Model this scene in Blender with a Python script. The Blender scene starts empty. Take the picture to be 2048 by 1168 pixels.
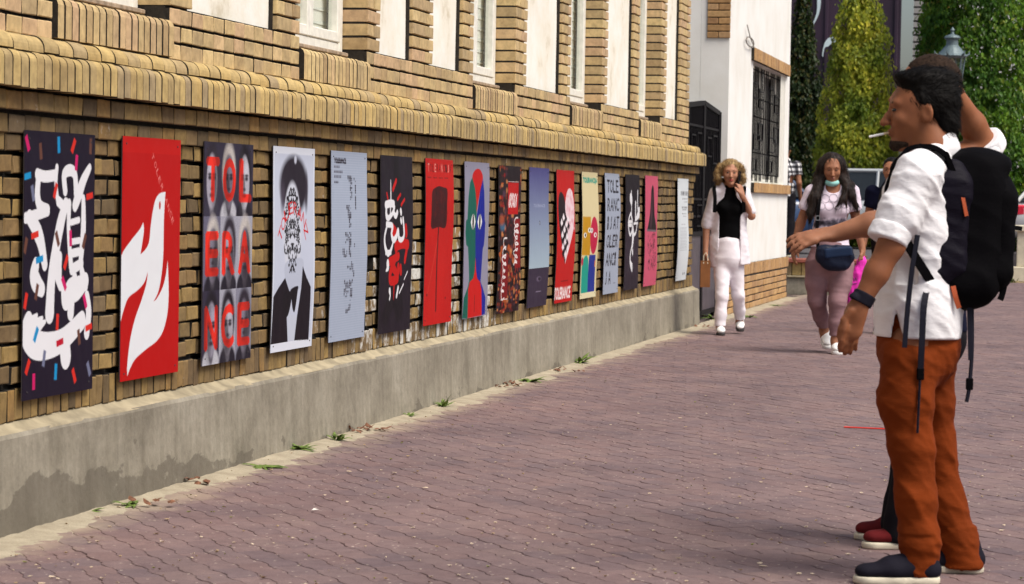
import bpy, bmesh, math, random
import numpy as np
from mathutils import Vector, Matrix, noise
from mathutils.geometry import tessellate_polygon
R = math.radians
SC = bpy.context.scene
COL = SC.collection
rng = random.Random(7)

# ------------------------------------------------------------------ camera
CAM = Vector((3.8014, 0.0, 1.25))
YAW, PITCH, ROLL, FPX = R(12.18), R(2.03), R(1.0), 5200.0     # focal length in photograph pixels (2048 wide)
_f = Vector((-math.sin(YAW) * math.cos(PITCH), math.cos(YAW) * math.cos(PITCH), -math.sin(PITCH)))
_r0 = Vector((math.cos(YAW), math.sin(YAW), 0))
_u0 = _r0.cross(_f)
_r = _r0 * math.cos(ROLL) + _u0 * math.sin(ROLL)
_u = _u0 * math.cos(ROLL) - _r0 * math.sin(ROLL)
cd = bpy.data.cameras.new('camera')
cam = bpy.data.objects.new('camera', cd)
COL.objects.link(cam)
m3 = Matrix((_r, _u, -_f)).transposed()
cam.matrix_world = Matrix.Translation(CAM) @ m3.to_4x4()
cd.sensor_width = 36
cd.lens = FPX / 2048 * 36
cd.clip_start = 0.1
cd.clip_end = 2000
cd.dof.use_dof = True
cd.dof.focus_distance = 13.5
cd.dof.aperture_fstop = 9.0
SC.camera = cam

# ------------------------------------------------------------------ sky and sun
SUN_EL, SUN_AZ = R(56), R(114)      # azimuth: clockwise from +Y (along the wall) towards +X (the street)
w = bpy.data.worlds.new('World')
SC.world = w
w.use_nodes = True
nt = w.node_tree
bg = nt.nodes['Background']
sky = nt.nodes.new('ShaderNodeTexSky')
sky.sky_type = 'NISHITA'
sky.sun_disc = False
sky.sun_elevation = SUN_EL
sky.sun_rotation = SUN_AZ
sky.air_density = 1.0
sky.dust_density = 4.0
sky.ozone_density = 0.6
nt.links.new(sky.outputs[0], bg.inputs[0])
bg.inputs[1].default_value = 0.055
sd = bpy.data.lights.new('sun', 'SUN')
sd.energy = 1.5
sd.angle = R(32)
sd.color = (1.0, 0.95, 0.87)
sun = bpy.data.objects.new('sun', sd)
COL.objects.link(sun)
sdir = Vector((math.sin(SUN_AZ) * math.cos(SUN_EL), math.cos(SUN_AZ) * math.cos(SUN_EL), math.sin(SUN_EL)))
sun.rotation_euler = (-sdir).to_track_quat('-Z', 'Y').to_euler()
sun.location = sdir * 60

vs = SC.view_settings
SC.display_settings.display_device = 'sRGB'
vs.view_transform = 'Standard'
vs.look = 'None'
vs.exposure = 1.28
vs.gamma = 1.0
vs.use_curve_mapping = False
SC.render.film_transparent = False

# ------------------------------------------------------------------ helpers
def ray(px, py):
    return _f * FPX + _r * (px - 1024) + _u * (584 - py)

def on_x(px, py, X=0.0):
    "point of the plane x = X that the photograph shows at a pixel"
    d = ray(px, py)
    return CAM + d * ((X - CAM.x) / d.x)

def on_z(px, py, Z=0.0):
    d = ray(px, py)
    return CAM + d * ((Z - CAM.z) / d.z)

def on_y(px, py, Y):
    d = ray(px, py)
    return CAM + d * ((Y - CAM.y) / d.y)

def srgb(r, g, b):
    def f(c):
        c /= 255.0
        return c / 12.92 if c <= 0.04045 else ((c + 0.055) / 1.055) ** 2.4
    return (f(r), f(g), f(b))

def tag(o, label=None, cat=None, group=None, kind=None):
    if label: o['label'] = label
    if cat: o['category'] = cat
    if group: o['group'] = group
    if kind: o['kind'] = kind
    return o

def empty(name, loc=(0, 0, 0), rz=0.0):
    o = bpy.data.objects.new(name, None)
    o.empty_display_size = 0.1
    o.location = loc
    o.rotation_euler = (0, 0, rz)
    COL.objects.link(o)
    return o

def link(name, me, mat=None, parent=None):
    o = bpy.data.objects.new(name, me)
    if mat is not None and not me.materials:
        me.materials.append(mat)
    COL.objects.link(o)
    if parent is not None: o.parent = parent
    return o

def mesh(name, V, F, smooth=False):
    me = bpy.data.meshes.new(name)
    me.from_pydata([tuple(v) for v in V], [], [tuple(f) for f in F])
    if smooth:
        me.polygons.foreach_set('use_smooth', [True] * len(me.polygons))
    me.update()
    return me

class MB:
    "collects simple shapes into one mesh"
    def __init__(s): s.V, s.F, s.T, s.M = [], [], [], []
    def add(s, V, F, tint=None, mi=None):
        n = len(s.V)
        s.V += [tuple(v) for v in V]
        s.F += [tuple(i + n for i in f) for f in F]
        s.T += [0.0 if tint is None else tint] * len(V)
        s.M += [0] * len(F) if mi is None else list(mi)
        return s
    def box(s, x0, x1, y0, y1, z0, z1, tint=None):
        V = [(x0, y0, z0), (x1, y0, z0), (x1, y1, z0), (x0, y1, z0), (x0, y0, z1), (x1, y0, z1), (x1, y1, z1), (x0, y1, z1)]
        return s.add(V, [(0, 3, 2, 1), (4, 5, 6, 7), (0, 1, 5, 4), (1, 2, 6, 5), (2, 3, 7, 6), (3, 0, 4, 7)], tint)
    def bbox(s, x0, x1, y0, y1, z0, z1, b=0.004, tint=None):
        "box with all edges chamfered"
        bm = bmesh.new()
        vs_ = [bm.verts.new(v) for v in [(x0, y0, z0), (x1, y0, z0), (x1, y1, z0), (x0, y1, z0), (x0, y0, z1), (x1, y0, z1), (x1, y1, z1), (x0, y1, z1)]]
        for f in [(0, 3, 2, 1), (4, 5, 6, 7), (0, 1, 5, 4), (1, 2, 6, 5), (2, 3, 7, 6), (3, 0, 4, 7)]: bm.faces.new([vs_[i] for i in f])
        bmesh.ops.bevel(bm, geom=bm.edges[:], offset=b, segments=1, affect='EDGES')
        bm.verts.index_update()
        s.add([v.co[:] for v in bm.verts], [[v.index for v in f.verts] for f in bm.faces], tint)
        bm.free()
        return s
    def tube(s, pts, rad, n=8, cap=True, tint=None):
        pts = [Vector(p) for p in pts]
        if not isinstance(rad, (list, tuple)): rad = [rad] * len(pts)
        V, F = [], []
        up = None
        for i, p in enumerate(pts):
            d = (pts[min(i + 1, len(pts) - 1)] - pts[max(i - 1, 0)])
            if d.length < 1e-9: d = Vector((0, 0, 1))
            d.normalize()
            if up is None:
                up = Vector((0, 0, 1)) if abs(d.z) < .9 else Vector((1, 0, 0))
            a = d.cross(up)
            if a.length < 1e-6: a = d.cross(Vector((1, 0.3, 0)))
            a.normalize(); b = a.cross(d); up = b
            for k in range(n):
                t = 2 * math.pi * k / n
                V.append(p + (a * math.cos(t) + b * math.sin(t)) * rad[i])
        for i in range(len(pts) - 1):
            for k in range(n):
                k2 = (k + 1) % n
                F.append((i * n + k, i * n + k2, (i + 1) * n + k2, (i + 1) * n + k))
        if cap:
            F.append(tuple(reversed(range(n)))); F.append(tuple(range((len(pts) - 1) * n, len(pts) * n)))
        return s.add(V, F, tint)
    def lathe(s, prof, c=(0, 0, 0), n=24, tint=None):
        V, F = [], []
        for r, z in prof:
            for k in range(n):
                t = 2 * math.pi * k / n
                V.append((c[0] + r * math.cos(t), c[1] + r * math.sin(t), c[2] + z))
        for i in range(len(prof) - 1):
            for k in range(n):
                k2 = (k + 1) % n
                F.append((i * n + k, i * n + k2, (i + 1) * n + k2, (i + 1) * n + k))
        F.append(tuple(reversed(range(n)))); F.append(tuple(range((len(prof) - 1) * n, len(prof) * n)))
        return s.add(V, F, tint)
    def build(s, name, mat, parent=None, smooth=False, tint=False):
        me = mesh(name, s.V, s.F, smooth)
        if tint:
            at = me.attributes.new('tint', 'FLOAT', 'POINT')
            at.data.foreach_set('value', s.T)
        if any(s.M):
            me.materials.append(mat); me.materials.append(M_MORTAR_SHADE)
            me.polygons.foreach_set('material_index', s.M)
        return link(name, me, mat, parent)

# ------------------------------------------------------------------ materials
def newmat(name):
    m = bpy.data.materials.new(name)
    m.use_nodes = True
    return m, m.node_tree, m.node_tree.nodes['Principled BSDF']

def N(nt, typ, **kw):
    n = nt.nodes.new(typ)
    for k, v in kw.items():
        if k.startswith('i_'):
            key = k[2:]
            n.inputs[int(key) if key.isdigit() else key.replace('_', ' ')].default_value = v
        else: setattr(n, k, v)
    return n

def ramp(nt, stops, interp='LINEAR'):
    n = nt.nodes.new('ShaderNodeValToRGB')
    cr = n.color_ramp
    cr.interpolation = interp
    while len(cr.elements) < len(stops): cr.elements.new(0.5)
    for e, (p, c) in zip(cr.elements, stops):
        e.position = p
        e.color = (*c, 1) if len(c) == 3 else c
    return n

def mixc(nt, a, b, fac, mode='MIX'):
    n = nt.nodes.new('ShaderNodeMix')
    n.data_type = 'RGBA'
    n.blend_type = mode
    for sock, v in ((n.inputs[0], fac), (n.inputs[6], a), (n.inputs[7], b)):
        if hasattr(v, 'is_linked'): nt.links.new(v, sock)
        elif isinstance(v, (int, float)): sock.default_value = v
        else: sock.default_value = (*v, 1) if len(v) == 3 else v
    return n.outputs[2]

def bump(nt, bs, height, strength=0.3, dist=0.01):
    b = nt.nodes.new('ShaderNodeBump')
    b.inputs['Strength'].default_value = strength
    b.inputs['Distance'].default_value = dist
    nt.links.new(height, b.inputs['Height'])
    nt.links.new(b.outputs[0], bs.inputs['Normal'])

def flat(name, col, rough=0.6, var=0.12, scale=18.0, metallic=0.0, bmp=0.0, spec=None, coords='Object'):
    "plain coloured surface with a little mottling"
    m, nt, bs = newmat(name)
    tc = N(nt, 'ShaderNodeTexCoord')
    no = N(nt, 'ShaderNodeTexNoise', i_Scale=scale, i_Detail=4.0)
    nt.links.new(tc.outputs[coords], no.inputs['Vector'])
    rp = ramp(nt, [(0.3, tuple(c * (1 - var) for c in col)), (0.7, tuple(min(1, c * (1 + var)) for c in col))])
    nt.links.new(no.outputs[0], rp.inputs[0])
    nt.links.new(rp.outputs[0], bs.inputs['Base Color'])
    bs.inputs['Roughness'].default_value = rough
    bs.inputs['Metallic'].default_value = metallic
    if spec is not None: bs.inputs['Specular IOR Level'].default_value = spec
    if bmp: bump(nt, bs, no.outputs[0], bmp, 0.01)
    return m

def rnd_value(nt):
    "a random number for each brick: object random plus the tint attribute"
    oi = N(nt, 'ShaderNodeObjectInfo')
    at = N(nt, 'ShaderNodeAttribute', attribute_name='tint')
    ad = N(nt, 'ShaderNodeMath', operation='ADD')
    nt.links.new(oi.outputs['Random'], ad.inputs[0]); nt.links.new(at.outputs['Fac'], ad.inputs[1])
    fr = N(nt, 'ShaderNodeMath', operation='FRACT')
    nt.links.new(ad.outputs[0], fr.inputs[0])
    return fr.outputs[0]

# ------------------------------------------------------------------ the brick building along the pavement
def brick_material(name, cols, efflo=0.0, dirt=0.5):
    m, nt, bs = newmat(name)
    r = rnd_value(nt)
    rp = ramp(nt, [(i / (len(cols) - 1) if len(cols) > 1 else 0, c) for i, c in enumerate(cols)])
    nt.links.new(r, rp.inputs[0])
    geo = N(nt, 'ShaderNodeNewGeometry')
    n1 = N(nt, 'ShaderNodeTexNoise', i_Scale=22.0, i_Detail=6.0, i_Roughness=0.65)
    nt.links.new(geo.outputs['Position'], n1.inputs['Vector'])
    n2 = N(nt, 'ShaderNodeTexNoise', i_Scale=1.4, i_Detail=5.0, i_Roughness=0.6)
    nt.links.new(geo.outputs['Position'], n2.inputs['Vector'])
    r1 = ramp(nt, [(0.32, (0.72, 0.70, 0.68)), (0.62, (1.08, 1.06, 1.02))])
    nt.links.new(n1.outputs[0], r1.inputs[0])
    c = mixc(nt, rp.outputs[0], r1.outputs[0], 1.0, 'MULTIPLY')
    # grime of its own, in streaks
    r2 = ramp(nt, [(0.5, (0, 0, 0)), (0.72, (1, 1, 1))])
    nt.links.new(n2.outputs[0], r2.inputs[0])
    md = N(nt, 'ShaderNodeMath', operation='MULTIPLY', i_1=dirt)
    nt.links.new(r2.outputs[0], md.inputs[0])
    c = mixc(nt, c, (0.085, 0.066, 0.045), md.outputs[0])
    if efflo:
        # white lime bloom on some of the lower bricks
        sp = N(nt, 'ShaderNodeSeparateXYZ')
        nt.links.new(geo.outputs['Position'], sp.inputs[0])
        ry = N(nt, 'ShaderNodeMapRange', i_1=12.0, i_2=14.5, i_3=0.0, i_4=1.0); nt.links.new(sp.outputs['Y'], ry.inputs[0])
        ry2 = N(nt, 'ShaderNodeMapRange', i_1=18.0, i_2=16.6, i_3=0.0, i_4=1.0); nt.links.new(sp.outputs['Y'], ry2.inputs[0])
        rz = N(nt, 'ShaderNodeMapRange', i_1=1.15, i_2=0.9, i_3=0.0, i_4=1.0); nt.links.new(sp.outputs['Z'], rz.inputs[0])
        a = N(nt, 'ShaderNodeMath', operation='MULTIPLY'); nt.links.new(ry.outputs[0], a.inputs[0]); nt.links.new(ry2.outputs[0], a.inputs[1])
        b = N(nt, 'ShaderNodeMath', operation='MULTIPLY'); nt.links.new(a.outputs[0], b.inputs[0]); nt.links.new(rz.outputs[0], b.inputs[1])
        b0 = N(nt, 'ShaderNodeMath', operation='MULTIPLY_ADD', i_1=0.30, i_2=-0.13); nt.links.new(b.outputs[0], b0.inputs[0])
        n3 = N(nt, 'ShaderNodeTexNoise', i_Scale=13.0, i_Detail=6.0, i_Roughness=0.7); nt.links.new(geo.outputs['Position'], n3.inputs['Vector'])
        rr = N(nt, 'ShaderNodeMath', operation='MULTIPLY_ADD', i_1=0.28, i_2=-0.14); nt.links.new(r, rr.inputs[0])
        s1 = N(nt, 'ShaderNodeMath', operation='ADD'); nt.links.new(n3.outputs[0], s1.inputs[0]); nt.links.new(rr.outputs[0], s1.inputs[1])
        s2 = N(nt, 'ShaderNodeMath', operation='ADD'); nt.links.new(s1.outputs[0], s2.inputs[0]); nt.links.new(b0.outputs[0], s2.inputs[1])
        r3 = ramp(nt, [(0.62, (0, 0, 0)), (0.78, (1, 1, 1))]); nt.links.new(s2.outputs[0], r3.inputs[0])
        c = mixc(nt, c, (0.55, 0.54, 0.50), r3.outputs[0])
    nt.links.new(c, bs.inputs['Base Color'])
    bs.inputs['Roughness'].default_value = 0.85
    bs.inputs['Specular IOR Level'].default_value = 0.25
    bump(nt, bs, n1.outputs[0], 0.35, 0.006)
    return m

Y_ = lambda *a: srgb(*a)
M_BRICK = brick_material('ochre_brick', [Y_(126, 104, 66), Y_(148, 124, 78), Y_(106, 88, 64), Y_(158, 132, 82), Y_(94, 80, 60), Y_(138, 112, 72), Y_(118, 102, 78), Y_(146, 116, 70)], efflo=1.0, dirt=0.65)
M_BRICKL = brick_material('pale_yellow_brick', [Y_(182, 158, 106), Y_(196, 172, 118), Y_(160, 142, 112), Y_(200, 174, 116), Y_(168, 148, 108), Y_(190, 162, 104)], dirt=0.35)
M_BRICKU = brick_material('tan_brick', [Y_(188, 164, 122), Y_(200, 176, 130), Y_(172, 152, 116), Y_(196, 166, 132), Y_(206, 184, 136), Y_(168, 144, 108)], dirt=0.25)
M_MORTAR_SHADE = flat('mortar_and_joint_shade', (0.020, 0.016, 0.012), 0.95, 0.4, 30.0, bmp=0.5)  # real mortar of the core; also the painted joint shade on brick sides

def concrete_material():
    m, nt, bs = newmat('grey_concrete')
    geo = N(nt, 'ShaderNodeNewGeometry')
    sp = N(nt, 'ShaderNodeSeparateXYZ'); nt.links.new(geo.outputs['Position'], sp.inputs[0])
    n1 = N(nt, 'ShaderNodeTexNoise', i_Scale=2.2, i_Detail=8.0, i_Roughness=0.62); nt.links.new(geo.outputs['Position'], n1.inputs['Vector'])
    n2 = N(nt, 'ShaderNodeTexNoise', i_Scale=26.0, i_Detail=7.0, i_Roughness=0.7); nt.links.new(geo.outputs['Position'], n2.inputs['Vector'])
    mp = N(nt, 'ShaderNodeMapping'); mp.inputs['Scale'].default_value = (9, 9, 0.9); nt.links.new(geo.outputs['Position'], mp.inputs['Vector'])
    n4 = N(nt, 'ShaderNodeTexNoise', i_Scale=2.0, i_Detail=5.0); nt.links.new(mp.outputs[0], n4.inputs['Vector'])
    base = ramp(nt, [(0.3, srgb(118, 112, 99)), (0.55, srgb(146, 140, 126)), (0.75, srgb(160, 155, 142))]); nt.links.new(n1.outputs[0], base.inputs[0])
    fine = ramp(nt, [(0.3, (0.74, 0.73, 0.70)), (0.6, (1.05, 1.04, 1.02))]); nt.links.new(n2.outputs[0], fine.inputs[0])
    c = mixc(nt, base.outputs[0], fine.outputs[0], 0.8, 'MULTIPLY')
    streak = ramp(nt, [(0.35, (0.80, 0.78, 0.74)), (0.62, (1.06, 1.05, 1.04))]); nt.links.new(n4.outputs[0], streak.inputs[0])
    c = mixc(nt, c, streak.outputs[0], 0.7, 'MULTIPLY')
    # damp stain rising from the pavement, ragged upper edge, strongest at the near end
    mp3 = N(nt, 'ShaderNodeMapping'); mp3.inputs['Scale'].default_value = (1, 1.0, 2.2); nt.links.new(geo.outputs['Position'], mp3.inputs['Vector'])
    n3 = N(nt, 'ShaderNodeTexNoise', i_Scale=2.6, i_Detail=7.0, i_Roughness=0.6); nt.links.new(mp3.outputs[0], n3.inputs['Vector'])
    hz = N(nt, 'ShaderNodeMapRange', i_1=0.0, i_2=0.30, i_3=0.34, i_4=-0.20); hz.clamp = False; nt.links.new(sp.outputs['Z'], hz.inputs[0])
    hy = N(nt, 'ShaderNodeMapRange', i_1=9.6, i_2=12.2, i_3=0.0, i_4=-0.30); nt.links.new(sp.outputs['Y'], hy.inputs[0])
    a = N(nt, 'ShaderNodeMath', operation='ADD'); nt.links.new(n3.outputs[0], a.inputs[0]); nt.links.new(hz.outputs[0], a.inputs[1])
    b = N(nt, 'ShaderNodeMath', operation='ADD'); nt.links.new(a.outputs[0], b.inputs[0]); nt.links.new(hy.outputs[0], b.inputs[1])
    r3 = ramp(nt, [(0.54, (0, 0, 0)), (0.57, (1, 1, 1))]); nt.links.new(b.outputs[0], r3.inputs[0])
    m5 = N(nt, 'ShaderNodeMath', operation='MULTIPLY', i_1=0.62); nt.links.new(r3.outputs[0], m5.inputs[0])
    c = mixc(nt, c, srgb(84, 77, 66), m5.outputs[0])
    nt.links.new(c, bs.inputs['Base Color'])
    bs.inputs['Roughness'].default_value = 0.9
    bump(nt, bs, n2.outputs[0], 0.5, 0.008)
    return m
M_CONC = concrete_material()
M_LIME = flat('pale_mortar', srgb(158, 146, 120), 0.9, 0.3, 9, bmp=0.6)

def plaster_material():
    m, nt, bs = newmat('white_plaster')
    geo = N(nt, 'ShaderNodeNewGeometry')
    n1 = N(nt, 'ShaderNodeTexNoise', i_Scale=3.0, i_Detail=8.0, i_Roughness=0.65); nt.links.new(geo.outputs['Position'], n1.inputs['Vector'])
    n2 = N(nt, 'ShaderNodeTexNoise', i_Scale=40.0, i_Detail=5.0); nt.links.new(geo.outputs['Position'], n2.inputs['Vector'])
    r1 = ramp(nt, [(0.28, srgb(196, 184, 158)), (0.42, srgb(232, 226, 210)), (0.6, srgb(240, 237, 228))]); nt.links.new(n1.outputs[0], r1.inputs[0])
    nt.links.new(r1.outputs[0], bs.inputs['Base Color'])
    bs.inputs['Roughness'].default_value = 0.9
    bump(nt, bs, n2.outputs[0], 0.3, 0.004)
    return m
M_PLASTER = plaster_material()

# --- brick meshes: a box whose front (towards +X) has worn, chamfered edges; local origin at the middle of the front face
def brick_mesh(name, wy, hz, depth, rnd, bev=0.006, jit=0.003, joint_shade=True):
    hy, hh = wy / 2, hz / 2
    def j(): return rnd.uniform(-jit, jit)
    bk = [(-depth, -hy, -hh), (-depth, hy, -hh), (-depth, hy, hh), (-depth, -hy, hh)]
    mid = [(-bev + j(), -hy + j() * .6, -hh + j()), (-bev + j(), hy + j() * .6, -hh + j()), (-bev + j(), hy + j() * .6, hh + j()), (-bev + j(), -hy + j() * .6, hh + j())]
    fr = [(j(), p[1] * (1 - bev / hy), p[2] * (1 - bev / hh)) for p in mid]
    V = bk + mid + fr
    F = [(8, 9, 10, 11)]
    for k in range(4):
        k2 = (k + 1) % 4
        F.append((k, k2, 4 + k2, 4 + k)); F.append((4 + k, 4 + k2, 8 + k2, 8 + k))
    me = mesh(name, V, F)
    if joint_shade: me.polygons.foreach_set('material_index', [0] + [1, 0] * 4)      # side faces painted dark for the shade and dirt inside the joints
    return me

def bull_mesh(name, wy, prof, rnd, jit=0.002):
    "brick of a rounded profile (x, z pairs from the lower front round to the upper back), origin at front bottom"
    hy = wy / 2
    dx = rnd.uniform(-jit, jit); dz = rnd.uniform(-jit, jit)
    n = len(prof)
    V = [(x + dx, -hy, z + dz) for x, z in prof] + [(x + dx, hy, z + dz) for x, z in prof]
    F = [tuple(range(n)), tuple(reversed(range(n, 2 * n)))]
    for k in range(n):
        k2 = (k + 1) % n
        F.append((k, n + k, n + k2, k2))
    me = mesh(name, V, F)
    me.polygons.foreach_set('material_index', [1 if i < 2 else 0 for i in range(len(me.polygons))])  # end faces painted dark, standing in for shade between the bricks
    return me

def lay(name, items, variants, mat, parent, limit=300):
    """items: (x, y, z, variant_index, ry) ; the nearest become objects of their own, the rest one mesh"""
    items = sorted(items, key=lambda t: (t[0] - CAM.x) ** 2 + (t[1]) ** 2 if t[1] > 8.3 else 1e9)
    for me in variants:
        if not me.materials: me.materials.append(mat); me.materials.append(M_MORTAR_SHADE)
    for t in items[:limit]:
        o = bpy.data.objects.new(name, variants[t[3]])
        o.location = t[:3]
        o.parent = parent
        COL.objects.link(o)
    rest = items[limit:]
    if rest:
        mb = MB()
        vc = [([v.co[:] for v in me.vertices], [tuple(p.vertices) for p in me.polygons], [p.material_index for p in me.polygons]) for me in variants]
        for t in rest:
            V, F, mi = vc[t[3]]
            mb.add([(v[0] + t[0], v[1] + t[1], v[2] + t[2]) for v in V], F, rng.random(), mi)
        o = mb.build(name, mat, parent, tint=True)
        o['kind'] = 'stuff'

WY0, WY1 = 5.0, 26.36         # ends of the building along the pavement
bld = empty('brick_building', (0, 16, 0))
tag(bld, 'yellow brick building with moulded cornice and white plaster panels along the pavement', 'building')
def into_bld(o):
    o.parent = bld
    o.matrix_parent_inverse = Matrix.Translation((0, -16, 0))
    return o
BLD_INV = Matrix.Translation((0, -16, 0))

class _Bld:      # parent with a fixed inverse, so that parts keep world coordinates
    pass

def adopt():
    for o in bld.children:
        o.matrix_parent_inverse = BLD_INV

# windows and panels of the upper storey: (kind, y0, y1)
BAYS = [('panel', 5.2, 8.75), ('strip', 8.75, 9.43), ('window', 9.43, 10.75), ('pier', 10.75, 11.04), ('panel', 11.04, 12.30), ('strip', 12.30, 12.69), ('window', 12.69, 13.98),
        ('pier', 13.98, 14.24), ('panel', 14.24, 14.98), ('strip', 14.98, 15.48), ('panel', 15.48, 16.26), ('strip', 16.26, 16.57), ('window', 16.57, 17.88), ('pier', 17.88, 18.26),
        ('panel', 18.26, 19.55), ('strip', 19.55, 19.91), ('window', 19.91, 21.28), ('pier', 21.28, 21.54), ('panel', 21.54, 22.82), ('strip', 22.82, 23.17), ('window', 23.17, 24.40),
        ('pier', 24.40, 24.74), ('panel', 24.74, 25.61), ('strip', 25.61, 26.27)]
PITCHZ = 0.0776
ZTOP = 4.62
XU = -0.06                     # face of the upper storey

# concrete plinth with an uneven pale mortar fillet on top
mb = MB()
ny = 180
V, F = [], []
for i in range(ny + 1):
    y = WY0 + (WY1 + 0.05 - WY0) * i / ny
    e = noise.noise((y * 1.7, 3.1, 0)) * 0.006
    f = noise.noise((y * 5.3, 9.1, 0)) * 0.004
    for x, z in ((0.072 + e, -0.05), (0.070 + e, 0.05), (0.064 + e, 0.20), (0.060 + e, 0.355 + f), (0.052 + e, 0.371 + f)):
        V.append((x, y, z))
for i in range(ny):
    for k in range(4):
        F.append((i * 5 + k, (i + 1) * 5 + k, (i + 1) * 5 + k + 1, i * 5 + k + 1))
n0 = len(V)
V += [(-0.3, WY0, -0.05), (-0.3, WY0, 0.371), (-0.3, WY1 + 0.05, -0.05), (-0.3, WY1 + 0.05, 0.371)]
e = ny * 5
F += [(e, n0 + 2, n0 + 3, e + 4, e + 3, e + 2, e + 1), (n0, 0, 1, 2, 3, 4, n0 + 1)]
mb.add(V, F)
mb.build('plinth', M_CONC, bld)
V, F = [], []
ny = 260
for i in range(ny + 1):
    y = WY0 + (WY1 + 0.03 - WY0) * i / ny
    a = noise.noise((y * 1.3, 1.0, 5)) * 0.008 + noise.noise((y * 9, 1.0, 7)) * 0.002
    V += [(0.055 + a * .3, y, 0.364), (0.050 + a * .4, y, 0.3735 + a * .3), (0.020 + a, y, 0.381 + a * .5), (-0.01, y, 0.402 + a * .6)]
for i in range(ny):
    for k in range(3): F.append((i * 4 + k, (i + 1) * 4 + k, (i + 1) * 4 + k + 1, i * 4 + k + 1))
link('mortar_fillet', mesh('mortar_fillet', V, F, True), M_LIME, bld)

# mortar core behind the bricks
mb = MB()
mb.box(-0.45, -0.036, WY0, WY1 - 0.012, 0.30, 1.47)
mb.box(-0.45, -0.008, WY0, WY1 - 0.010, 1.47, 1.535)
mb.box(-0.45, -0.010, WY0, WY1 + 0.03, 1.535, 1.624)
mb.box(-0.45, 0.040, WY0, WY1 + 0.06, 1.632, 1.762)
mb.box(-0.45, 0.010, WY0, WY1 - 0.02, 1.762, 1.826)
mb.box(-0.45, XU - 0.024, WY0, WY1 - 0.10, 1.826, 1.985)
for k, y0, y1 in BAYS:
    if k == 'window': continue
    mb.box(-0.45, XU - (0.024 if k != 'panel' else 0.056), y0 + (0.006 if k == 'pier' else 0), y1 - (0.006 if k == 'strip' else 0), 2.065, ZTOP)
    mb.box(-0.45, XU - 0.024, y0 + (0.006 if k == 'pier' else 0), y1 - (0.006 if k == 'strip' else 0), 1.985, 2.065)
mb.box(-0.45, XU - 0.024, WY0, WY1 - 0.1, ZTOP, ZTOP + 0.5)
mb.build('mortar_core', M_MORTAR_SHADE, bld)
mb = MB(); mb.box(-7.0, -0.46, WY0, WY1 - 0.12, -0.05, ZTOP + 0.5)
mb.build('back_wall', M_PLASTER, bld)
mb = MB(); mb.box(-7.2, 0.25, WY0, WY1 + 0.1, ZTOP + 0.5, ZTOP + 0.62)
mb.build('eaves', M_PLASTER, bld)

rb = random.Random(11)
# 1. rowlock course on the plinth
var = [brick_mesh('rowlock_brick', 0.0630, 0.116, 0.10, rb, 0.005, 0.0025) for _ in range(6)]
it = []
y = WY0 + 0.04
while y < WY1 - 0.03:
    it.append((rb.uniform(-0.004, 0.003), y, 0.462 + rb.uniform(-.003, .003), rb.randrange(6)))
    y += 0.0735
lay('rowlock_brick', it, var, M_BRICK, bld)
# 2. header courses behind the posters
var = [brick_mesh('header_brick', 0.1335, 0.0625, 0.10, rb, 0.0045, 0.0036) for _ in range(12)]
it = []
for c in range(12):
    z = 1.4265 - c * PITCHZ
    y = WY0 + 0.074 + (0.074 if c % 2 else 0.0)
    while y < WY1 - 0.06:
        # one brick has fallen out beside the black calligraphy poster
        if not (c == 7 and abs(y - 13.80) < 0.08):
            it.append((rb.uniform(-0.005, 0.003), y + rb.uniform(-.002, .002), z + rb.uniform(-.003, .003) + 0.004 * noise.noise((y * .9, c, 0)), rb.randrange(12)))
        y += 0.148
lay('header_brick', it, var, M_BRICK, bld)
# 3. two corbelled header courses
var = [brick_mesh('corbel_brick', 0.139, 0.068, 0.12, rb, 0.004, 0.002) for _ in range(6)]
it = []
for z, x, y1, off in ((1.497, 0.014, WY1, 0.0), (1.581, 0.046, WY1 + .04, 0.05)):
    y = WY0 + 0.074 + off
    while y < y1 - 0.06:
        it.append((x + rb.uniform(-.002, .002), y, z, rb.randrange(6))); y += 0.148
lay('corbel_brick', it, var, M_BRICK, bld)
# 4. bull-nosed cornice of bricks on end
def arc(x0, z0, r, a0, a1, n): return [(x0 + r * math.cos(R(a0 + (a1 - a0) * k / n)), z0 + r * math.sin(R(a0 + (a1 - a0) * k / n))) for k in range(n + 1)]
prof = [(-0.12, 0), (0.0, 0.0)] + arc(-0.034, 0.096, 0.034, 0, 90, 5) + [(-0.12, 0.13)]
var = [bull_mesh('cornice_brick', 0.0655, prof, rb, 0.003) for _ in range(6)]
it = []
y = WY0 + 0.04
while y < WY1 + 0.07:
    it.append((0.100 + 0.004 * noise.noise((y, 0, 0)), y, 1.627 + 0.005 * noise.noise((y * .7, 5, 0)), rb.randrange(6))); y += 0.0735
lay('cornice_brick', it, var, M_BRICKL, bld)
# 5. small rounded course above it
prof = [(-0.11, 0), (0.0, 0.0)] + arc(-0.05, 0.012, 0.05, 0, 78, 5) + [(-0.11, 0.066)]
var = [bull_mesh('coping_brick', 0.136, prof, rb, 0.003) for _ in range(6)]
it = []
y = WY0 + 0.09
while y < WY1 - 0.02:
    it.append((0.048 + 0.005 * noise.noise((y, 4, 0)), y, 1.7665 + 0.003 * noise.noise((y * .7, 2, 0)), rb.randrange(6))); y += 0.1455
lay('coping_brick', it, var, M_BRICKL, bld)
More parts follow.
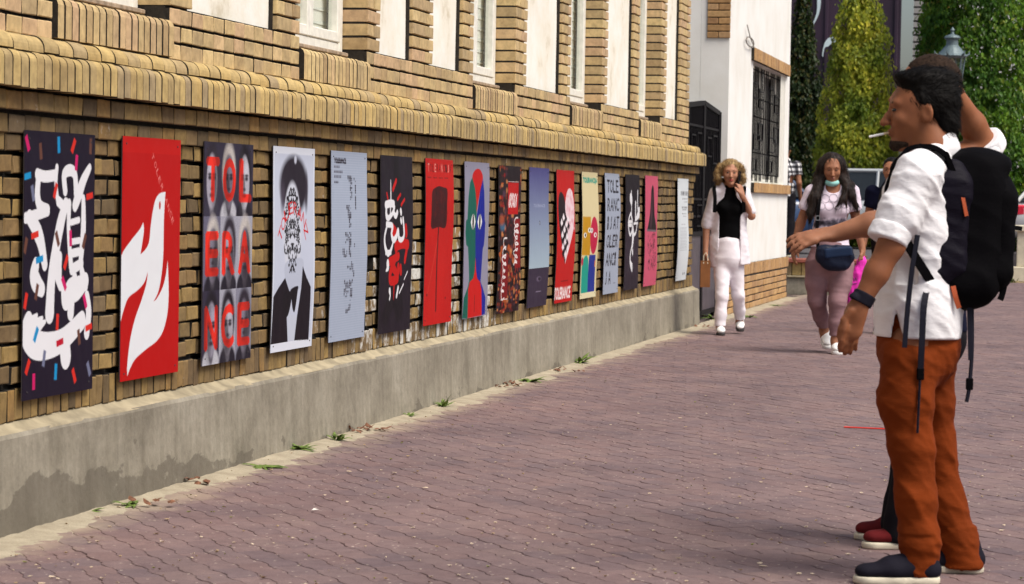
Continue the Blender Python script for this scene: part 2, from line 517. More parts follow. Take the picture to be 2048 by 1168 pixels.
# 6. upper storey: three courses below the panels (interrupted by the sills), then piers and strips
wins = [(a, b) for k, a, b in BAYS if k == 'window']
var = [brick_mesh('wall_brick', 0.139, 0.066, 0.11, rb, 0.004, 0.002) for _ in range(6)]
it = []
for c in range(3):
    z = 1.872 + c * PITCHZ - 0.002
    segs, y0 = [], WY0
    for a, b in wins: segs.append((y0, a)); y0 = b
    segs.append((y0, 26.27))
    for a, b in segs:
        n = max(1, round((b - a) / 0.148)); wd = (b - a) / n
        for k in range(n): it.append((XU + rb.uniform(-.002, .002), a + wd * (k + .5), z, rb.randrange(6)))
lay('wall_brick', it, var, M_BRICKU, bld)
NU = int((ZTOP - 2.07) / PITCHZ)
fitted = {}
def fit(w_, depth):
    key = (round(w_, 3), depth)
    if key not in fitted:
        fitted[key] = [brick_mesh('pier_brick', w_ - 0.007, 0.064, depth, rb, 0.003, 0.0015, False) for _ in range(2)]
    return fitted[key]
groups = {}
for k, a, b in BAYS:
    if k not in ('strip', 'pier'): continue
    for c in range(NU):
        z = 1.872 + (c + 3) * PITCHZ - 0.002
        W = b - a
        if W < 0.34: parts = [W] if c % 2 == 0 else [W / 2, W / 2]
        elif c % 2 == 0: parts = [W * .62, W * .38] if k == 'strip' else [W * .5, W * .5]
        else: parts = [W / 3] * 3
        y = a
        for q in parts:
            groups.setdefault((round(q, 3)), []).append((XU + rb.uniform(-.002, .002), y + q / 2, z)); y += q
allp = [(q, t) for q, L in groups.items() for t in L]
allp.sort(key=lambda e: (e[1][1]) ** 2 + (e[1][2] - 1.25) ** 2 * 4 if e[1][1] > 8.8 else 1e9)
mbst = MB()
for i, (q, t) in enumerate(allp):
    me = rb.choice(fit(q, 0.17))
    if i < 300:
        if not me.materials: me.materials.append(M_BRICKU)
        o = bpy.data.objects.new('pier_brick', me); o.location = t; o.parent = bld; COL.objects.link(o)
    else:
        mbst.add([(v.co.x + t[0], v.co.y + t[1], v.co.z + t[2]) for v in me.vertices], [tuple(p.vertices) for p in me.polygons], rng.random())
o = mbst.build('pier_brick', M_BRICKU, bld, tint=True); o['kind'] = 'stuff'

# plaster panels
for k, a, b in BAYS:
    if k != 'panel': continue
    V, F = [], []
    n = 24
    for i in range(n + 1):
        y = a + 0.002 + (b - a - 0.004) * i / n
        for j in range(40):
            z = 2.072 + (ZTOP - 2.072) * j / 39
            V.append((XU - 0.046 + 0.004 * noise.noise((y * 2.3, z * 2.3, 1.0)), y, z))
    for i in range(n):
        for j in range(39): F.append((i * 40 + j, (i + 1) * 40 + j, (i + 1) * 40 + j + 1, i * 40 + j + 1))
    link('plaster_panel', mesh('plaster_panel', V, F, True), M_PLASTER, bld)

# sills and windows
M_FRAME = flat('white_paint', srgb(226, 224, 214), 0.55, 0.10, 20, bmp=0.2)
M_OLDWOOD = flat('weathered_sill_wood', srgb(150, 132, 112), 0.85, 0.4, 25, bmp=0.5)
M_BLIND = flat('pale_blind', srgb(232, 234, 226), 0.7, 0.05, 6)
def glass_material():
    m, nt, bs = newmat('window_glass')
    tr = N(nt, 'ShaderNodeBsdfTransparent'); tr.inputs[0].default_value = (0.97, 0.98, 0.97, 1)
    gl = N(nt, 'ShaderNodeBsdfGlossy'); gl.inputs['Roughness'].default_value = 0.03
    mx = N(nt, 'ShaderNodeMixShader', i_0=0.10)
    nt.links.new(tr.outputs[0], mx.inputs[1]); nt.links.new(gl.outputs[0], mx.inputs[2])
    nt.links.new(mx.outputs[0], nt.nodes['Material Output'].inputs[0])
    nt.nodes.remove(bs)
    return m
M_GLASS = glass_material()
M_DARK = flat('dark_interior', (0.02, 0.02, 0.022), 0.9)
XW = -0.205
prof = [(-0.21, 0.0), (0.0, 0.0)] + [(0.0, 0.128), (-0.006, 0.146), (-0.022, 0.158), (-0.21, 0.19)]
svar = [bull_mesh('sill_brick', 0.061, prof, rb, 0.003) for _ in range(5)]
sit = []
for (a, b) in wins:
    n = int((b - a) / 0.0695); wd = (b - a) / n
    for i in range(n): sit.append((XU + 0.02, a + wd * (i + .5), 1.842, rb.randrange(5)))
lay('sill_brick', sit, svar, M_BRICKU, bld)
for (a, b) in wins:
    zt = ZTOP - 0.25
    wn = MB()
    # outer frame
    wn.bbox(XW - 0.06, XW, a + 0.002, a + 0.07, 2.05, zt, .006); wn.bbox(XW - 0.06, XW, b - 0.07, b - 0.002, 2.05, zt, .006)
    wn.bbox(XW - 0.06, XW - 0.002, a + 0.07, b - 0.07, zt - 0.07, zt, .006); wn.bbox(XW - 0.06, XW - 0.002, a + 0.07, b - 0.07, 2.05, 2.10, .006)
    wobj = wn.build('window', M_FRAME, bld)
    bd = MB(); bd.bbox(XW - 0.07, XW + 0.035, a + 0.004, b - 0.004, 2.028, 2.049, .004); bd.build('sill_board', M_OLDWOOD, wobj)
    mid = (a + b) / 2
    for (p, q) in ((a + 0.07, mid), (mid, b - 0.07)):
        ss = MB()
        for z0, z1 in ((2.10, 3.30), (3.36, zt - 0.07)):
            ss.bbox(XW - 0.05, XW + 0.006, p + .003, p + 0.055, z0 + .002, z1, .005); ss.bbox(XW - 0.05, XW + 0.006, q - 0.055, q - .003, z0 + .002, z1, .005)
            ss.bbox(XW - 0.05, XW + 0.004, p + 0.055, q - 0.055, z0 + .002, z0 + 0.06, .005); ss.bbox(XW - 0.05, XW + 0.004, p + 0.055, q - 0.055, z1 - 0.05, z1, .005)
        ss.bbox(XW - 0.055, XW + 0.010, p + .003, q - .003, 3.302, 3.358, .006)
        sa = ss.build('sash', M_FRAME, wobj)
        for z0, z1 in ((2.16, 3.25), (3.42, zt - 0.12)):
            g = MB(); g.box(XW - 0.030, XW - 0.026, p + 0.052, q - 0.052, z0 - .003, z1 + .003); g.build('pane', M_GLASS, wobj)
    z = 2.12
    while z < zt - 0.1:
        s_ = MB(); s_.add([(XW - 0.085, a + 0.01, z), (XW - 0.085, b - 0.01, z), (XW - 0.090, b - 0.01, z + 0.076), (XW - 0.090, a + 0.01, z + 0.076),
                           (XW - 0.089, a + 0.01, z), (XW - 0.089, b - 0.01, z), (XW - 0.094, b - 0.01, z + 0.076), (XW - 0.094, a + 0.01, z + 0.076)],
                          [(0, 1, 2, 3), (7, 6, 5, 4), (0, 4, 5, 1), (2, 6, 7, 3), (0, 3, 7, 4), (1, 5, 6, 2)])
        s_.build('blind_slat', M_BLIND, wobj)
        z += 0.0768
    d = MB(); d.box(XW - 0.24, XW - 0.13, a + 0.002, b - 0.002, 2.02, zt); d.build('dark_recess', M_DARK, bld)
    l = MB(); l.bbox(-0.45, XU - 0.004, a - 0.0, b + 0.0, zt + 0.002, ZTOP, .01); l.build('lintel', M_PLASTER, bld)
adopt()

# ------------------------------------------------------------------ ground and pavement
def ground_material(name, c1, c2, scale=6.0):
    m, nt, bs = newmat(name)
    geo = N(nt, 'ShaderNodeNewGeometry')
    n1 = N(nt, 'ShaderNodeTexNoise', i_Scale=scale, i_Detail=8.0, i_Roughness=0.65); nt.links.new(geo.outputs['Position'], n1.inputs['Vector'])
    n2 = N(nt, 'ShaderNodeTexNoise', i_Scale=180.0, i_Detail=3.0); nt.links.new(geo.outputs['Position'], n2.inputs['Vector'])
    r1 = ramp(nt, [(0.35, c1), (0.65, c2)]); nt.links.new(n1.outputs[0], r1.inputs[0])
    r2 = ramp(nt, [(0.3, (0.8, 0.8, 0.8)), (0.7, (1.15, 1.15, 1.15))]); nt.links.new(n2.outputs[0], r2.inputs[0])
    nt.links.new(mixc(nt, r1.outputs[0], r2.outputs[0], 1.0, 'MULTIPLY'), bs.inputs['Base Color'])
    bs.inputs['Roughness'].default_value = 0.95
    bump(nt, bs, n2.outputs[0], 0.5, 0.004)
    return m
M_GROUND = ground_material('dusty_ground', srgb(120, 108, 92), srgb(150, 136, 112), 1.5)
M_BED = ground_material('joint_sand', srgb(66, 54, 52), srgb(96, 80, 74), 5)
M_SAND = ground_material('blown_sand', srgb(148, 137, 116), srgb(178, 167, 144), 7)

def paver_material():
    m, nt, bs = newmat('red_paver')
    r = rnd_value(nt)
    geo = N(nt, 'ShaderNodeNewGeometry')
    rp = ramp(nt, [(0.0, srgb(119, 101, 101)), (0.3, srgb(128, 108, 106)), (0.55, srgb(123, 102, 100)), (0.8, srgb(114, 98, 100)), (1.0, srgb(131, 111, 107))])
    nt.links.new(r, rp.inputs[0])
    n1 = N(nt, 'ShaderNodeTexNoise', i_Scale=0.9, i_Detail=6.0, i_Roughness=0.6); nt.links.new(geo.outputs['Position'], n1.inputs['Vector'])
    n2 = N(nt, 'ShaderNodeTexNoise', i_Scale=150.0, i_Detail=4.0, i_Roughness=0.7); nt.links.new(geo.outputs['Position'], n2.inputs['Vector'])
    n3 = N(nt, 'ShaderNodeTexNoise', i_Scale=14.0, i_Detail=6.0, i_Roughness=0.65); nt.links.new(geo.outputs['Position'], n3.inputs['Vector'])
    wear = ramp(nt, [(0.32, (0.74, 0.73, 0.76)), (0.5, (0.95, 0.94, 0.95)), (0.68, (1.12, 1.09, 1.06))]); nt.links.new(n1.outputs[0], wear.inputs[0])
    c = mixc(nt, rp.outputs[0], wear.outputs[0], 1.0, 'MULTIPLY')
    gr = ramp(nt, [(0.33, (0.72, 0.71, 0.72)), (0.52, (1, 1, 1)), (0.70, (1.22, 1.2, 1.18))]); nt.links.new(n2.outputs[0], gr.inputs[0])
    c = mixc(nt, c, gr.outputs[0], 0.85, 'MULTIPLY')
    st = ramp(nt, [(0.38, (0.86, 0.85, 0.86)), (0.62, (1.05, 1.05, 1.05))]); nt.links.new(n3.outputs[0], st.inputs[0])
    c = mixc(nt, c, st.outputs[0], 1.0, 'MULTIPLY')
    # pale stone chips in the concrete
    vo = N(nt, 'ShaderNodeTexVoronoi', i_Scale=46.0); nt.links.new(geo.outputs['Position'], vo.inputs['Vector'])
    sx = N(nt, 'ShaderNodeSeparateColor'); nt.links.new(vo.outputs['Color'], sx.inputs[0])
    g1 = N(nt, 'ShaderNodeMath', operation='GREATER_THAN', i_1=0.90); nt.links.new(sx.outputs[0], g1.inputs[0])
    l1 = N(nt, 'ShaderNodeMath', operation='LESS_THAN', i_1=0.26); nt.links.new(vo.outputs['Distance'], l1.inputs[0])
    mm = N(nt, 'ShaderNodeMath', operation='MULTIPLY'); nt.links.new(g1.outputs[0], mm.inputs[0]); nt.links.new(l1.outputs[0], mm.inputs[1])
    m6 = N(nt, 'ShaderNodeMath', operation='MULTIPLY', i_1=0.5); nt.links.new(mm.outputs[0], m6.inputs[0])
    c = mixc(nt, c, srgb(205, 190, 176), m6.outputs[0])
    # trodden-in sand near the wall
    sp = N(nt, 'ShaderNodeSeparateXYZ'); nt.links.new(geo.outputs['Position'], sp.inputs[0])
    mr = N(nt, 'ShaderNodeMapRange', i_1=0.10, i_2=0.60, i_3=0.30, i_4=-0.30); nt.links.new(sp.outputs['X'], mr.inputs[0])
    n4 = N(nt, 'ShaderNodeTexNoise', i_Scale=3.2, i_Detail=7.0, i_Roughness=0.65); nt.links.new(geo.outputs['Position'], n4.inputs['Vector'])
    ad = N(nt, 'ShaderNodeMath', operation='ADD'); nt.links.new(mr.outputs[0], ad.inputs[0]); nt.links.new(n4.outputs[0], ad.inputs[1])
    rs = ramp(nt, [(0.46, (0, 0, 0)), (0.80, (1, 1, 1))]); nt.links.new(ad.outputs[0], rs.inputs[0])
    m7 = N(nt, 'ShaderNodeMath', operation='MULTIPLY', i_1=0.75); nt.links.new(rs.outputs[0], m7.inputs[0])
    c = mixc(nt, c, srgb(170, 154, 132), m7.outputs[0])
    nt.links.new(c, bs.inputs['Base Color'])
    bs.inputs['Roughness'].default_value = 0.86
    bs.inputs['Specular IOR Level'].default_value = 0.3
    bump(nt, bs, n2.outputs[0], 0.45, 0.003)
    return m
M_PAVER = paver_material()

g = MB(); g.add([(-300, -60, -0.10), (300, -60, -0.10), (300, 600, -0.10), (-300, 600, -0.10)], [(0, 1, 2, 3)])
tag(g.build('ground', M_GROUND), kind='structure')
pv = MB()
pv.box(-1.2, 14.0, 0.0, 46.95, -0.09, -0.0045)
pavement = tag(pv.build('pavement', M_BED), kind='structure')

# interlocking zigzag pavers
PL, PW, PA, PJ = 0.200, 0.105, 0.006, 0.0007
PANG = R(-54)           # the courses run diagonally away from the wall
ca, sa_ = math.cos(PANG), math.sin(PANG)
BR = [0.0, 0.035, 0.065, 0.135, 0.165, 0.2]
def wave(p):
    t = (p / PL) % 1.0
    for a, b, va, vb in ((0, .175, PA, PA), (.175, .325, PA, -PA), (.325, .675, -PA, -PA), (.675, .825, -PA, PA), (.825, 1.0001, PA, PA)):
        if a <= t < b: return va + (vb - va) * (t - a) / (b - a)
    return PA
def paver_outline(off):
    ps = sorted(set([off] + [b + k * PL for k in (0, 1) for b in BR if off < b + k * PL < off + PL] + [off + PL]))
    lo = [(p, wave(p)) for p in ps]
    hi = [(p, wave(p) + PW) for p in reversed(ps)]
    cx, cy = off + PL / 2, PW / 2
    o = []
    for p, q in lo + hi:
        dx = PJ if p < cx - PL * .49 else (-PJ if p > cx + PL * .49 else 0)
        dy = PJ if q < cy else -PJ
        o.append((p - cx + dx, q - cy + dy))
    return o, (cx, cy)
def paver_mesh(off, rnd):
    o, c = paver_outline(off)
    n = len(o)
    V, F = [], []
    bev = 0.0022
    for s, z in ((1.0, -0.03), (1.0, -0.004), (None, 0.0)):
        for (p, q) in o:
            if s is None: p2, q2 = p - math.copysign(bev, p) * (1 if abs(p) > PL * .45 else 0), q - math.copysign(bev, q)
            else: p2, q2 = p, q
            V.append((p2 * ca - q2 * sa_, p2 * sa_ + q2 * ca, z + (rnd.uniform(-.0008, .0008) if s is None else 0)))
    F.append(tuple(range(2 * n, 3 * n)))
    for r_ in range(2):
        for k in range(n):
            k2 = (k + 1) % n
            F.append((r_ * n + k, r_ * n + k2, (r_ + 1) * n + k2, (r_ + 1) * n + k))
    return mesh('paver', V, F), (c[0] * ca - c[1] * sa_, c[0] * sa_ + c[1] * ca)
rp_ = random.Random(5)
PVAR = {0: [paver_mesh(0.0, rp_) for _ in range(4)], 1: [paver_mesh(PL / 2, rp_) for _ in range(4)]}
def to_px(x, y, z):
    d = Vector((x, y, z)) - CAM
    zz = d.dot(_f)
    return (1024 + FPX * d.dot(_r) / zz, 584 - FPX * d.dot(_u) / zz, zz) if zz > .5 else None
pl = []
for row in range(-420, 420):
    for col in range(-260, 260):
        p0, q0 = col * PL, row * PW
        t = row % 2
        me, (cx, cy) = PVAR[t][0]
        x = p0 * ca - q0 * sa_ + 2.0 + cx
        y = p0 * sa_ + q0 * ca + 16.0 + cy
        if not (0.12 < x < 12 and 5.0 < y < 47.5): continue
        s = to_px(x, y, 0)
        if s is None or not (-500 < s[0] < 3000 and s[1] < 1500): continue
        pl.append((s[2], x, y, t))
pl.sort()
vis = [e for e in pl if -20 < to_px(e[1], e[2], 0)[0] < 2060 and to_px(e[1], e[2], 0)[1] < 1175]
near = set(id(e) for e in vis[:300])
mb = MB()
for e in pl:
    zz, x, y, t = e
    me, _c = rp_.choice(PVAR[t])
    z = rp_.uniform(-.0010, .0010) + 0.0012 * noise.noise((x * .8, y * .8, 0))
    tx, ty = rp_.gauss(0, .004), rp_.gauss(0, .004)
    if id(e) in near:
        if not me.materials: me.materials.append(M_PAVER)
        o = bpy.data.objects.new('paver', me); o.location = (x, y, z); o.rotation_euler = (tx, ty, 0); o.parent = pavement; COL.objects.link(o)
    else:
        mb.add([(v.co.x + x, v.co.y + y, v.co.z + z + ty * -v.co.x + tx * v.co.y) for v in me.vertices], [tuple(p.vertices) for p in me.polygons], rng.random())
o = mb.build('paver', M_PAVER, pavement, tint=True); o['kind'] = 'stuff'

# sand swept against the foot of the wall
V, F = [], []
nx, ny = 34, 900
for i in range(ny + 1):
    y = 6.0 + 29.0 * i / ny
    wd = 0.19 + 0.10 * noise.noise((y * .55, 7, 0)) + 0.07 * noise.noise((y * 2.1, 3, 0))
    for k in range(nx + 1):
        x = 0.045 + 0.95 * k / nx
        d = (x - 0.06) / wd
        z = 0.015 * (1 - d ** 0.8) if d > 0 else 0.015
        z = max(z, -0.008) + 0.004 * noise.noise((x * 6, y * 6, 0)) + 0.0035 * noise.noise((x * 19, y * 19, 4))
        V.append((x, y, z - 0.0035 - 0.02 * max(0, d - 1.2)))
for i in range(ny):
    for k in range(nx):
        a = i * (nx + 1) + k
        F.append((a, a + 1, a + nx + 2, a + nx + 1))
tag(link('sand', mesh('sand', V, F, True), M_SAND), 'pale sand drifted over the pavers along the foot of the plinth', 'sand', kind='stuff')

# specks of litter and petals blown over the pavers
def speck_material():
    m, nt, bs = newmat('dry_specks')
    r = rnd_value(nt)
    rp = ramp(nt, [(0.0, srgb(214, 196, 170)), (0.35, srgb(196, 176, 150)), (0.6, srgb(170, 146, 110)), (0.8, srgb(120, 96, 66)), (0.93, srgb(122, 124, 62))], 'CONSTANT')
    nt.links.new(r, rp.inputs[0]); nt.links.new(rp.outputs[0], bs.inputs['Base Color'])
    bs.inputs['Roughness'].default_value = 0.8
    return m
M_SPECK = speck_material()
mb = MB()
for i in range(1000):
    px, py = rp_.uniform(-100, 2150), 600 + 570 * rp_.random() ** 0.8
    p = on_z(px, py, 0.004)
    if p.x < 0.1 or p.y > 40: continue
    if p.x > 0.75 and rp_.random() < 0.25: continue
    s = rp_.uniform(.003, .0085) * (1.5 if rp_.random() < .08 else 1)
    a = rp_.uniform(0, 6.28)
    V = []
    for k in range(5):
        t = a + k * 1.2566
        rr = s * rp_.uniform(.5, 1.2)
        V.append((p.x + rr * math.cos(t) * 1.4, p.y + rr * math.sin(t), 0.0055 + rp_.uniform(0, .004)))
    V.append((p.x, p.y, 0.003))
    mb.add(V, [(0, 1, 2, 3, 4)] + [(k, 5, (k + 1) % 5) for k in range(5)], rp_.random())
o = mb.build('leaf_litter', M_SPECK, tint=True)
tag(o, 'tiny pale petals and chips scattered over the red pavers', 'litter', kind='stuff')

# weeds and heaps of dry leaves along the wall
M_WEED = flat('weed_green', srgb(92, 112, 44), 0.7, 0.45, 60)
M_DRY = flat('dry_leaf_brown', srgb(112, 74, 52), 0.85, 0.45, 50)
def leaf_blade(mb, base, d, ln, wd, droop):
    d = Vector(d).normalized(); side = d.cross(Vector((0, 0, 1)))
    if side.length < .1: side = Vector((1, 0, 0))
    side.normalize()
    V, pts = [], 5
    for k in range(pts):
        t = k / (pts - 1)
        c = Vector(base) + d * ln * t + Vector((0, 0, -droop * ln * t * t))
        wv = wd * math.sin(math.pi * min(.97, .12 + t * .86))
        V += [c - side * wv, c + Vector((0, 0, wv * .35)), c + side * wv]
    F = []
    for k in range(pts - 1):
        a = k * 3
        F += [(a, a + 1, a + 4, a + 3), (a + 1, a + 2, a + 5, a + 4)]
    mb.add(V, F)
def weed(px, py, size, nb, label, flat_=0.4):
    p = on_z(px, py, 0.0)
    t = empty('weed', (p.x, p.y, 0.0))
    rw = random.Random(int(px))
    for _ in range(nb):
        mb = MB(); a = rw.uniform(0, 6.28); up = rw.uniform(.15, 1.3) * flat_ + .12
        leaf_blade(mb, (rw.uniform(-.02, .02), rw.uniform(-.02, .02), 0.004), (math.cos(a), math.sin(a), up), size * rw.uniform(.6, 1.15), size * .11, rw.uniform(.1, .5))
        mb.build('leaf', M_WEED, t)
    tag(t, label, 'weed', 'weeds along the wall')
weed(260, 1013, .075, 16, 'green weed in the sand below the white dove poster, second of a close pair')
weed(180, 1026, .07, 9, 'sparse weed in the sand between the first two posters')
weed(525, 936, .11, 26, 'wide flat weed tuft on the pavers below the man in bow tie poster', .12)
weed(600, 901, .10, 26, 'bushy weed tuft on the sand before the halftone grey poster')
weed(675, 882, .09, 14, 'upright weed in the sand below the grey halftone poster', 1.2)
weed(885, 815, .09, 14, 'upright weed on the sand below the shovel poster', 1.3)
weed(820, 833, .075, 16, 'low weed tuft below the black and red calligraphy poster')
weed(1060, 764, .12, 22, 'broad weed tuft at sand edge below the blue gradient poster', .3)
weed(1162, 727, .14, 16, 'tall thin weed below the two coloured faces poster', 1.0)
weed(1150, 722, .10, 10, 'small weed right beside the tall thin one', .8)
weed(1424, 640, .16, 18, 'weed tuft growing at the threshold of the iron gate', .6)
weed(1500, 635, .12, 14, 'flat weed on the pavers before the gatehouse brick base', .3)
weed(1555, 612, .12, 10, 'little weed at the far end of the gatehouse base', .3)
def leaf_heap(px, py, size, nb, label):
    p = on_z(px, py, 0.0)
    t = empty('leaf_heap', (p.x, p.y, 0.0))
    rw = random.Random(int(px) + 3)
    for _ in range(nb):
        mb = MB(); a = rw.uniform(0, 6.28)
        leaf_blade(mb, (rw.gauss(0, size), rw.gauss(0, size * .6), rw.uniform(.006, .022)), (math.cos(a), math.sin(a), rw.uniform(-.1, .5)), rw.uniform(.03, .055), rw.uniform(.010, .018), rw.uniform(-.4, .6))
        mb.build('leaf', M_DRY, t)
    tag(t, label, 'leaf litter', 'heaps of dry leaves along the wall')
leaf_heap(1012, 771, .09, 20, 'largest heap of brown dry leaves on the sand beside the wall')
leaf_heap(982, 776, .07, 12, 'brown dry leaves lying close before the largest heap')
leaf_heap(1122, 743, .10, 16, 'brown dry leaves below the red heart poster')
leaf_heap(745, 862, .05, 12, 'brown dry leaves before the bright red shovel poster')
leaf_heap(712, 866, .03, 7, 'few brown leaves beside the weed below the grey poster')
leaf_heap(1395, 655, .14, 12, 'dry leaves at the corner of the plinth near the gate')
leaf_heap(400, 968, .03, 6, 'few dry leaves below the nine faces poster')
leaf_heap(300, 1013, .03, 5, 'few dry leaves below the white dove poster')
# a red drinking straw and a white scrap
p, q = on_z(1688, 854, .006), on_z(1775, 858, .006)
mb = MB(); mb.tube([p, (p + q) / 2, q], 0.004, 8)
tag(mb.build('drinking_straw', flat('red_plastic', srgb(225, 50, 36), .4)), 'thin red straw lying on the pavers near the man in orange trousers', 'straw')
p = on_z(632, 1020, .006)
mb = MB(); mb.add([(p.x - .016, p.y - .008, .006), (p.x + .014, p.y - .010, .010), (p.x + .017, p.y + .008, .006), (p.x - .012, p.y + .010, .012), (p.x, p.y, .009)], [(0, 1, 4), (1, 2, 4), (2, 3, 4), (3, 0, 4)])
tag(mb.build('paper_scrap', flat('white_paper', srgb(230, 228, 220), .8)), 'small white paper scrap alone on the red pavers', 'paper scrap')

# ------------------------------------------------------------------ sixteen printed posters on the wall
class Canvas:
    "a print, kept as a grid of ink colours; drawing takes points in (u across, v down) of the sheet"
    def __init__(s, nu, nv, bg):
        s.nu, s.nv, s.q = nu, nv, 3
        s.W, s.H = nu * s.q, nv * s.q
        s.a = np.empty((s.H, s.W, 3), np.float32); s.a[:] = srgb(*bg)
        s.uu, s.vv = np.meshgrid((np.arange(s.W) + .5) / s.W, (np.arange(s.H) + .5) / s.H)
    def _sub(s, u0, u1, v0, v1):
        i0, i1 = max(0, int(v0 * s.H) - 1), min(s.H, int(v1 * s.H) + 2)
        j0, j1 = max(0, int(u0 * s.W) - 1), min(s.W, int(u1 * s.W) + 2)
        return (slice(i0, i1), slice(j0, j1)) if i1 > i0 and j1 > j0 else None
    def ink(s, sl, mask, col, alpha=1.0):
        c = np.array(srgb(*col), np.float32)
        m = (mask * alpha)[..., None]
        s.a[sl] = s.a[sl] * (1 - m) + c * m
    def poly(s, P, col, alpha=1.0):
        P = np.asarray(P, float)
        sl = s._sub(P[:, 0].min(), P[:, 0].max(), P[:, 1].min(), P[:, 1].max())
        if sl is None: return
        x, y = s.uu[sl], s.vv[sl]
        inside = np.zeros(x.shape, bool)
        n = len(P)
        for i in range(n):
            x0, y0 = P[i]; x1, y1 = P[(i + 1) % n]
            if y0 == y1: continue
            inside ^= ((y0 > y) != (y1 > y)) & (x < (x1 - x0) * (y - y0) / (y1 - y0) + x0)
        s.ink(sl, inside.astype(np.float32), col, alpha)
    def smooth(s, P, col, alpha=1.0): s.poly(spline(P, True), col, alpha)
    def stroke(s, P, wd, col, alpha=1.0, curve=True):
        "wd in metres; the sheet is 0.7 x 1.0 m"
        P = spline(P, False) if curve and len(P) > 2 else np.asarray(P, float)
        w_ = np.interp(np.linspace(0, 1, len(P)), np.linspace(0, 1, len(wd)), wd) if isinstance(wd, (list, tuple)) else np.full(len(P), wd)
        for i in range(len(P) - 1):
            (x0, y0), (x1, y1) = P[i], P[i + 1]
            r = max(w_[i], w_[i + 1]) / 2
            sl = s._sub(min(x0, x1) - r / .7, max(x0, x1) + r / .7, min(y0, y1) - r, max(y0, y1) + r)
            if sl is None: continue
            X, Y = (s.uu[sl] - x0) * .7, s.vv[sl] - y0
            dx, dy = (x1 - x0) * .7, y1 - y0
            t = np.clip((X * dx + Y * dy) / (dx * dx + dy * dy + 1e-12), 0, 1)
            rr = (w_[i] + (w_[i + 1] - w_[i]) * t) / 2
            s.ink(sl, ((X - t * dx) ** 2 + (Y - t * dy) ** 2 < rr * rr).astype(np.float32), col, alpha)
    def ell(s, cu, cv, ru, rv, col, alpha=1.0, soft=0.0):
        sl = s._sub(cu - ru * (1 + soft), cu + ru * (1 + soft), cv - rv * (1 + soft), cv + rv * (1 + soft))
        if sl is None: return
        d = np.sqrt(((s.uu[sl] - cu) / ru) ** 2 + ((s.vv[sl] - cv) / rv) ** 2)
        m = np.clip((1 + soft - d) / (2 * soft), 0, 1) if soft else (d < 1).astype(float)
        s.ink(sl, m, col, alpha)
    def rect(s, u0, u1, v0, v1, col, alpha=1.0): s.poly([(u0, v0), (u1, v0), (u1, v1), (u0, v1)], col, alpha)
    def chip(s, u, v, ln, wd, ang, col):
        c_, s__ = math.cos(R(ang)), math.sin(R(ang))
        s.poly([(u + (a * ln * c_ - b * wd * s__) / .7, v - (a * ln * s__ + b * wd * c_)) for a, b in ((-.5, -.5), (.5, -.5), (.5, .5), (-.5, .5))], col)
    def text(s, t, u0, u1, v0, v1, col, alpha=1.0, shear=0.0, rot=None, bold=0.0):
        T = glyphs(t)
        if bold:
            for k in (-1, 1): s.text(t, u0 + k * bold, u1 + k * bold, v0, v1, col, alpha, shear, rot); s.text(t, u0, u1, v0 + k * bold * .5, v1 + k * bold * .5, col, alpha, shear, rot)
        if rot is not None:
            cu, cv = (u0 + u1) / 2, (v0 + v1) / 2
            c_, s__ = math.cos(R(rot)), math.sin(R(rot))
        for tri in T:
            P = []
            for x, y in tri:
                u = u0 + (u1 - u0) * (x + shear * (y - .5)); v = v1 + (v0 - v1) * y
                if rot is not None:
                    a, b = (u - cu) * .7, v - cv
                    u, v = cu + (a * c_ + b * s__) / .7, cv + (-a * s__ + b * c_)
                P.append((u, v))
            s.poly(P, col, alpha)
    def grain(s, amp, seed=0):
        g_ = np.random.RandomState(seed).normal(0, amp, (s.nv, s.nu)).repeat(s.q, 0).repeat(s.q, 1)
        s.a *= np.clip(1 + g_, 0.2, 1.8)[..., None]
    def out(s):
        return s.a.reshape(s.nv, s.q, s.nu, s.q, 3).mean((1, 3))

def spline(P, closed, n=7):
    P = np.asarray(P, float)
    m = len(P)
    out = []
    rngk = range(m if closed else m - 1)
    for i in rngk:
        p0 = P[(i - 1) % m] if closed or i > 0 else P[0]
        p1 = P[i]; p2 = P[(i + 1) % m]
        p3 = P[(i + 2) % m] if closed or i + 2 < m else P[-1]
        for k in range(n):
            t = k / n
            out.append(.5 * ((2 * p1) + (-p0 + p2) * t + (2 * p0 - 5 * p1 + 4 * p2 - p3) * t * t + (-p0 + 3 * p1 - 3 * p2 + p3) * t ** 3))
    if not closed: out.append(P[-1])
    return np.array(out)

_gl = {}
def glyphs(t):
    "triangles of a word set in the built-in face, scaled to the unit square"
    if t in _gl: return _gl[t]
    cu = bpy.data.curves.new('word', 'FONT')
    cu.body = t
    cu.resolution_u = 3
    ob = bpy.data.objects.new('word', cu)
    COL.objects.link(ob)
    bpy.context.view_layer.update()
    me = ob.evaluated_get(bpy.context.evaluated_depsgraph_get()).to_mesh()
    me.calc_loop_triangles()
    co = np.array([v.co[:2] for v in me.vertices])
    tri = [co[list(l.vertices)] for l in me.loop_triangles]
    mn, mx = co.min(0), co.max(0)
    T = [(q - mn) / (mx - mn) for q in tri]
    bpy.data.objects.remove(ob); bpy.data.curves.remove(cu)
    _gl[t] = T
    return T

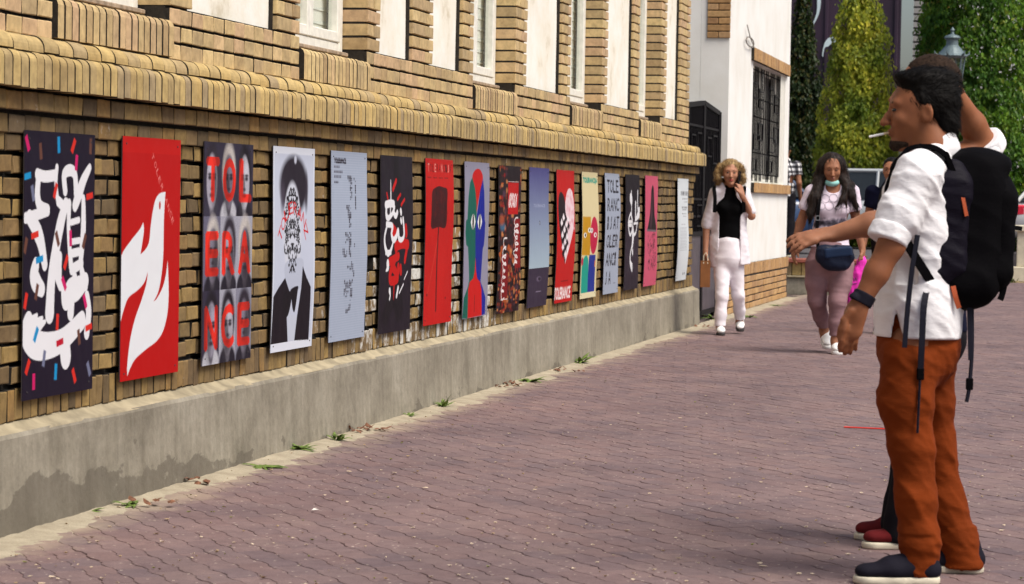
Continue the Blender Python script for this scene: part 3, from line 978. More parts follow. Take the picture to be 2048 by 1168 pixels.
M_PRINT, nt, bs = newmat('printed_sheet')
at = N(nt, 'ShaderNodeAttribute', attribute_name='ink'); gm_ = N(nt, 'ShaderNodeGamma', i_Gamma=1.2); nt.links.new(at.outputs['Color'], gm_.inputs[0]); nt.links.new(mixc(nt, gm_.outputs[0], (0.84, 0.84, 0.84), 1.0, 'MULTIPLY'), bs.inputs['Base Color'])
bs.inputs['Roughness'].default_value = 0.5
bs.inputs['Specular IOR Level'].default_value = 0.12
tc = N(nt, 'ShaderNodeTexCoord'); no = N(nt, 'ShaderNodeTexNoise', i_Scale=5.0, i_Detail=2.0); nt.links.new(tc.outputs['Object'], no.inputs['Vector'])
bump(nt, bs, no.outputs[0], 0.25, 0.02)
M_SHEETBACK = flat('grey_board_edge', srgb(60, 54, 58), 0.7)

P0 = [8.972, 9.977, 10.990, 12.000, 13.000, 13.993, 15.000, 16.008, 17.010, 18.010, 19.008, 20.022, 21.030, 22.040, 23.070, 25.020]
ZT = [1.476, 1.482, 1.486, 1.490, 1.490, 1.487, 1.489, 1.488, 1.481, 1.483, 1.481, 1.480, 1.484, 1.487, 1.490, 1.487]
def frame(k, x0, y0, sc):
    "reader of zoomed photograph coordinates: gives (u, v) of sheet k"
    def f(zx, zy):
        p = on_x(x0 + zx / sc, y0 + zy / sc, 0.03)
        return ((p.y - P0[k]) / .7, ZT[k] - p.z)
    def many(L): return [f(*q) for q in L]
    f.many = many
    return f

def hang(k, cv, name, label, bulge=0.0, skew=0.0):
    nu, nv = cv.nu, cv.nv
    ink = cv.out()
    gx, gy = np.meshgrid(np.arange(nu + 1) / nu, np.arange(nv + 1) / nv)
    def off(u, v): return 0.024 + bulge * np.sin(np.pi * v) + bulge * .5 * np.sin(2.4 * np.pi * v + k) * (.4 + .6 * u) + skew * (v - .5)
    y = gx * .7; z = -gy * 1.0
    co = np.stack([off(gx, gy), y, z], -1).reshape(-1, 3)
    idx = np.arange((nu + 1) * (nv + 1)).reshape(nv + 1, nu + 1)
    F = np.stack([idx[:-1, :-1], idx[1:, :-1], idx[1:, 1:], idx[:-1, 1:]], -1).reshape(-1, 4)
    t = empty('poster', (0, P0[k], ZT[k]))
    me = bpy.data.meshes.new('printed_sheet')
    me.from_pydata(co.tolist(), [], F.tolist())
    # one ink colour for each face
    at = me.attributes.new('ink', 'FLOAT_COLOR', 'FACE')
    c4 = np.ones((nu * nv, 4), np.float32); c4[:, :3] = ink.reshape(-1, 3)
    at.data.foreach_set('color', c4.ravel())
    me.polygons.foreach_set('use_smooth', [True] * (nu * nv))
    link('printed_sheet', me, M_PRINT, t)
    mb = MB()
    n = 12
    V, Fb = [], []
    for i in range(n + 1):
        v = i / n
        for u, dx in ((0, -.001), (0, -.005), (1, -.005), (1, -.001)):
            V.append((float(off(u, v)) + dx, u * .7, -v))
    for i in range(n):
        for a, b in ((0, 1), (1, 2), (2, 3)): Fb.append((i * 4 + a, i * 4 + b, (i + 1) * 4 + b, (i + 1) * 4 + a))
    Fb += [(0, 3, 2, 1), (n * 4, n * 4 + 1, n * 4 + 2, n * 4 + 3)]
    mb.add(V, Fb); mb.build('backing_board', M_SHEETBACK, t)
    for u, v in ((.06, .03), (.94, .03), (.06, .97), (.94, .97)):
        x = float(off(u, v)); mb = MB()
        mb.tube([(x - .03, u * .7, -v), (x + .0025, u * .7, -v)], 0.004, 6)
        mb.build('screw', M_SHEETBACK, t)
    tag(t, label, 'poster', 'posters along the brick wall')
    return t

WHITE, BLACK = (238, 238, 242), (22, 16, 24)
rq = random.Random(3)
# 1 white lettering on indigo with confetti
f = frame(0, 30, 240, 2.05); c = Canvas(120, 260, (40, 28, 52))
for P, wd in [(((178, 195), (174, 260), (182, 338)), .036), (((98, 222), (130, 232), (172, 226)), .052), (((104, 226), (98, 300), (108, 352), (140, 368)), (.05, .06, .05)),
              (((50, 402), (85, 392), (140, 372)), .05), (((66, 400), (90, 440), (112, 500), (128, 592)), (.07, .09, .06)), (((214, 345), (192, 430), (172, 540), (156, 650), (148, 790)), (.06, .085, .085, .085, .10)),
              (((186, 335), (205, 352), (218, 342)), .05), (((212, 290), (208, 225), (232, 206), (252, 226), (256, 300)), (.05, .055, .05)), (((312, 196), (286, 250), (262, 322), (252, 350)), (.04, .075, .06)),
              (((228, 345), (226, 460), (236, 600)), (.05, .04, .05)), (((286, 325), (286, 450), (274, 592)), (.045, .06, .05)), (((236, 420), (268, 410)), .03), (((236, 500), (270, 494)), .03), (((236, 548), (268, 540)), .04), (((238, 614), (278, 588)), .05),
              (((92, 594), (84, 640), (100, 676), (116, 694)), (.07, .10, .07)), (((190, 560), (182, 620), (192, 684)), (.05, .09, .04)), (((206, 690), (214, 740), (232, 700), (262, 690), (294, 660)), (.06, .10, .12, .08)),
              (((240, 690), (234, 790)), .075), (((280, 620), (296, 680)), .05), (((250, 640), (262, 690)), .05),
              (((62, 826), (56, 874), (84, 918), (138, 926), (204, 900), (280, 822)), (.09, .14, .13, .11, .09)), (((72, 826), (96, 800)), (.05, .02)), (((88, 836), (118, 812)), (.05, .02)), (((104, 848), (130, 826)), (.05, .02)),
              (((300, 728), (308, 790), (300, 872)), .065), (((208, 905), (214, 968)), .12)]:
    c.stroke(f.many(P), [k_ * .86 for k_ in wd] if isinstance(wd, tuple) else wd * .86, WHITE)
PK, BR_, BL, RD, GY = (214, 40, 120), (120, 82, 70), (34, 158, 210), (222, 62, 48), (130, 134, 160)
for x, y, a, col in [(58, 95, 120, PK), (112, 128, 100, BR_), (186, 102, 95, BL), (246, 106, 55, RD), (316, 108, 88, BR_), (258, 175, 80, PK), (172, 290, 65, RD), (80, 300, 110, GY), (180, 487, 120, BR_), (290, 497, 60, BR_), (234, 485, 95, PK),
                     (50, 515, 70, BR_), (215, 583, 55, RD), (207, 670, 130, PK), (95, 705, 70, BR_), (50, 742, 70, RD), (293, 743, 120, PK), (180, 828, 85, RD), (92, 880, 55, BL), (268, 890, 105, BR_), (125, 978, 75, GY), (58, 1013, 55, RD),
                     (173, 1032, 85, BL), (83, 1073, 90, PK), (248, 1048, 120, RD), (308, 1020, 120, GY)]:
    u, v = f(x, y); c.chip(u, v, .062, .026, a, col)
for x, y, col in [(57, 230, BL), (312, 312, RD), (88, 472, RD), (107, 572, BL), (308, 850, RD), (190, 912, (200, 24, 60))]:
    u, v = f(x, y); c.chip(u, v, .07, .024, 8, col)
hang(0, c, 'lettering', 'indigo poster of white brush lettering among small coloured confetti strips')
# 2 dove on red
f = frame(1, 230, 260, 2.293); c = Canvas(120, 250, (196, 10, 4)); c.rect(0, 1, 0, .065, (206, 24, 14))
c.poly(spline(f.many([(238, 283), (210, 292), (192, 320), (180, 370), (170, 440), (163, 510), (148, 545), (123, 571)]), False).tolist() +
       spline(f.many([(123, 571), (131, 520), (139, 460), (136, 423)]), False).tolist() + spline(f.many([(136, 423), (120, 455), (85, 500), (50, 548), (33, 582)]), False).tolist() +
       spline(f.many([(31, 885), (45, 830), (68, 770), (110, 735), (140, 700), (157, 650)]), False).tolist() +
       spline(f.many([(157, 650), (150, 705), (128, 780), (100, 860), (80, 940), (68, 1020), (62, 1090), (63, 1130)]), False).tolist() +
       spline(f.many([(63, 1130), (75, 1095), (100, 1050), (150, 1005), (195, 970), (225, 925), (245, 850), (252, 760), (250, 650), (247, 598)]), False).tolist() +
       spline(f.many([(247, 598), (240, 660), (225, 720), (200, 770), (183, 787)]), False).tolist() + spline(f.many([(183, 787), (205, 740), (220, 660), (228, 560), (230, 430), (234, 340), (238, 283)]), False).tolist(), (236, 238, 242))
u, v = f(212, 346); c.ell(u, v, .016, .017, (196, 10, 4))
for ch, x, y in zip('TOLERANCE', (180, 192, 202, 211, 222, 243, 252, 262, 270), (124, 160, 195, 228, 262, 325, 357, 385, 415)):
    u, v = f(x, y); c.text(ch, u - .02, u + .02, v - .013, v + .013, (238, 150, 146), rot=-55)
hang(1, c, 'dove', 'red poster with one large white dove in flight')
# 3 nine tinted portraits, plain generic faces
c = Canvas(120, 240, (92, 88, 110))
for row in range(3):
    for col in range(3):
        r_ = random.Random(row * 3 + col + 20)
        u0, v0 = col / 3, row / 3
        U = lambda a: u0 + a / 3
        Vv = lambda a: v0 + a / 3
        bgc = [(150, 150, 165), (66, 60, 80), (120, 118, 138), (176, 176, 188)][r_.randrange(4)]
        c.rect(U(0), U(1), Vv(0), Vv(1), bgc)
        cx = .5 + r_.uniform(-.08, .08); lit = r_.choice((-1, 1))
        c.ell(U(cx), Vv(1.02), .17, .085, r_.choice([(44, 38, 54), (70, 66, 84), (196, 196, 204)]), 1, .1)          # shoulders
        c.ell(U(cx), Vv(.40), .135, .135, r_.choice([(38, 30, 44), (60, 52, 66), (206, 200, 196), (48, 40, 52)]), 1, .15)    # hair
        sk = r_.choice([(178, 174, 186), (158, 154, 168), (190, 188, 198), (128, 122, 136)])
        c.ell(U(cx), Vv(.80), .05, .07, tuple(int(k_ * .7) for k_ in sk), 1, .2)
        c.ell(U(cx), Vv(.53), .105, .125, sk, 1, .08)
        c.ell(U(cx - lit * .17), Vv(.55), .055, .11, tuple(int(k_ * .48) for k_ in sk), .8, .6)
        c.ell(U(cx + lit * .08), Vv(.36), .05, .03, tuple(min(255, int(k_ * 1.15)) for k_ in sk), .8, .6)
        for e_ in (-1, 1):
            c.ell(U(cx + e_ * .13), Vv(.48), .030, .010, (40, 32, 46), .95, .5)
            c.ell(U(cx + e_ * .13), Vv(.435), .034, .006, (44, 36, 48), .9, .5)
        c.ell(U(cx + lit * -.03), Vv(.58), .016, .035, tuple(int(k_ * .6) for k_ in sk), .8, .6)
        c.ell(U(cx), Vv(.63), .026, .008, (58, 48, 60), .8, .5)
        c.ell(U(cx), Vv(.715), .042, .010, (70, 50, 62), .95, .5)
        if r_.random() < .3: c.ell(U(cx), Vv(.79), .07, .05, (50, 42, 54), .7, .5)
c.grain(.06, 1)
keep = c.a.copy()
for ch, col, row in zip('TOLERANCE', (0, 1, 2) * 3, (0, 0, 0, 1, 1, 1, 2, 2, 2)):
    u0, v0 = col / 3, row / 3
    n_ = c.a.copy(); c.text(ch, u0 + .055, u0 + .29, v0 + .075, v0 + .262, (236, 62, 46), bold=.016)
lum = keep.mean(2, keepdims=True)
inked = np.abs(c.a - keep).max(2, keepdims=True) > .02
c.a = np.where(inked, c.a * np.clip(.45 + lum * 1.5, .35, 1.1), c.a)
hang(2, c, 'faces', 'poster of nine grey portraits overprinted with large red letters')
# 4 face of ornament with bow tie
f = frame(3, 535, 285, 2.752); c = Canvas(110, 240, (206, 212, 228))
c.rect(0, 1, 0, .035, (226, 230, 240)); c.rect(0, 1, .955, 1, (228, 232, 242)); c.rect(0, .03, 0, 1, (222, 228, 240)); c.rect(.97, 1, 0, 1, (222, 228, 240))
u, v = f(150, 235); c.ell(u, v, .33, .145, (52, 44, 58), 1, .12); u, v = f(88, 300); c.ell(u, v, .05, .07, (90, 82, 98), .8, .5)
u, v = f(218, 270); c.ell(u, v, .04, .09, (60, 50, 64), .9, .4); u, v = f(160, 95); c.ell(u, v, .03, .02, (210, 214, 228), 1, .3)
u, v = f(138, 490); c.ell(u, v, .215, .245, (214, 218, 230), 1, .06); u0, v0 = u, v
c.smooth(f.many([(100, 660), (94, 760), (80, 800), (120, 820), (180, 800), (192, 740), (190, 640)]), (196, 202, 218))
c.poly(f.many([(96, 745), (60, 800), (33, 850), (24, 1112), (118, 1097), (108, 950), (120, 820)]), (34, 24, 38))
c.poly(f.many([(192, 680), (212, 740), (237, 795), (233, 1085), (154, 1090), (166, 950), (184, 800)]), (34, 24, 38))
c.poly(f.many([(108, 950), (166, 950), (154, 1090), (118, 1097)]), (206, 212, 226))
c.smooth(f.many([(88, 830), (122, 818), (132, 862), (116, 950), (96, 958), (84, 900)]), (28, 20, 32))
c.smooth(f.many([(126, 812), (166, 790), (164, 830), (152, 928), (140, 918), (132, 860)]), (30, 22, 34))
for i in range(120):                       # mirrored curls filling the oval
    a = rq.uniform(-3.1, 3.1); rr = math.sqrt(rq.random()) * .93
    pu, pv = abs(rr * math.sin(a)) * .2, rr * math.cos(a) * .235
    t0 = rq.uniform(0, 6.28); sz = rq.uniform(.010, .026); n_ = rq.uniform(1.6, 3.6)
    arcp = [(sz * (1 - .2 * k) * math.cos(t0 + n_ * k / 3) / .7, sz * (1 - .2 * k) * math.sin(t0 + n_ * k / 3)) for k in range(4)]
    for sg in (-1, 1): c.stroke([(u0 + sg * (pu + x), v0 + pv + y) for x, y in arcp], [.003, .011, .003], (26, 18, 30))
for ch, x, y, a in zip('TOLERANZ', (72, 88, 106, 130, 156, 180, 202, 212), (505, 447, 395, 362, 362, 388, 428, 488), (48, 40, 24, 8, -6, -20, -38, -55)):
    u, v = f(x, y); c.text(ch, u - .05, u + .05, v - .03, v + .03, (214, 24, 32), rot=a)
hang(3, c, 'ornament', 'pale poster of a man in bow tie whose face is black ornament', .006)
# 5 halftone on blue grey
f = frame(4, 650, 295, 2.957); c = Canvas(100, 230, (176, 186, 204))
u0, v0 = f(62, 62); u1, v1 = f(131, 95); c.text('TOLERANCE', u0, u1, v0, v1, (44, 32, 52), bold=.008)
for y, w_ in ((113, 92), (143, 108), (172, 102), (204, 78)):
    u0, v0 = f(60, y - 8); u1, v1 = f(w_, y + 8)
    x = u0
    while x < u1: c.rect(x, x + .028, v0, v1, (66, 56, 76)); x += .040
for (xa, ya, xb, yb, n_) in [(140, 170, 165, 200, 30), (155, 195, 160, 310, 26), (180, 175, 186, 360, 18), (130, 345, 155, 420, 30), (146, 400, 152, 475, 14), (120, 500, 150, 560, 22), (140, 540, 150, 640, 30), (105, 600, 130, 650, 22), (168, 560, 174, 600, 6),
                             (135, 680, 165, 720, 18), (165, 720, 172, 780, 8), (112, 785, 135, 870, 24), (138, 785, 160, 830, 22), (152, 840, 160, 900, 14), (146, 925, 156, 955, 8), (122, 960, 150, 970, 8), (110, 840, 130, 880, 10)]:
    for _ in range(n_):
        u, v = f(rq.uniform(xa, xb), rq.uniform(ya, yb)); v = round(v / .012) * .012; u = round(u / .035) * .035
        s_ = rq.uniform(.003, .007); c.rect(u - s_ * 2.2, u + s_ * 2.2, v - s_, v + s_, (48, 36, 54))
for i in range(0, 230, 3): c.rect(0, 1, i / 230, (i + 1) / 230, (196, 204, 218), .35)
hang(4, c, 'halftone', 'blue grey poster of sparse dark halftone marks under a small title', .006)
# 6 black calligraphy
f = frame(5, 750, 305, 3.2); c = Canvas(100, 230, (42, 30, 46))
for _ in range(60):
    u, v = rq.random(), rq.random(); c.ell(u, v, rq.uniform(.01, .05), rq.uniform(.01, .05), (28, 18, 30), .45, .5)
c.smooth(f.many([(130, 60), (160, 60), (165, 400), (160, 700), (185, 1000), (150, 1090), (120, 1000), (80, 1100), (50, 1050), (100, 800)]), (26, 16, 28), .8)
REDI = (206, 26, 20)
for P, wd in [(((78, 262), (84, 300)), .02), (((118, 236), (140, 180)), .03), (((145, 300), (165, 268)), .02), (((168, 335), (190, 300)), .02), (((195, 480), (198, 520)), .05), (((132, 600), (175, 582), (208, 590)), .06), (((138, 600), (135, 660)), .045),
              (((206, 590), (192, 690)), .045), (((92, 700), (150, 664)), .05), (((126, 690), (100, 770), (104, 820), (146, 806), (132, 760), (108, 730)), .055), (((126, 830), (124, 940)), (.03, .01)), (((150, 730), (152, 760)), .05), (((165, 735), (168, 765)), .045), (((110, 490), (130, 520)), .07)]:
    c.stroke(f.many(P), list(wd) if isinstance(wd, tuple) else wd, REDI)
for P, wd in [(((105, 178), (102, 320), (93, 430)), (.010, .022, .01)), (((70, 335), (100, 326), (120, 330)), .045), (((74, 350), (72, 396), (84, 420), (112, 388), (124, 350)), (.03, .04, .03, .03)), (((122, 350), (120, 386), (132, 406), (142, 384)), .035),
              (((80, 458), (62, 530), (64, 600), (84, 650), (106, 610), (118, 550)), (.02, .03, .035, .03, .015)), (((74, 460), (110, 470), (104, 520), (116, 560), (134, 540), (146, 500), (152, 550), (172, 556), (184, 520), (178, 424)), (.035, .03, .04, .035, .03, .03)),
              (((164, 372), (166, 386)), .035), (((164, 430), (167, 444)), .03), (((82, 710), (84, 734), (72, 758)), (.05, .045, .01)), (((210, 762), (190, 812)), .010), (((186, 842), (160, 900)), .012), (((152, 866), (143, 918)), .03), (((98, 886), (102, 912), (98, 938)), (.04, .02, .02)),
              (((70, 640), (100, 640)), .03)]:
    c.stroke(f.many(P), list(wd) if isinstance(wd, tuple) else wd, WHITE)
hang(5, c, 'calligraphy', 'black poster with white calligraphy above red brush splashes', .006)
# 7 shovel
f = frame(6, 840, 310, 3.436); c = Canvas(90, 220, (204, 28, 18))
for i in range(30): c.ell(rq.random(), rq.random(), .2, .1, rq.choice([(214, 40, 26), (190, 20, 14)]), .25, .8)
u0, v0 = f(60, 58); u1, v1 = f(222, 105); v1 = v0 + .048
for i, ch in enumerate('TOLERANCIJA'):
    a = u0 + (u1 - u0) * i / 11; c.text(ch, a, a + (u1 - u0) / 11 * .66, v0, v1, (90, 12, 12) if i % 3 else (228, 170, 160))
for x in range(4): c.rect(.06 + .2 * x, .2 + .2 * x, .11, .117, (110, 14, 14), .8)
c.smooth(f.many([(86, 245), (104, 226), (130, 214), (160, 222), (186, 238), (184, 330), (175, 490), (125, 495), (76, 502), (76, 400), (80, 300)]), (78, 10, 16))
for i in range(50):
    u, v = f(rq.uniform(82, 180), rq.uniform(235, 490)); c.ell(u, v, rq.uniform(.01, .04), rq.uniform(.005, .02), rq.choice([(110, 24, 24), (54, 6, 12), (96, 14, 20)]), .6, .6)
c.stroke(f.many([(125, 490), (121, 600), (117, 760), (111, 1066)]), .026, (84, 14, 16)); c.stroke(f.many([(123, 560), (119, 700)]), .010, (150, 50, 44))
c.stroke(f.many([(116, 600), (86, 780), (54, 955)]), .004, (230, 120, 100)); c.ell(*f(50, 962), .02, .008, (60, 8, 10)); c.ell(*f(176, 982), .02, .007, (90, 10, 12))
c.grain(.04, 4)
hang(6, c, 'shovel', 'bright red poster of a dark maroon shovel standing upright', .008)
# 8 tricolour head
f = frame(7, 840, 310, 3.436); c = Canvas(90, 220, (158, 156, 174))
c.poly(f.many([(362, 152), (345, 190), (333, 290), (326, 440), (316, 452), (312, 540), (318, 618), (330, 632), (335, 740), (338, 860), (328, 910), (302, 985), (294, 1127), (332, 1121), (332, 930), (345, 880), (380, 848), (384, 740), (384, 600), (388, 480), (389, 350), (382, 250), (372, 180)]), (6, 112, 98))
c.poly(f.many([(432, 158), (440, 250), (444, 440), (449, 465), (446, 560), (440, 625), (433, 640), (426, 740), (416, 868), (440, 945), (449, 980), (447, 1093), (424, 1102), (420, 930), (408, 866), (386, 848), (381, 740), (382, 500), (392, 400), (412, 250)]), (18, 44, 158))
c.poly(spline(f.many([(362, 154), (375, 112), (400, 94), (422, 112), (432, 160), (414, 240), (398, 330), (388, 390), (387, 330), (378, 230)]), True), (204, 22, 18))
c.poly(f.many([(383, 700), (376, 800), (366, 848), (342, 872), (331, 925), (331, 1122), (426, 1102), (422, 925), (412, 870), (394, 850), (386, 800)]), (208, 28, 22))
for x in (365, 411):
    u, v = f(x, 459)
    c.poly(np.array([(u - .095, v)] + [(u - .095 + .19 * k / 8, v - .052 * math.sin(math.pi * k / 8)) for k in range(1, 8)] + [(u + .095, v)] + [(u + .095 - .19 * k / 8, v + .052 * math.sin(math.pi * k / 8)) for k in range(1, 8)]), (240, 240, 240))
    c.ell(u, v, .034, .052, BLACK)
c.stroke(f.many([(376, 965), (375, 1075)]), .012, (70, 10, 14), .8)
hang(7, c, 'head', 'grey poster of one long head split into green, red and blue', .008)
# 9 food collage
f = frame(8, 985, 325, 3.83); c = Canvas(80, 210, (44, 16, 24))
for i in range(420):
    u, v = rq.random(), rq.random()
    if .38 < u < .85 and .10 < v < .33: continue
    if u > .8 and v > .3 and v < .7: continue
    c.ell(u, v, rq.uniform(.015, .07), rq.uniform(.006, .026), rq.choice([(150, 62, 28), (196, 104, 44), (110, 30, 32), (70, 24, 36), (205, 140, 90), (40, 14, 22), (92, 60, 80), (160, 24, 28)]), .85, .3)
c.rect(.36, .95, 0, .10, (40, 18, 30)); c.rect(.40, .88, .112, .33, (196, 22, 22)); c.rect(.40, .88, .104, .108, (220, 210, 210))
c.rect(.72, .98, .36, .70, (150, 18, 26)); c.rect(.10, .42, .60, .90, (140, 14, 24))
def scrawl(P, wd): c.stroke(P, wd, (240, 232, 232))
lo = []
for k in range(26): lo.append((.44 + .38 * k / 25 + .03 * math.cos(k * 1.9), .235 + .045 * math.sin(k * 1.55)))
scrawl(lo, .013)
for uc, v0_, v1_, n_ in ((.84, .36, .68, 26), (.28, .50, .90, 30)):
    P_, ph_ = [], 0.0
    for k in range(n_ + 1):
        ph_ += rq.uniform(1.0, 2.3); am_ = rq.uniform(.04, .12)
        P_.append((uc + am_ * math.sin(ph_) - .08 * k / n_, v0_ + (v1_ - v0_) * k / n_ + .020 * math.cos(ph_)))
    scrawl(P_, [.010, .014, .008, .013])
c.rect(.14, .46, .905, .909, (220, 210, 210)); c.ell(*f(75, 490), .12, .03, (70, 120, 150), .9, .4); c.ell(*f(70, 440), .12, .035, (170, 90, 60), .9, .4)
c.grain(.08, 5)
hang(8, c, 'collage', 'dark maroon poster crowded with food photographs and white handwriting', .012)
# 10 gradient sky
c = Canvas(70, 200, (100, 96, 150))
t = np.clip(c.vv / .72, 0, 1)[..., None]
c.a[:] = (1 - t) * np.array(srgb(92, 90, 148)) + t * np.array(srgb(178, 196, 208))
c.rect(0, 1, .72, 1, (68, 56, 78))
for k in range(8): c.rect(.12 + .1 * k, .15 + .1 * k, .77, .93, (84, 72, 94), .6)
c.text('TOLERANCE', .22, .80, .262, .282, (196, 204, 226), .8)
c.poly([(.52, .375), (.555, .395), (.52, .415), (.485, .395)], (40, 36, 60)); c.ell(.52, .395, .014, .008, (200, 210, 220))
c.ell(.52, .80, .12, .018, (120, 108, 130), 1, .3); c.ell(.55, .80, .07, .012, (50, 40, 60)); c.rect(.40, .68, .888, .894, (160, 150, 170))
hang(9, c, 'gradient', 'blue gradient poster almost empty above a dark purple strip', .010)
# 11 chequered heart
f = frame(10, 1105, 335, 4.25); c = Canvas(70, 200, (202, 24, 20))
c.smooth(f.many([(72, 207), (94, 228), (108, 290), (112, 380), (120, 470), (125, 600), (115, 700), (103, 818), (86, 730), (66, 610), (52, 480), (49, 350), (56, 250)]), (42, 16, 30))
c.smooth(f.many([(103, 818), (120, 740), (142, 650), (166, 540), (181, 420), (183, 290), (170, 200), (150, 178), (130, 205), (112, 290), (108, 360), (118, 460), (122, 560), (112, 700)]), (240, 216, 222))
for i in range(36):
    u, v = f(rq.uniform(118, 178), rq.uniform(210, 520)); c.ell(u, v, rq.uniform(.02, .06), rq.uniform(.008, .02), rq.choice([(232, 180, 190), (226, 150, 165), (246, 232, 236)]), .5, .6)
for k in range(7):
    for j in range(4):
        x, y = 72 + j * 19 + k * 2.0, 420 + k * 52 + j * 8
        if x > 140 - k * 4: continue
        col = (244, 236, 240) if (k + j) % 2 else (36, 14, 28)
        c.poly(f.many([(x, y - 42), (x + 10, y), (x, y + 42), (x - 10, y)]), col)
u0, v0 = f(22, 1015); u1, v1 = f(160, 985); c.text('TOLERANCE', u0, u1, .885, .972, (244, 232, 232), bold=.008); c.rect(.3, .72, .835, .842, (120, 10, 14))
hang(10, c, 'heart', 'red poster of a large heart, half dark and half pink, chequered below', .010)
# 12 two coloured faces
f = frame(11, 1105, 335, 4.25); c = Canvas(70, 200, (226, 214, 174))
c.text('TOLERANCIJA', .07, .95, .045, .095, (22, 168, 150), bold=.008)
c.poly(f.many([(254, 418), (319, 418), (315, 746), (247, 746)]), (206, 158, 12))
u, v = f(346, 577); c.ell(u, v, .235, .150, (202, 32, 84))
c.poly(spline(f.many([(246, 1070), (250, 850), (264, 775), (285, 747), (302, 780), (306, 880), (303, 1064)]), False), (16, 170, 152))
c.poly(f.many([(310, 744), (364, 741), (366, 800), (358, 825), (366, 850), (362, 1058), (302, 1064), (306, 880)]), (34, 62, 158))
u, v = f(253, 800); c.ell(u, v, .06, .034, (198, 36, 84)); u, v = f(362, 815); c.ell(u, v, .03, .03, (222, 140, 60))
for x, y, col in ((272, 575, BLACK), (307, 532, (60, 50, 40)), (326, 535, (150, 150, 150)), (356, 572, (202, 32, 84))):
    u, v = f(x, y); c.ell(u, v, .085, .020, (242, 240, 236)); c.ell(u + .01, v, .038, .012, col)
c.rect(0, 1, .955, 1, (232, 224, 190))
hang(11, c, 'faces', 'cream poster of a yellow square face beside a pink round face', .010)
# 13 cut lettering
c = Canvas(110, 220, (176, 184, 200))
for i, wrd in enumerate(('TOLE', 'RANC', 'IJAT', 'OLER', 'ANCI', 'JA')):
    for j, ch in enumerate(wrd):
        u = .13 + j * .20; v = .055 + i * .152
        c.text(ch, u, u + (.17 if ch not in 'IJ' else .08), v, v + .105, (30, 22, 38), shear=.18, bold=.004)
    c.stroke([(.1, .10 + i * .152), (.96, .118 + i * .152)], .005, (176, 184, 200))
c.rect(.66, .82, .915, .92, (90, 84, 100))
hang(12, c, 'letters', 'pale grey poster filled with six lines of sliced black capitals', .012)
# 14 white script on black
f = frame(13, 1195, 340, 4.67); c = Canvas(70, 200, (44, 32, 48))
t = c.vv[..., None]; c.a[:] = c.a * (0.7 + .8 * np.clip(np.sin(np.pi * (t - .2)), 0, 1))
for P, wd in [(((314, 200), (313, 300), (312, 420)), .028), (((306, 262), (312, 282)), .09), (((304, 405), (286, 470), (286, 540), (302, 606), (320, 560), (322, 480), (306, 408)), .03), (((286, 482), (314, 482)), .03), (((286, 517), (314, 517)), .03),
              (((371, 200), (368, 300), (372, 380)), .03), (((350, 310), (350, 460)), (.05, .09, .04)), (((376, 370), (382, 400), (350, 470)), (.04, .10, .02)), (((336, 500), (372, 496)), .022), (((368, 500), (354, 590), (322, 606)), .03), (((326, 560), (330, 620), (324, 704)), (.08, .10, .05)),
              (((322, 704), (306, 780), (304, 860), (320, 912)), (.03, .035, .05, .08)), (((326, 765), (328, 800)), (.06, .01))]:
    c.stroke(f.many(P), list(wd) if isinstance(wd, tuple) else wd, WHITE)
c.rect(.55, .58, .78, 1, (30, 20, 32), .7)
hang(13, c, 'script', 'black poster with a single upright white ornamental script', .012)
# 15 pink with black cone
f = frame(14, 1195, 340, 4.67); c = Canvas(70, 200, (212, 104, 130))
c.smooth(f.many([(514, 143), (502, 190), (496, 300), (486, 430), (468, 530), (462, 556), (500, 562), (546, 558), (540, 470), (533, 430), (527, 280), (523, 170)]), (36, 22, 30))
c.stroke(f.many([(512, 220), (506, 400), (496, 530)]), [.02, .09, .06], (96, 66, 78), .5)
c.poly(f.many([(459, 553), (548, 560), (546, 578), (458, 573)]), (128, 112, 120))
for i in range(95):
    x = rq.uniform(466, 535); y = rq.uniform(600, 920); t0 = rq.uniform(0, 6.28); sz = rq.uniform(.010, .028)
    u, v = f(x, y); c.stroke([(u + sz * math.cos(t0 + k * 1.1) / .7, v + sz * math.sin(t0 + k * 1.1)) for k in range(4)], [.004, .012, .004], (84, 30, 46), .9)
hang(14, c, 'cone', 'pink poster of a tall black cone above dark arabesques', .012)
# 16 white sheet of small print
c = Canvas(60, 180, (228, 234, 238))
for u0, u1, v0, v1, g_ in [(.3, .95, .125, .165, 120), (.45, .95, .19, .203, 140), (.62, .92, .222, .234, 160), (.4, .9, .275, .292, 110), (.45, .85, .30, .312, 150), (.42, .85, .338, .35, 120), (.5, .82, .365, .375, 170), (.3, .7, .445, .452, 170), (.55, .85, .905, .908, 170), (.62, .70, .925, .95, 60), (.76, .84, .925, .95, 60)]:
    x = u0
    while x < u1: c.rect(x, min(u1, x + rq.uniform(.03, .08)), v0, v1, (g_, g_, g_ + 6)); x += .09
for k in range(22): c.rect(.22, .88 - .1 * rq.random(), .48 + k * .0105, .4835 + k * .0105, (176, 180, 186))
hang(15, c, 'notice', 'white poster of fine grey print, last before the corner by the gate', .016)

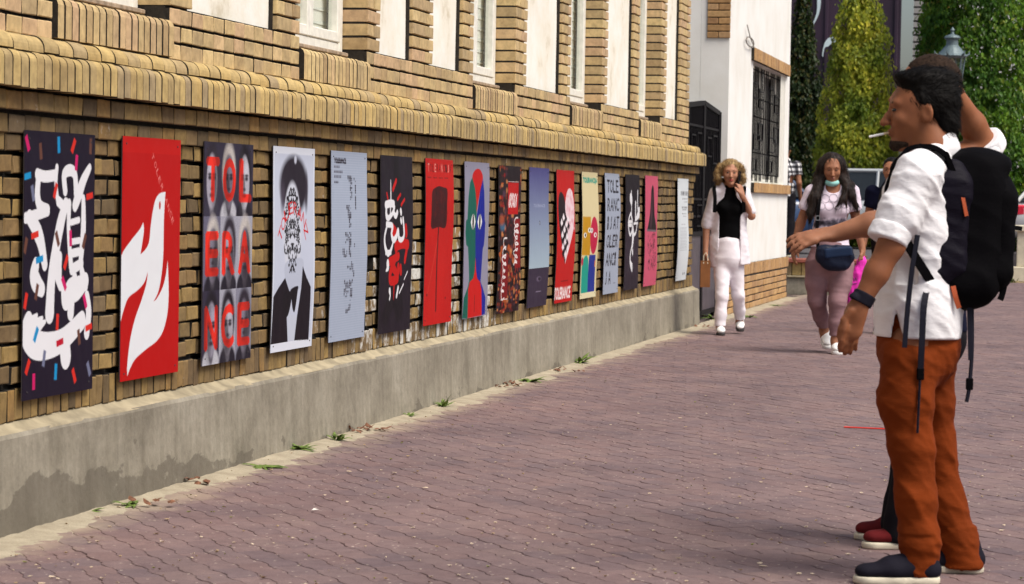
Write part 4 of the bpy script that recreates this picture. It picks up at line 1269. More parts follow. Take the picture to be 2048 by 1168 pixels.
# ------------------------------------------------------------------ iron gate and white gatehouse
M_IRON = flat('black_iron', (0.008, 0.007, 0.009), 0.5, 0.3, 40, spec=.08)
M_SHEET = flat('dull_sheet_iron', srgb(92, 84, 94), 0.42, 0.22, 7, metallic=0.5, bmp=0.1)
XG, GY0, GY1, ZS, ZP = -0.10, 26.36, 28.84, 2.275, 2.345
gate = empty('iron_gate', (XG, (GY0 + GY1) / 2, 0))
tag(gate, 'black iron double gate with geometric bars between brick building and gatehouse', 'gate')
gm = (GY0 + GY1) / 2
def gtop(y): return ZS + (ZP - ZS) * (1 - abs(y - gm) / (GY1 - gm))
def gobj(mb, name, mat, par=None):
    o = mb.build(name, mat, par or gate)
    if par is None: o.matrix_parent_inverse = gate.matrix_basis.inverted()
    return o
for a, b in ((GY0 + .05, gm - .008), (gm + .008, GY1 - .03)):
    lf = MB()
    lf.box(XG - .02, XG + .02, a, a + .05, .05, gtop(a + .05) - .04); lf.box(XG - .02, XG + .02, b - .05, b, .05, gtop(b - .05) - .04)
    lf.box(XG - .018, XG + .018, a + .05, b - .05, .05, .10); lf.box(XG - .018, XG + .018, a + .05, b - .05, .90, .95)
    for z in (1.10, 1.28, 2.05):
        lf.box(XG - .012, XG + .012, a + .05, b - .05, z, z + .022)
    leaf = gobj(lf, 'gate_leaf', M_IRON)
    t_ = MB(); y0, y1 = a, b
    t_.add([(XG - .02, y0, gtop(y0) - .05), (XG - .02, y1, gtop(y1) - .05), (XG - .02, y1, gtop(y1)), (XG - .02, y0, gtop(y0)), (XG + .02, y0, gtop(y0) - .05), (XG + .02, y1, gtop(y1) - .05), (XG + .02, y1, gtop(y1)), (XG + .02, y0, gtop(y0))],
           [(0, 3, 2, 1), (4, 5, 6, 7), (0, 1, 5, 4), (3, 7, 6, 2), (0, 4, 7, 3), (1, 2, 6, 5)])
    gobj(t_, 'top_rail', M_IRON, leaf)
    s_ = MB(); s_.box(XG - .006, XG + .006, a + .05, b - .05, .10, .90); gobj(s_, 'sheet_panel', M_SHEET, leaf)
    bk_ = MB(); bk_.box(XG - .034, XG - .028, a + .05, b - .05, .95, 2.20); gobj(bk_, 'backing_sheet', M_IRON, leaf)
    n = 10
    for k in range(1, n):
        y = a + .05 + (b - a - .1) * k / n
        br = MB(); br.box(XG - .008, XG + .008, y - .008, y + .008, .95, gtop(y) - .05); gobj(br, 'bar', M_IRON, leaf)
    for (ya, yb, za, zb) in ((.18, .45, 1.75, 1.95), (.55, .82, 1.68, 1.98), (.12, .32, 1.0, 1.2), (.6, .9, 1.0, 1.22)):
        q = MB(); Y0, Y1 = a + (b - a) * ya, a + (b - a) * yb
        for z in (za, zb): q.box(XG + .008, XG + .024, Y0, Y1, z, z + .016)
        for y in (Y0, Y1): q.box(XG + .0085, XG + .0235, y - .008, y + .008, za + .016, zb)
        gobj(q, 'square_ornament', M_IRON, leaf)
hm = MB(); hm.box(XG + .02, XG + .05, gm - .045, gm - .02, 1.0, 1.14); gobj(hm, 'handle', M_SHEET)
pt = MB(); pt.box(XG - .05, XG + .03, GY0 - .005, GY0 + .045, 0, ZS); gobj(pt, 'post', M_IRON)
pt = MB(); pt.box(XG - .05, XG + .03, GY1 - .028, GY1 - .002, 0, ZS - .01); gobj(pt, 'post', M_IRON)

HY0, HY1, HZ = 28.85, 35.12, 6.2
gh = empty('gatehouse', (0, (HY0 + HY1) / 2, 0))
tag(gh, 'white plastered gatehouse with barred window and brick base', 'gatehouse')
GH_INV = gh.matrix_basis.inverted()
def part(mb, name, mat, par=None, **kw):
    o = mb.build(name, mat, par or gh, **kw)
    if par is None: o.matrix_parent_inverse = GH_INV
    return o
def whitewash():
    m, nt, bs = newmat('whitewash')
    geo = N(nt, 'ShaderNodeNewGeometry')
    n1 = N(nt, 'ShaderNodeTexNoise', i_Scale=1.6, i_Detail=8.0, i_Roughness=0.6); nt.links.new(geo.outputs['Position'], n1.inputs['Vector'])
    n2 = N(nt, 'ShaderNodeTexNoise', i_Scale=35.0, i_Detail=5.0); nt.links.new(geo.outputs['Position'], n2.inputs['Vector'])
    r1 = ramp(nt, [(0.3, srgb(226, 224, 216)), (0.6, srgb(238, 238, 234))]); nt.links.new(n1.outputs[0], r1.inputs[0])
    nt.links.new(r1.outputs[0], bs.inputs['Base Color']); bs.inputs['Roughness'].default_value = .85
    bump(nt, bs, n2.outputs[0], .25, .004)
    return m
M_WASH = whitewash()
WA, WB, WZ0, WZ1 = 31.05, 34.62, 1.51, 2.955
w_ = MB()
w_.box(-.32, 0.0, HY0, WA, 0, HZ); w_.box(-.32, 0.0, WB, HY1, 0, HZ); w_.box(-.32, 0.0, WA, WB, 0, WZ0); w_.box(-.32, 0.0, WA, WB, WZ1, HZ)
part(w_, 'street_wall', M_WASH)
w_ = MB(); w_.box(-5.0, -.322, HY0 + .001, HY0 + .3, 0, HZ); part(w_, 'end_wall', M_WASH)
w_ = MB(); w_.box(-5.0, -.322, HY1 - .3, HY1 - .001, 0, HZ); part(w_, 'end_wall', M_WASH)
w_ = MB(); w_.box(-5.2, .2, HY0 - .2, HY1 + .2, HZ + .002, HZ + .15); part(w_, 'roof', M_FRAME)
w_ = MB(); w_.box(-.9, -.6, HY0 + .5, HY1 - .5, 0.1, HZ - .1); part(w_, 'dark_interior', M_DARK)
# brick base: courses of long bricks, rowlocks on top
M_BRICKG = brick_material('weathered_tan_brick', [Y_(176, 140, 98), Y_(190, 152, 104), Y_(164, 128, 92), Y_(184, 150, 112), Y_(196, 160, 112)], dirt=0.3)
base = MB(); base.box(.002, .022, HY0 + .004, HY1 - .004, 0, .54); part(base, 'base_mortar', M_MORTAR_SHADE)
def gbrick(y, z, wy, hz, nm, x=.035, par=None, jit=.002):
    me = brick_mesh(nm, wy, hz, .033, rb, .005, jit); me.materials.append(M_BRICKG); me.materials.append(M_MORTAR_SHADE)
    o = bpy.data.objects.new(nm, me); o.location = (x + rb.uniform(-.003, .003), y, z); o.parent = gh; o.matrix_parent_inverse = GH_INV; COL.objects.link(o)
for c_ in range(5):
    y = HY0 + (.145 if c_ % 2 == 0 else .0725)
    while y + .13 < HY1:
        gbrick(y, .042 + c_ * .0795, .283, .067, 'base_brick'); y += .291
y = HY0 + .035
while y + .03 < HY1:
    gbrick(y, .483, .064, .135, 'base_rowlock'); y += .072
# window surround
y = WA - .18
while y < WB + .16:
    gbrick(y, WZ1 + .078, .064, .150, 'lintel_brick', .046); y += .072
y = WA + .03
while y < HY1 - .03:
    gbrick(y, WZ0 - .062, .064, .118, 'sill_brick', .046); y += .072
lb = MB(); lb.box(.001, .014, WA - .2, WB + .19, WZ1 + .004, WZ1 + .152); part(lb, 'lintel_mortar', M_MORTAR_SHADE)
lb = MB(); lb.box(.001, .014, WA, HY1 - .002, WZ0 - .12, WZ0 - .004); part(lb, 'sill_mortar', M_MORTAR_SHADE)
# window with two sashes and iron grille
wf = MB()
wf.bbox(-.20, -.12, WA, WA + .06, WZ0, WZ1, .006); wf.bbox(-.16, -.02, WB - .36, WB - .002, WZ0 + .001, WZ1 - .001, .006); wf.bbox(-.16, -.06, 32.48, 32.70, WZ0 + .001, WZ1 - .001, .006)
wf.bbox(-.20, -.13, WA + .06, WB - .36, WZ1 - .06, WZ1 - .002, .006); wf.bbox(-.20, -.13, WA + .06, WB - .36, WZ0 + .002, WZ0 + .06, .006)
wo = part(wf, 'window_frame', M_FRAME)
for a, b in ((WA + .06, 32.48), (32.70, WB - .36)):
    gl = MB(); gl.box(-.175, -.170, a, b, WZ0 + .06, WZ1 - .06); part(gl, 'pane', flat('dark_glass', (.012, .012, .016), .15), wo)
    gr = MB()
    for z in (WZ0 + .10, WZ0 + .36, WZ0 + .80, WZ1 - .42, WZ1 - .08): gr.box(-.055, -.040, a + .01, b - .01, z, z + .016)
    go = part(gr, 'grille', M_IRON)
    n = 9
    for k in range(n + 1):
        y = a + .015 + (b - a - .03) * k / n
        z0 = WZ0 + .02 if k % 3 else WZ0 + .10
        g1 = MB(); g1.box(-.039, -.026, y - .007, y + .007, z0, WZ1 - .03 - (.25 if k % 4 == 2 else 0)); part(g1, 'bar', M_IRON, go)
    for (ya, yb, za, zb) in ((.15, .5, 1.02, 1.2), (.55, .9, .92, 1.12), (.2, .6, .40, .58), (.5, .85, .52, .72), (.1, .4, .14, .28)):
        q = MB(); Y0, Y1 = a + (b - a) * ya, a + (b - a) * yb
        for z in (WZ0 + za, WZ0 + zb): q.box(-.0255, -.012, Y0, Y1, z, z + .014)
        for y in (Y0, Y1): q.box(-.025, -.0125, y - .007, y + .007, WZ0 + za + .014, WZ0 + zb)
        part(q, 'square_ornament', M_IRON, go)
# brick quoin high on the near corner
q0 = MB(); q0.box(-.252, .004, HY0 - .006, HY0 - .0005, 3.09, HZ - .05); part(q0, 'quoin_mortar', M_MORTAR_SHADE)
for c_ in range(34):
    z = 3.125 + c_ * .0776
    if z > HZ - .1: break
    for (xa, xb) in (((-.25, -.004),) if c_ % 2 else ((-.25, -.13), (-.122, -.004))):
        mb = MB(); mb.bbox(xa, xb + .012 * (xb > -.01), HY0 - .022, HY0 - .001, z - .033, z + .033, .004); part(mb, 'quoin_brick', M_BRICKG)
# coil of cable hooked above the window
cp = on_x(1500, 84, 0.03)
mb = MB(); mb.tube([(cp.x, cp.y + .38 * math.cos(t / 10 * 6.28), cp.z + .055 * math.sin(t / 10 * 6.28)) for t in range(11)] , .007, 6, False)
mb.tube([(cp.x, cp.y - .3, cp.z + .18), (cp.x, cp.y, cp.z + .06), (cp.x + .01, cp.y + .35, cp.z - .05)], .006, 6)
tag(mb.build('cable_coil', flat('grey_cable', srgb(110, 100, 90), .6)), 'thin coil of cable hanging on the white wall above the barred window', 'cable')

# ------------------------------------------------------------------ beyond the pavement
TZ = 0.46
ter = MB(); ter.box(-40, 60, 47.0, 75, -.05, TZ); ter.box(-8, 1.30, 36.75, 47.0, -.05, TZ - .004)
M_ASPH = ground_material('asphalt', srgb(70, 66, 68), srgb(92, 88, 88), 3)
tag(ter.build('terrace', M_ASPH), kind='structure')
pw = empty('planter_wall', (.4, 36.5, 0))
tag(pw, 'low wall of concrete and yellow bricks under a red coping beyond the gatehouse', 'wall')
def pwp(mb, name, mat): o = mb.build(name, mat, pw); o.matrix_parent_inverse = pw.matrix_basis.inverted(); return o
mb = MB(); mb.bbox(-.9, 1.35, 36.30, 36.74, -.02, .235, .015); pwp(mb, 'concrete_footing', M_CONC)
mb = MB(); mb.bbox(-.92, 1.37, 36.27, 36.74, .236, .262, .006); pwp(mb, 'ledge', M_LIME)
x = -.85
while x < 1.3:
    mb = MB(); mb.bbox(x, x + .125, 36.36, 36.70, .264, .44, .006); pwp(mb, 'brick', M_BRICKL); x += .134
mb = MB(); mb.bbox(-.94, 1.40, 36.28, 36.745, .442, .50, .012); pwp(mb, 'coping', flat('red_coping_tile', srgb(150, 84, 68), .7, .2, 20))
# pale balustrade on the far side
bq = on_z(2012, 563, 0)
ba = empty('balustrade', (bq.x + 2, bq.y, 0))
tag(ba, 'cream concrete balustrade with upright slabs at the far edge of the pavement', 'balustrade')
BI = ba.matrix_basis.inverted()
M_CREAM = flat('cream_concrete', srgb(214, 204, 178), .85, .12, 8, bmp=.2)
def bap(mb, name): o = mb.build(name, M_CREAM, ba); o.matrix_parent_inverse = BI; return o
bx, by = bq.x - 1.2, bq.y
mb = MB(); mb.bbox(bx, bx + 7, by - .14, by + .14, 0, .26, .015); bap(mb, 'plinth')
mb = MB(); mb.bbox(bx, bx + 7, by - .14, by + .14, .86, .97, .015); bap(mb, 'rail')
x = bx + .02
while x < bx + 6.9:
    mb = MB(); mb.bbox(x, x + .17, by - .09, by + .09, .262, .858, .01); bap(mb, 'slab'); x += .27
gg = MB(); 
rt = random.Random(44)
for _ in range(160):
    gp = Vector((bx + rt.uniform(0, 5), by - rt.uniform(.15, .75), 0.005)); a = rt.uniform(0, 6.28)
    leaf_blade(gg, gp, (math.cos(a), math.sin(a), rt.uniform(0.0, .4)), rt.uniform(.06, .15), .012, .3)
tag(gg.build('dry_grass', flat('dry_grass', srgb(176, 156, 96), .9, .3, 30)), 'dry yellow grass and leaves along the foot of the cream balustrade', 'grass', kind='stuff')
p = on_z(2026, 566, 0)
t = empty('weed', (p.x, p.y, 0)); 
for _ in range(14):
    mb = MB(); a = rt.uniform(0, 6.28); leaf_blade(mb, (rt.uniform(-.05, .05), rt.uniform(-.03, .03), 0), (math.cos(a) * .5, math.sin(a) * .5, 1), rt.uniform(.1, .2), .012, .4); mb.build('leaf', M_WEED, t)
tag(t, 'green grass tuft at the foot of the cream balustrade', 'weed', 'weeds along the wall')

# dark painted house with white crescents, white house beside it
M_DARKW = flat('dark_purple_paint', srgb(52, 34, 52), .55, .35, .6)
M_CRES = flat('pale_mark_paint', srgb(214, 232, 236), .6, .05)
YD = 60.0
dL, dR = on_y(1480, 300, YD).x, on_y(1800, 150, YD).x
dk = empty('mural_house', ((dL + dR) / 2, YD + 4, TZ))
tag(dk, 'tall dark purple house wall painted with pale crescent strokes behind the hedge trees', 'house')
DI = dk.matrix_basis.inverted()
def dkp(mb, name, mat, par=None):
    o = mb.build(name, mat, par or dk)
    if par is None: o.matrix_parent_inverse = DI
    return o
def wedge(x0, x1, y0, z0, z1):
    w_ = MB(); w_.add([(x0, y0, z0), (x1, y0, z0), (x1 - 1.4, y0 + 8, z0), (x0, y0 + 8, z0), (x0, y0, z1), (x1, y0, z1), (x1 - 1.4, y0 + 8, z1), (x0, y0 + 8, z1)], [(0, 3, 2, 1), (4, 5, 6, 7), (0, 1, 5, 4), (1, 2, 6, 5), (2, 3, 7, 6), (3, 0, 4, 7)]); return w_
w1 = wedge(dL, dR, YD, TZ + 1.2, 13); wall_d = dkp(w1, 'wall', M_DARKW)
w1 = wedge(dL, dR, YD - .06, TZ, TZ + 1.198); dkp(w1, 'plinth', flat('grey_render', srgb(120, 114, 110), .85, .15, 3))
w1 = wedge(dL - .3, dR + .3, YD - .3, 13.002, 13.25); dkp(w1, 'roof', M_DARKW)
for px in (1610, 1651, 1700, 1752, 1790):
    x = on_y(px, 150, YD).x
    w1 = MB(); w1.bbox(x - .04, x + .04, YD - .05, YD - .002, TZ + 1.21, 12.99, .01); dkp(w1, 'panel_joint', M_DARKW)
def mark(L):
    P = spline([(lambda q: (q.x, q.z))(on_y(1560 + zx / 6.49, zy / 6.49, YD)) for zx, zy in L], True)
    n = len(P)
    V = [(x, YD - .055, z) for x, z in P] + [(x, YD - .001, z) for x, z in P]
    tr = tessellate_polygon([[Vector((x, z, 0)) for x, z in P]])
    F = [tuple(t_) for t_ in tr] + [(k, (k + 1) % n, n + (k + 1) % n, n + k) for k in range(n)]
    m_ = MB(); m_.add(V, F); dkp(m_, 'crescent', M_CRES, wall_d)
mark([(468, -180), (482, -60), (486, 80), (470, 200), (414, 342), (440, 318), (490, 220), (520, 120), (530, 0), (505, -150)])
mark([(556, 742), (552, 690), (566, 620), (590, 545), (640, 490), (690, 480), (740, 510), (778, 570), (770, 590), (705, 552), (660, 575), (625, 605), (588, 618), (570, 670)])
M_WH2 = flat('white_house_paint', srgb(232, 230, 224), .8, .04, 2)
wh = empty('white_house', (dR + 9, YD + 5, TZ))
tag(wh, 'plain white house beside the dark mural house with a small iron balcony', 'house')
WI = wh.matrix_basis.inverted()
def whp(mb, name, mat): o = mb.build(name, mat, wh); o.matrix_parent_inverse = WI; return o
hL = on_y(1826, 100, YD + 1).x
w1 = MB(); w1.box(hL, dR + 26, YD + 1.0, YD + 9, TZ, 14); whp(w1, 'wall', M_WH2)
w1 = MB(); w1.box(hL - .3, dR + 26.2, YD + .7, YD + 9, 14.002, 14.3); whp(w1, 'roof', M_FRAME)
b0 = on_y(1828, 0, YD + .6)
for z in np.arange(3.9, 8.0, .16):
    w1 = MB(); w1.box(b0.x, b0.x + .9, YD + .55, YD + .60, z, z + .04); whp(w1, 'railing_bar', M_IRON)
w1 = MB(); w1.box(b0.x + .30, b0.x + .36, YD + .5, YD + .56, 3.8, 8.2); whp(w1, 'railing_post', M_IRON)
w1 = MB(); w1.box(b0.x, b0.x + .9, YD + .5, YD + .998, 3.6, 3.78); whp(w1, 'balcony_slab', flat('terracotta', srgb(190, 120, 80), .8))

# ------------------------------------------------------------------ clipped, leaf-covered trees
def leaf_material(name, stops):
    m, nt, bs = newmat(name)
    r = rnd_value(nt)
    rp = ramp(nt, stops); nt.links.new(r, rp.inputs[0])
    geo = N(nt, 'ShaderNodeNewGeometry')
    no = N(nt, 'ShaderNodeTexNoise', i_Scale=1.3, i_Detail=3.0); nt.links.new(geo.outputs['Position'], no.inputs['Vector'])
    r2 = ramp(nt, [(.38, (.50, .66, .5)), (.62, (1.25, 1.2, .9))]); nt.links.new(no.outputs[0], r2.inputs[0])
    nt.links.new(mixc(nt, rp.outputs[0], r2.outputs[0], 1.0, 'MULTIPLY'), bs.inputs['Base Color'])
    bs.inputs['Roughness'].default_value = .5
    bs.inputs['Specular IOR Level'].default_value = .35
    tl = N(nt, 'ShaderNodeBsdfTranslucent'); nt.links.new(bs.inputs['Base Color'].links[0].from_socket, tl.inputs[0])
    mx = N(nt, 'ShaderNodeMixShader', i_0=.4); nt.links.new(bs.outputs[0], mx.inputs[1]); nt.links.new(tl.outputs[0], mx.inputs[2]); nt.links.new(mx.outputs[0], nt.nodes['Material Output'].inputs[0])
    return m
M_LEAF1 = leaf_material('yellow_green_leaf', [(0, (.20, .25, .03)), (.35, (.38, .42, .05)), (.65, (.56, .54, .07)), (.85, (.20, .26, .03)), (1, (.66, .58, .10))])
M_LEAF2 = leaf_material('mid_green_leaf', [(0, (.05, .13, .012)), (.4, (.10, .22, .02)), (.7, (.18, .31, .03)), (.9, (.05, .12, .015)), (1, (.34, .40, .05))])
M_LEAF3 = leaf_material('brown_green_leaf', [(0, (.18, .14, .03)), (.4, (.28, .21, .05)), (.7, (.14, .15, .03)), (1, (.40, .25, .08))])
M_LEAF4 = leaf_material('dark_green_leaf', [(0, (.012, .03, .008)), (.5, (.025, .05, .012)), (.8, (.05, .07, .015)), (1, (.12, .09, .02))])
M_BARK = flat('bark', srgb(74, 60, 48), .9, .3, 12, bmp=.5)
def clipped_tree(name, label, x, y, z0, h, prof, mat, n, leaf=.055, seed=1, gap=0.0, squash=1.0, inner=.5):
    "prof: list of (height fraction, radius); leaves in a layer over a lumpy clipped surface, a dark core of twigs inside"
    r_ = random.Random(seed)
    t = empty(name, (x, y, z0))
    tr = MB(); tr.tube([(0, 0, 0), (.03, .02, h * .35), (0, 0, h * .9)], [.10, .07, .02], 8); tr.build('trunk', M_BARK, t)
    lm = MB()
    for k in range(22):
        a = r_.uniform(0, 6.28); z = h * r_.uniform(.08, .85); rad = np.interp(z / h, [p[0] for p in prof], [p[1] for p in prof]) * .8
        lm.tube([(0, 0, z), (rad * .5 * math.cos(a), rad * .5 * math.sin(a) * squash, z + .10), (rad * math.cos(a), rad * math.sin(a) * squash, z + .28)], [.03, .02, .008], 5)
    o = lm.build('limbs', M_BARK, t); o['kind'] = 'stuff'
    V, F, T = [], [], []
    fr, ra = [p[0] for p in prof], [p[1] for p in prof]
    cum = np.cumsum(np.interp(np.linspace(0, 1, 200), fr, ra) + .02); cum /= cum[-1]
    for i in range(n):
        zf = float(np.interp(r_.random(), cum, np.linspace(0, 1, 200)))
        a = r_.uniform(0, 2 * math.pi)
        if math.sin(a) > .35 and r_.random() < .6: a = -a            # fewer on the side that is never seen, but none missing
        R0 = float(np.interp(zf, fr, ra))
        lump = noise.noise((math.cos(a) * 1.6 + seed, math.sin(a) * 1.6, zf * h * 1.5)) * .09 + noise.noise((math.cos(a) * 5, math.sin(a) * 5 + seed, zf * h * 4.5)) * .045
        hole = noise.noise((math.cos(a) * 3.1 + 9, math.sin(a) * 3.1, zf * h * 2.6 + seed))
        dep = abs(r_.gauss(0, .06)) + (r_.random() ** 2) * inner * .35 + (.20 if hole > .22 else 0)
        if hole > .42 and r_.random() < gap: continue
        rr = max(.02, R0 + lump * (1 if R0 > .2 else .4) - dep)
        if r_.random() < .05: rr += r_.uniform(.02, .08)
        c = Vector((rr * math.cos(a), rr * math.sin(a) * squash, zf * h + r_.gauss(0, .02)))
        nrm = Vector((math.cos(a), math.sin(a), r_.uniform(-.1, .9))) + Vector((r_.gauss(0, .55), r_.gauss(0, .55), r_.gauss(0, .45)))
        nrm.normalize()
        tx = nrm.cross(Vector((r_.gauss(0, .4), r_.gauss(0, .4), 1))); tx.normalize(); ty = nrm.cross(tx)
        s = leaf * r_.uniform(.6, 1.3)
        b = len(V)
        V += [c - ty * s * .9, c + tx * s * .5 + nrm * s * .18, c + ty * s * .9 - nrm * s * .1, c - tx * s * .5 + nrm * s * .18]
        F += [(b, b + 1, b + 2), (b, b + 2, b + 3)]
        tv = r_.random() * .999; T += [tv] * 4
    me = mesh('crown', V, F)
    at = me.attributes.new('tint', 'FLOAT', 'POINT'); at.data.foreach_set('value', T)
    link('crown', me, mat, t)
    tag(t, label, 'tree', 'clipped trees beyond the pavement')
    return t
YT = 50.0
sT = on_y(1713, 300, YT); k_ = 1.0 / (on_y(1813, 300, YT) - on_y(1713, 300, YT)).length * 100      # photograph pixels per metre there
kx = 1 / k_
def tree_at(cx, Y, ytop, ybot_r, name, label, mat, n, seed, **kw):
    "ybot_r: list of (photo y, half width in photo pixels)"
    p = on_y(cx, 300, Y)
    m_per_px = (on_y(cx + 50, 300, Y) - on_y(cx - 50, 300, Y)).length / 100
    top = on_y(cx, ytop, Y).z
    h = top - TZ
    prof = sorted([((on_y(cx, yy, Y).z - TZ) / h, hw * m_per_px) for yy, hw in ybot_r] + [(1.0, .02)])
    prof = [(0.0, prof[0][1] * .9)] + [q for q in prof if q[0] > 0]
    return clipped_tree(name, label, p.x, p.y, TZ, h, prof, mat, n, seed=seed, **kw)
tree_at(1714, 50.5, -60, [(-40, 18), (-10, 34), (10, 44), (60, 58), (130, 66), (200, 74), (260, 84), (330, 90), (420, 84)], 'clipped_tree', 'tall yellow green cone of clipped foliage before the dark mural house', M_LEAF1, 24000, 3, leaf=.052, inner=1.0)
tree_at(1965, 50.0, -420, [(-260, 60), (-100, 110), (0, 128), (100, 135), (200, 140), (300, 140), (420, 130)], 'clipped_tree', 'broad dense green clipped tree behind the street lamp', M_LEAF2, 52000, 8, leaf=.055, gap=.12, inner=1.0)
tree_at(1872, 53.0, -70, [(-30, 16), (20, 34), (100, 44), (180, 54), (300, 62), (420, 60)], 'clipped_tree', 'slim brownish clipped cone tree beside the white house', M_LEAF3, 15000, 5, leaf=.052)
tree_at(1600, 56.0, -90, [(-50, 10), (40, 22), (110, 34), (200, 46), (300, 56), (400, 52)], 'clipped_tree', 'dark cone tree standing close to the gatehouse wall', M_LEAF4, 15000, 6, leaf=.06)

# ------------------------------------------------------------------ street lamp
M_LAMP = flat('grey_green_lamp_paint', srgb(96, 112, 116), .5, .15, 30, metallic=.2)
LY = 39.5
lp = on_y(1903, 150, LY)
lmp = (on_y(1953, 150, LY) - on_y(1853, 150, LY)).length / 100
def lz(py): return on_y(1903, py, LY).z
lamp = empty('street_lamp', (lp.x, LY, 0))
tag(lamp, 'grey green lantern street lamp on a post before the broad green tree', 'street lamp')
def lpart(prof, name, mat, par=None, n=16):
    mb = MB(); mb.lathe(prof, n=n); o = mb.build(name, mat, par or lamp, smooth=False); return o
z_e = lz(112)
lpart([(.10, 0), (.10, .25), (.07, .30), (.055, 1.0), (.045, lz(205) - .12), (.08, lz(205) - .10), (.05, lz(205) - .04)], 'post', M_LAMP)
hood = lpart([(.215, z_e - .02), (.23, z_e), (.20, z_e + .03), (.13, z_e + .12), (.09, z_e + .16), (.085, z_e + .24), (.10, z_e + .245), (.125, z_e + .27), (.10, z_e + .30), (.03, z_e + .325), (.02, z_e + .36), (.035, z_e + .385), (.006, z_e + .43)], 'hood', M_LAMP, n=18)
cage = MB()
for k in range(6):
    a = k * math.pi / 3 + .3
    cage.tube([(.20 * math.cos(a), .20 * math.sin(a), z_e - .02), (.10 * math.cos(a), .10 * math.sin(a), lz(205) - .05)], .012, 6)
o = cage.build('cage_bars', M_LAMP, lamp); o['kind'] = 'stuff'
for k in range(6):
    a = k * math.pi / 3 + .3; b = a + math.pi / 3
    mb = MB(); mb.add([(.195 * math.cos(a), .195 * math.sin(a), z_e - .03), (.195 * math.cos(b), .195 * math.sin(b), z_e - .03), (.098 * math.cos(b), .098 * math.sin(b), lz(205) - .04), (.098 * math.cos(a), .098 * math.sin(a), lz(205) - .04)], [(0, 1, 2, 3)])
    mb.build('pane', M_GLASS, lamp)
    mb = MB(); mb.tube([(.21 * math.cos(a), .21 * math.sin(a), z_e), (.26 * math.cos(a), .26 * math.sin(a), z_e + .03), (.265 * math.cos(a), .265 * math.sin(a), z_e + .075)], [.02, .016, .006], 6); mb.build('finial', M_LAMP, hood)
mb = MB(); mb.lathe([(.03, z_e - .26), (.05, z_e - .2), (.045, z_e - .08), (.02, z_e - .04)]); mb.build('lamp_bulb', flat('milk_glass', srgb(216, 206, 176), .4), lamp)

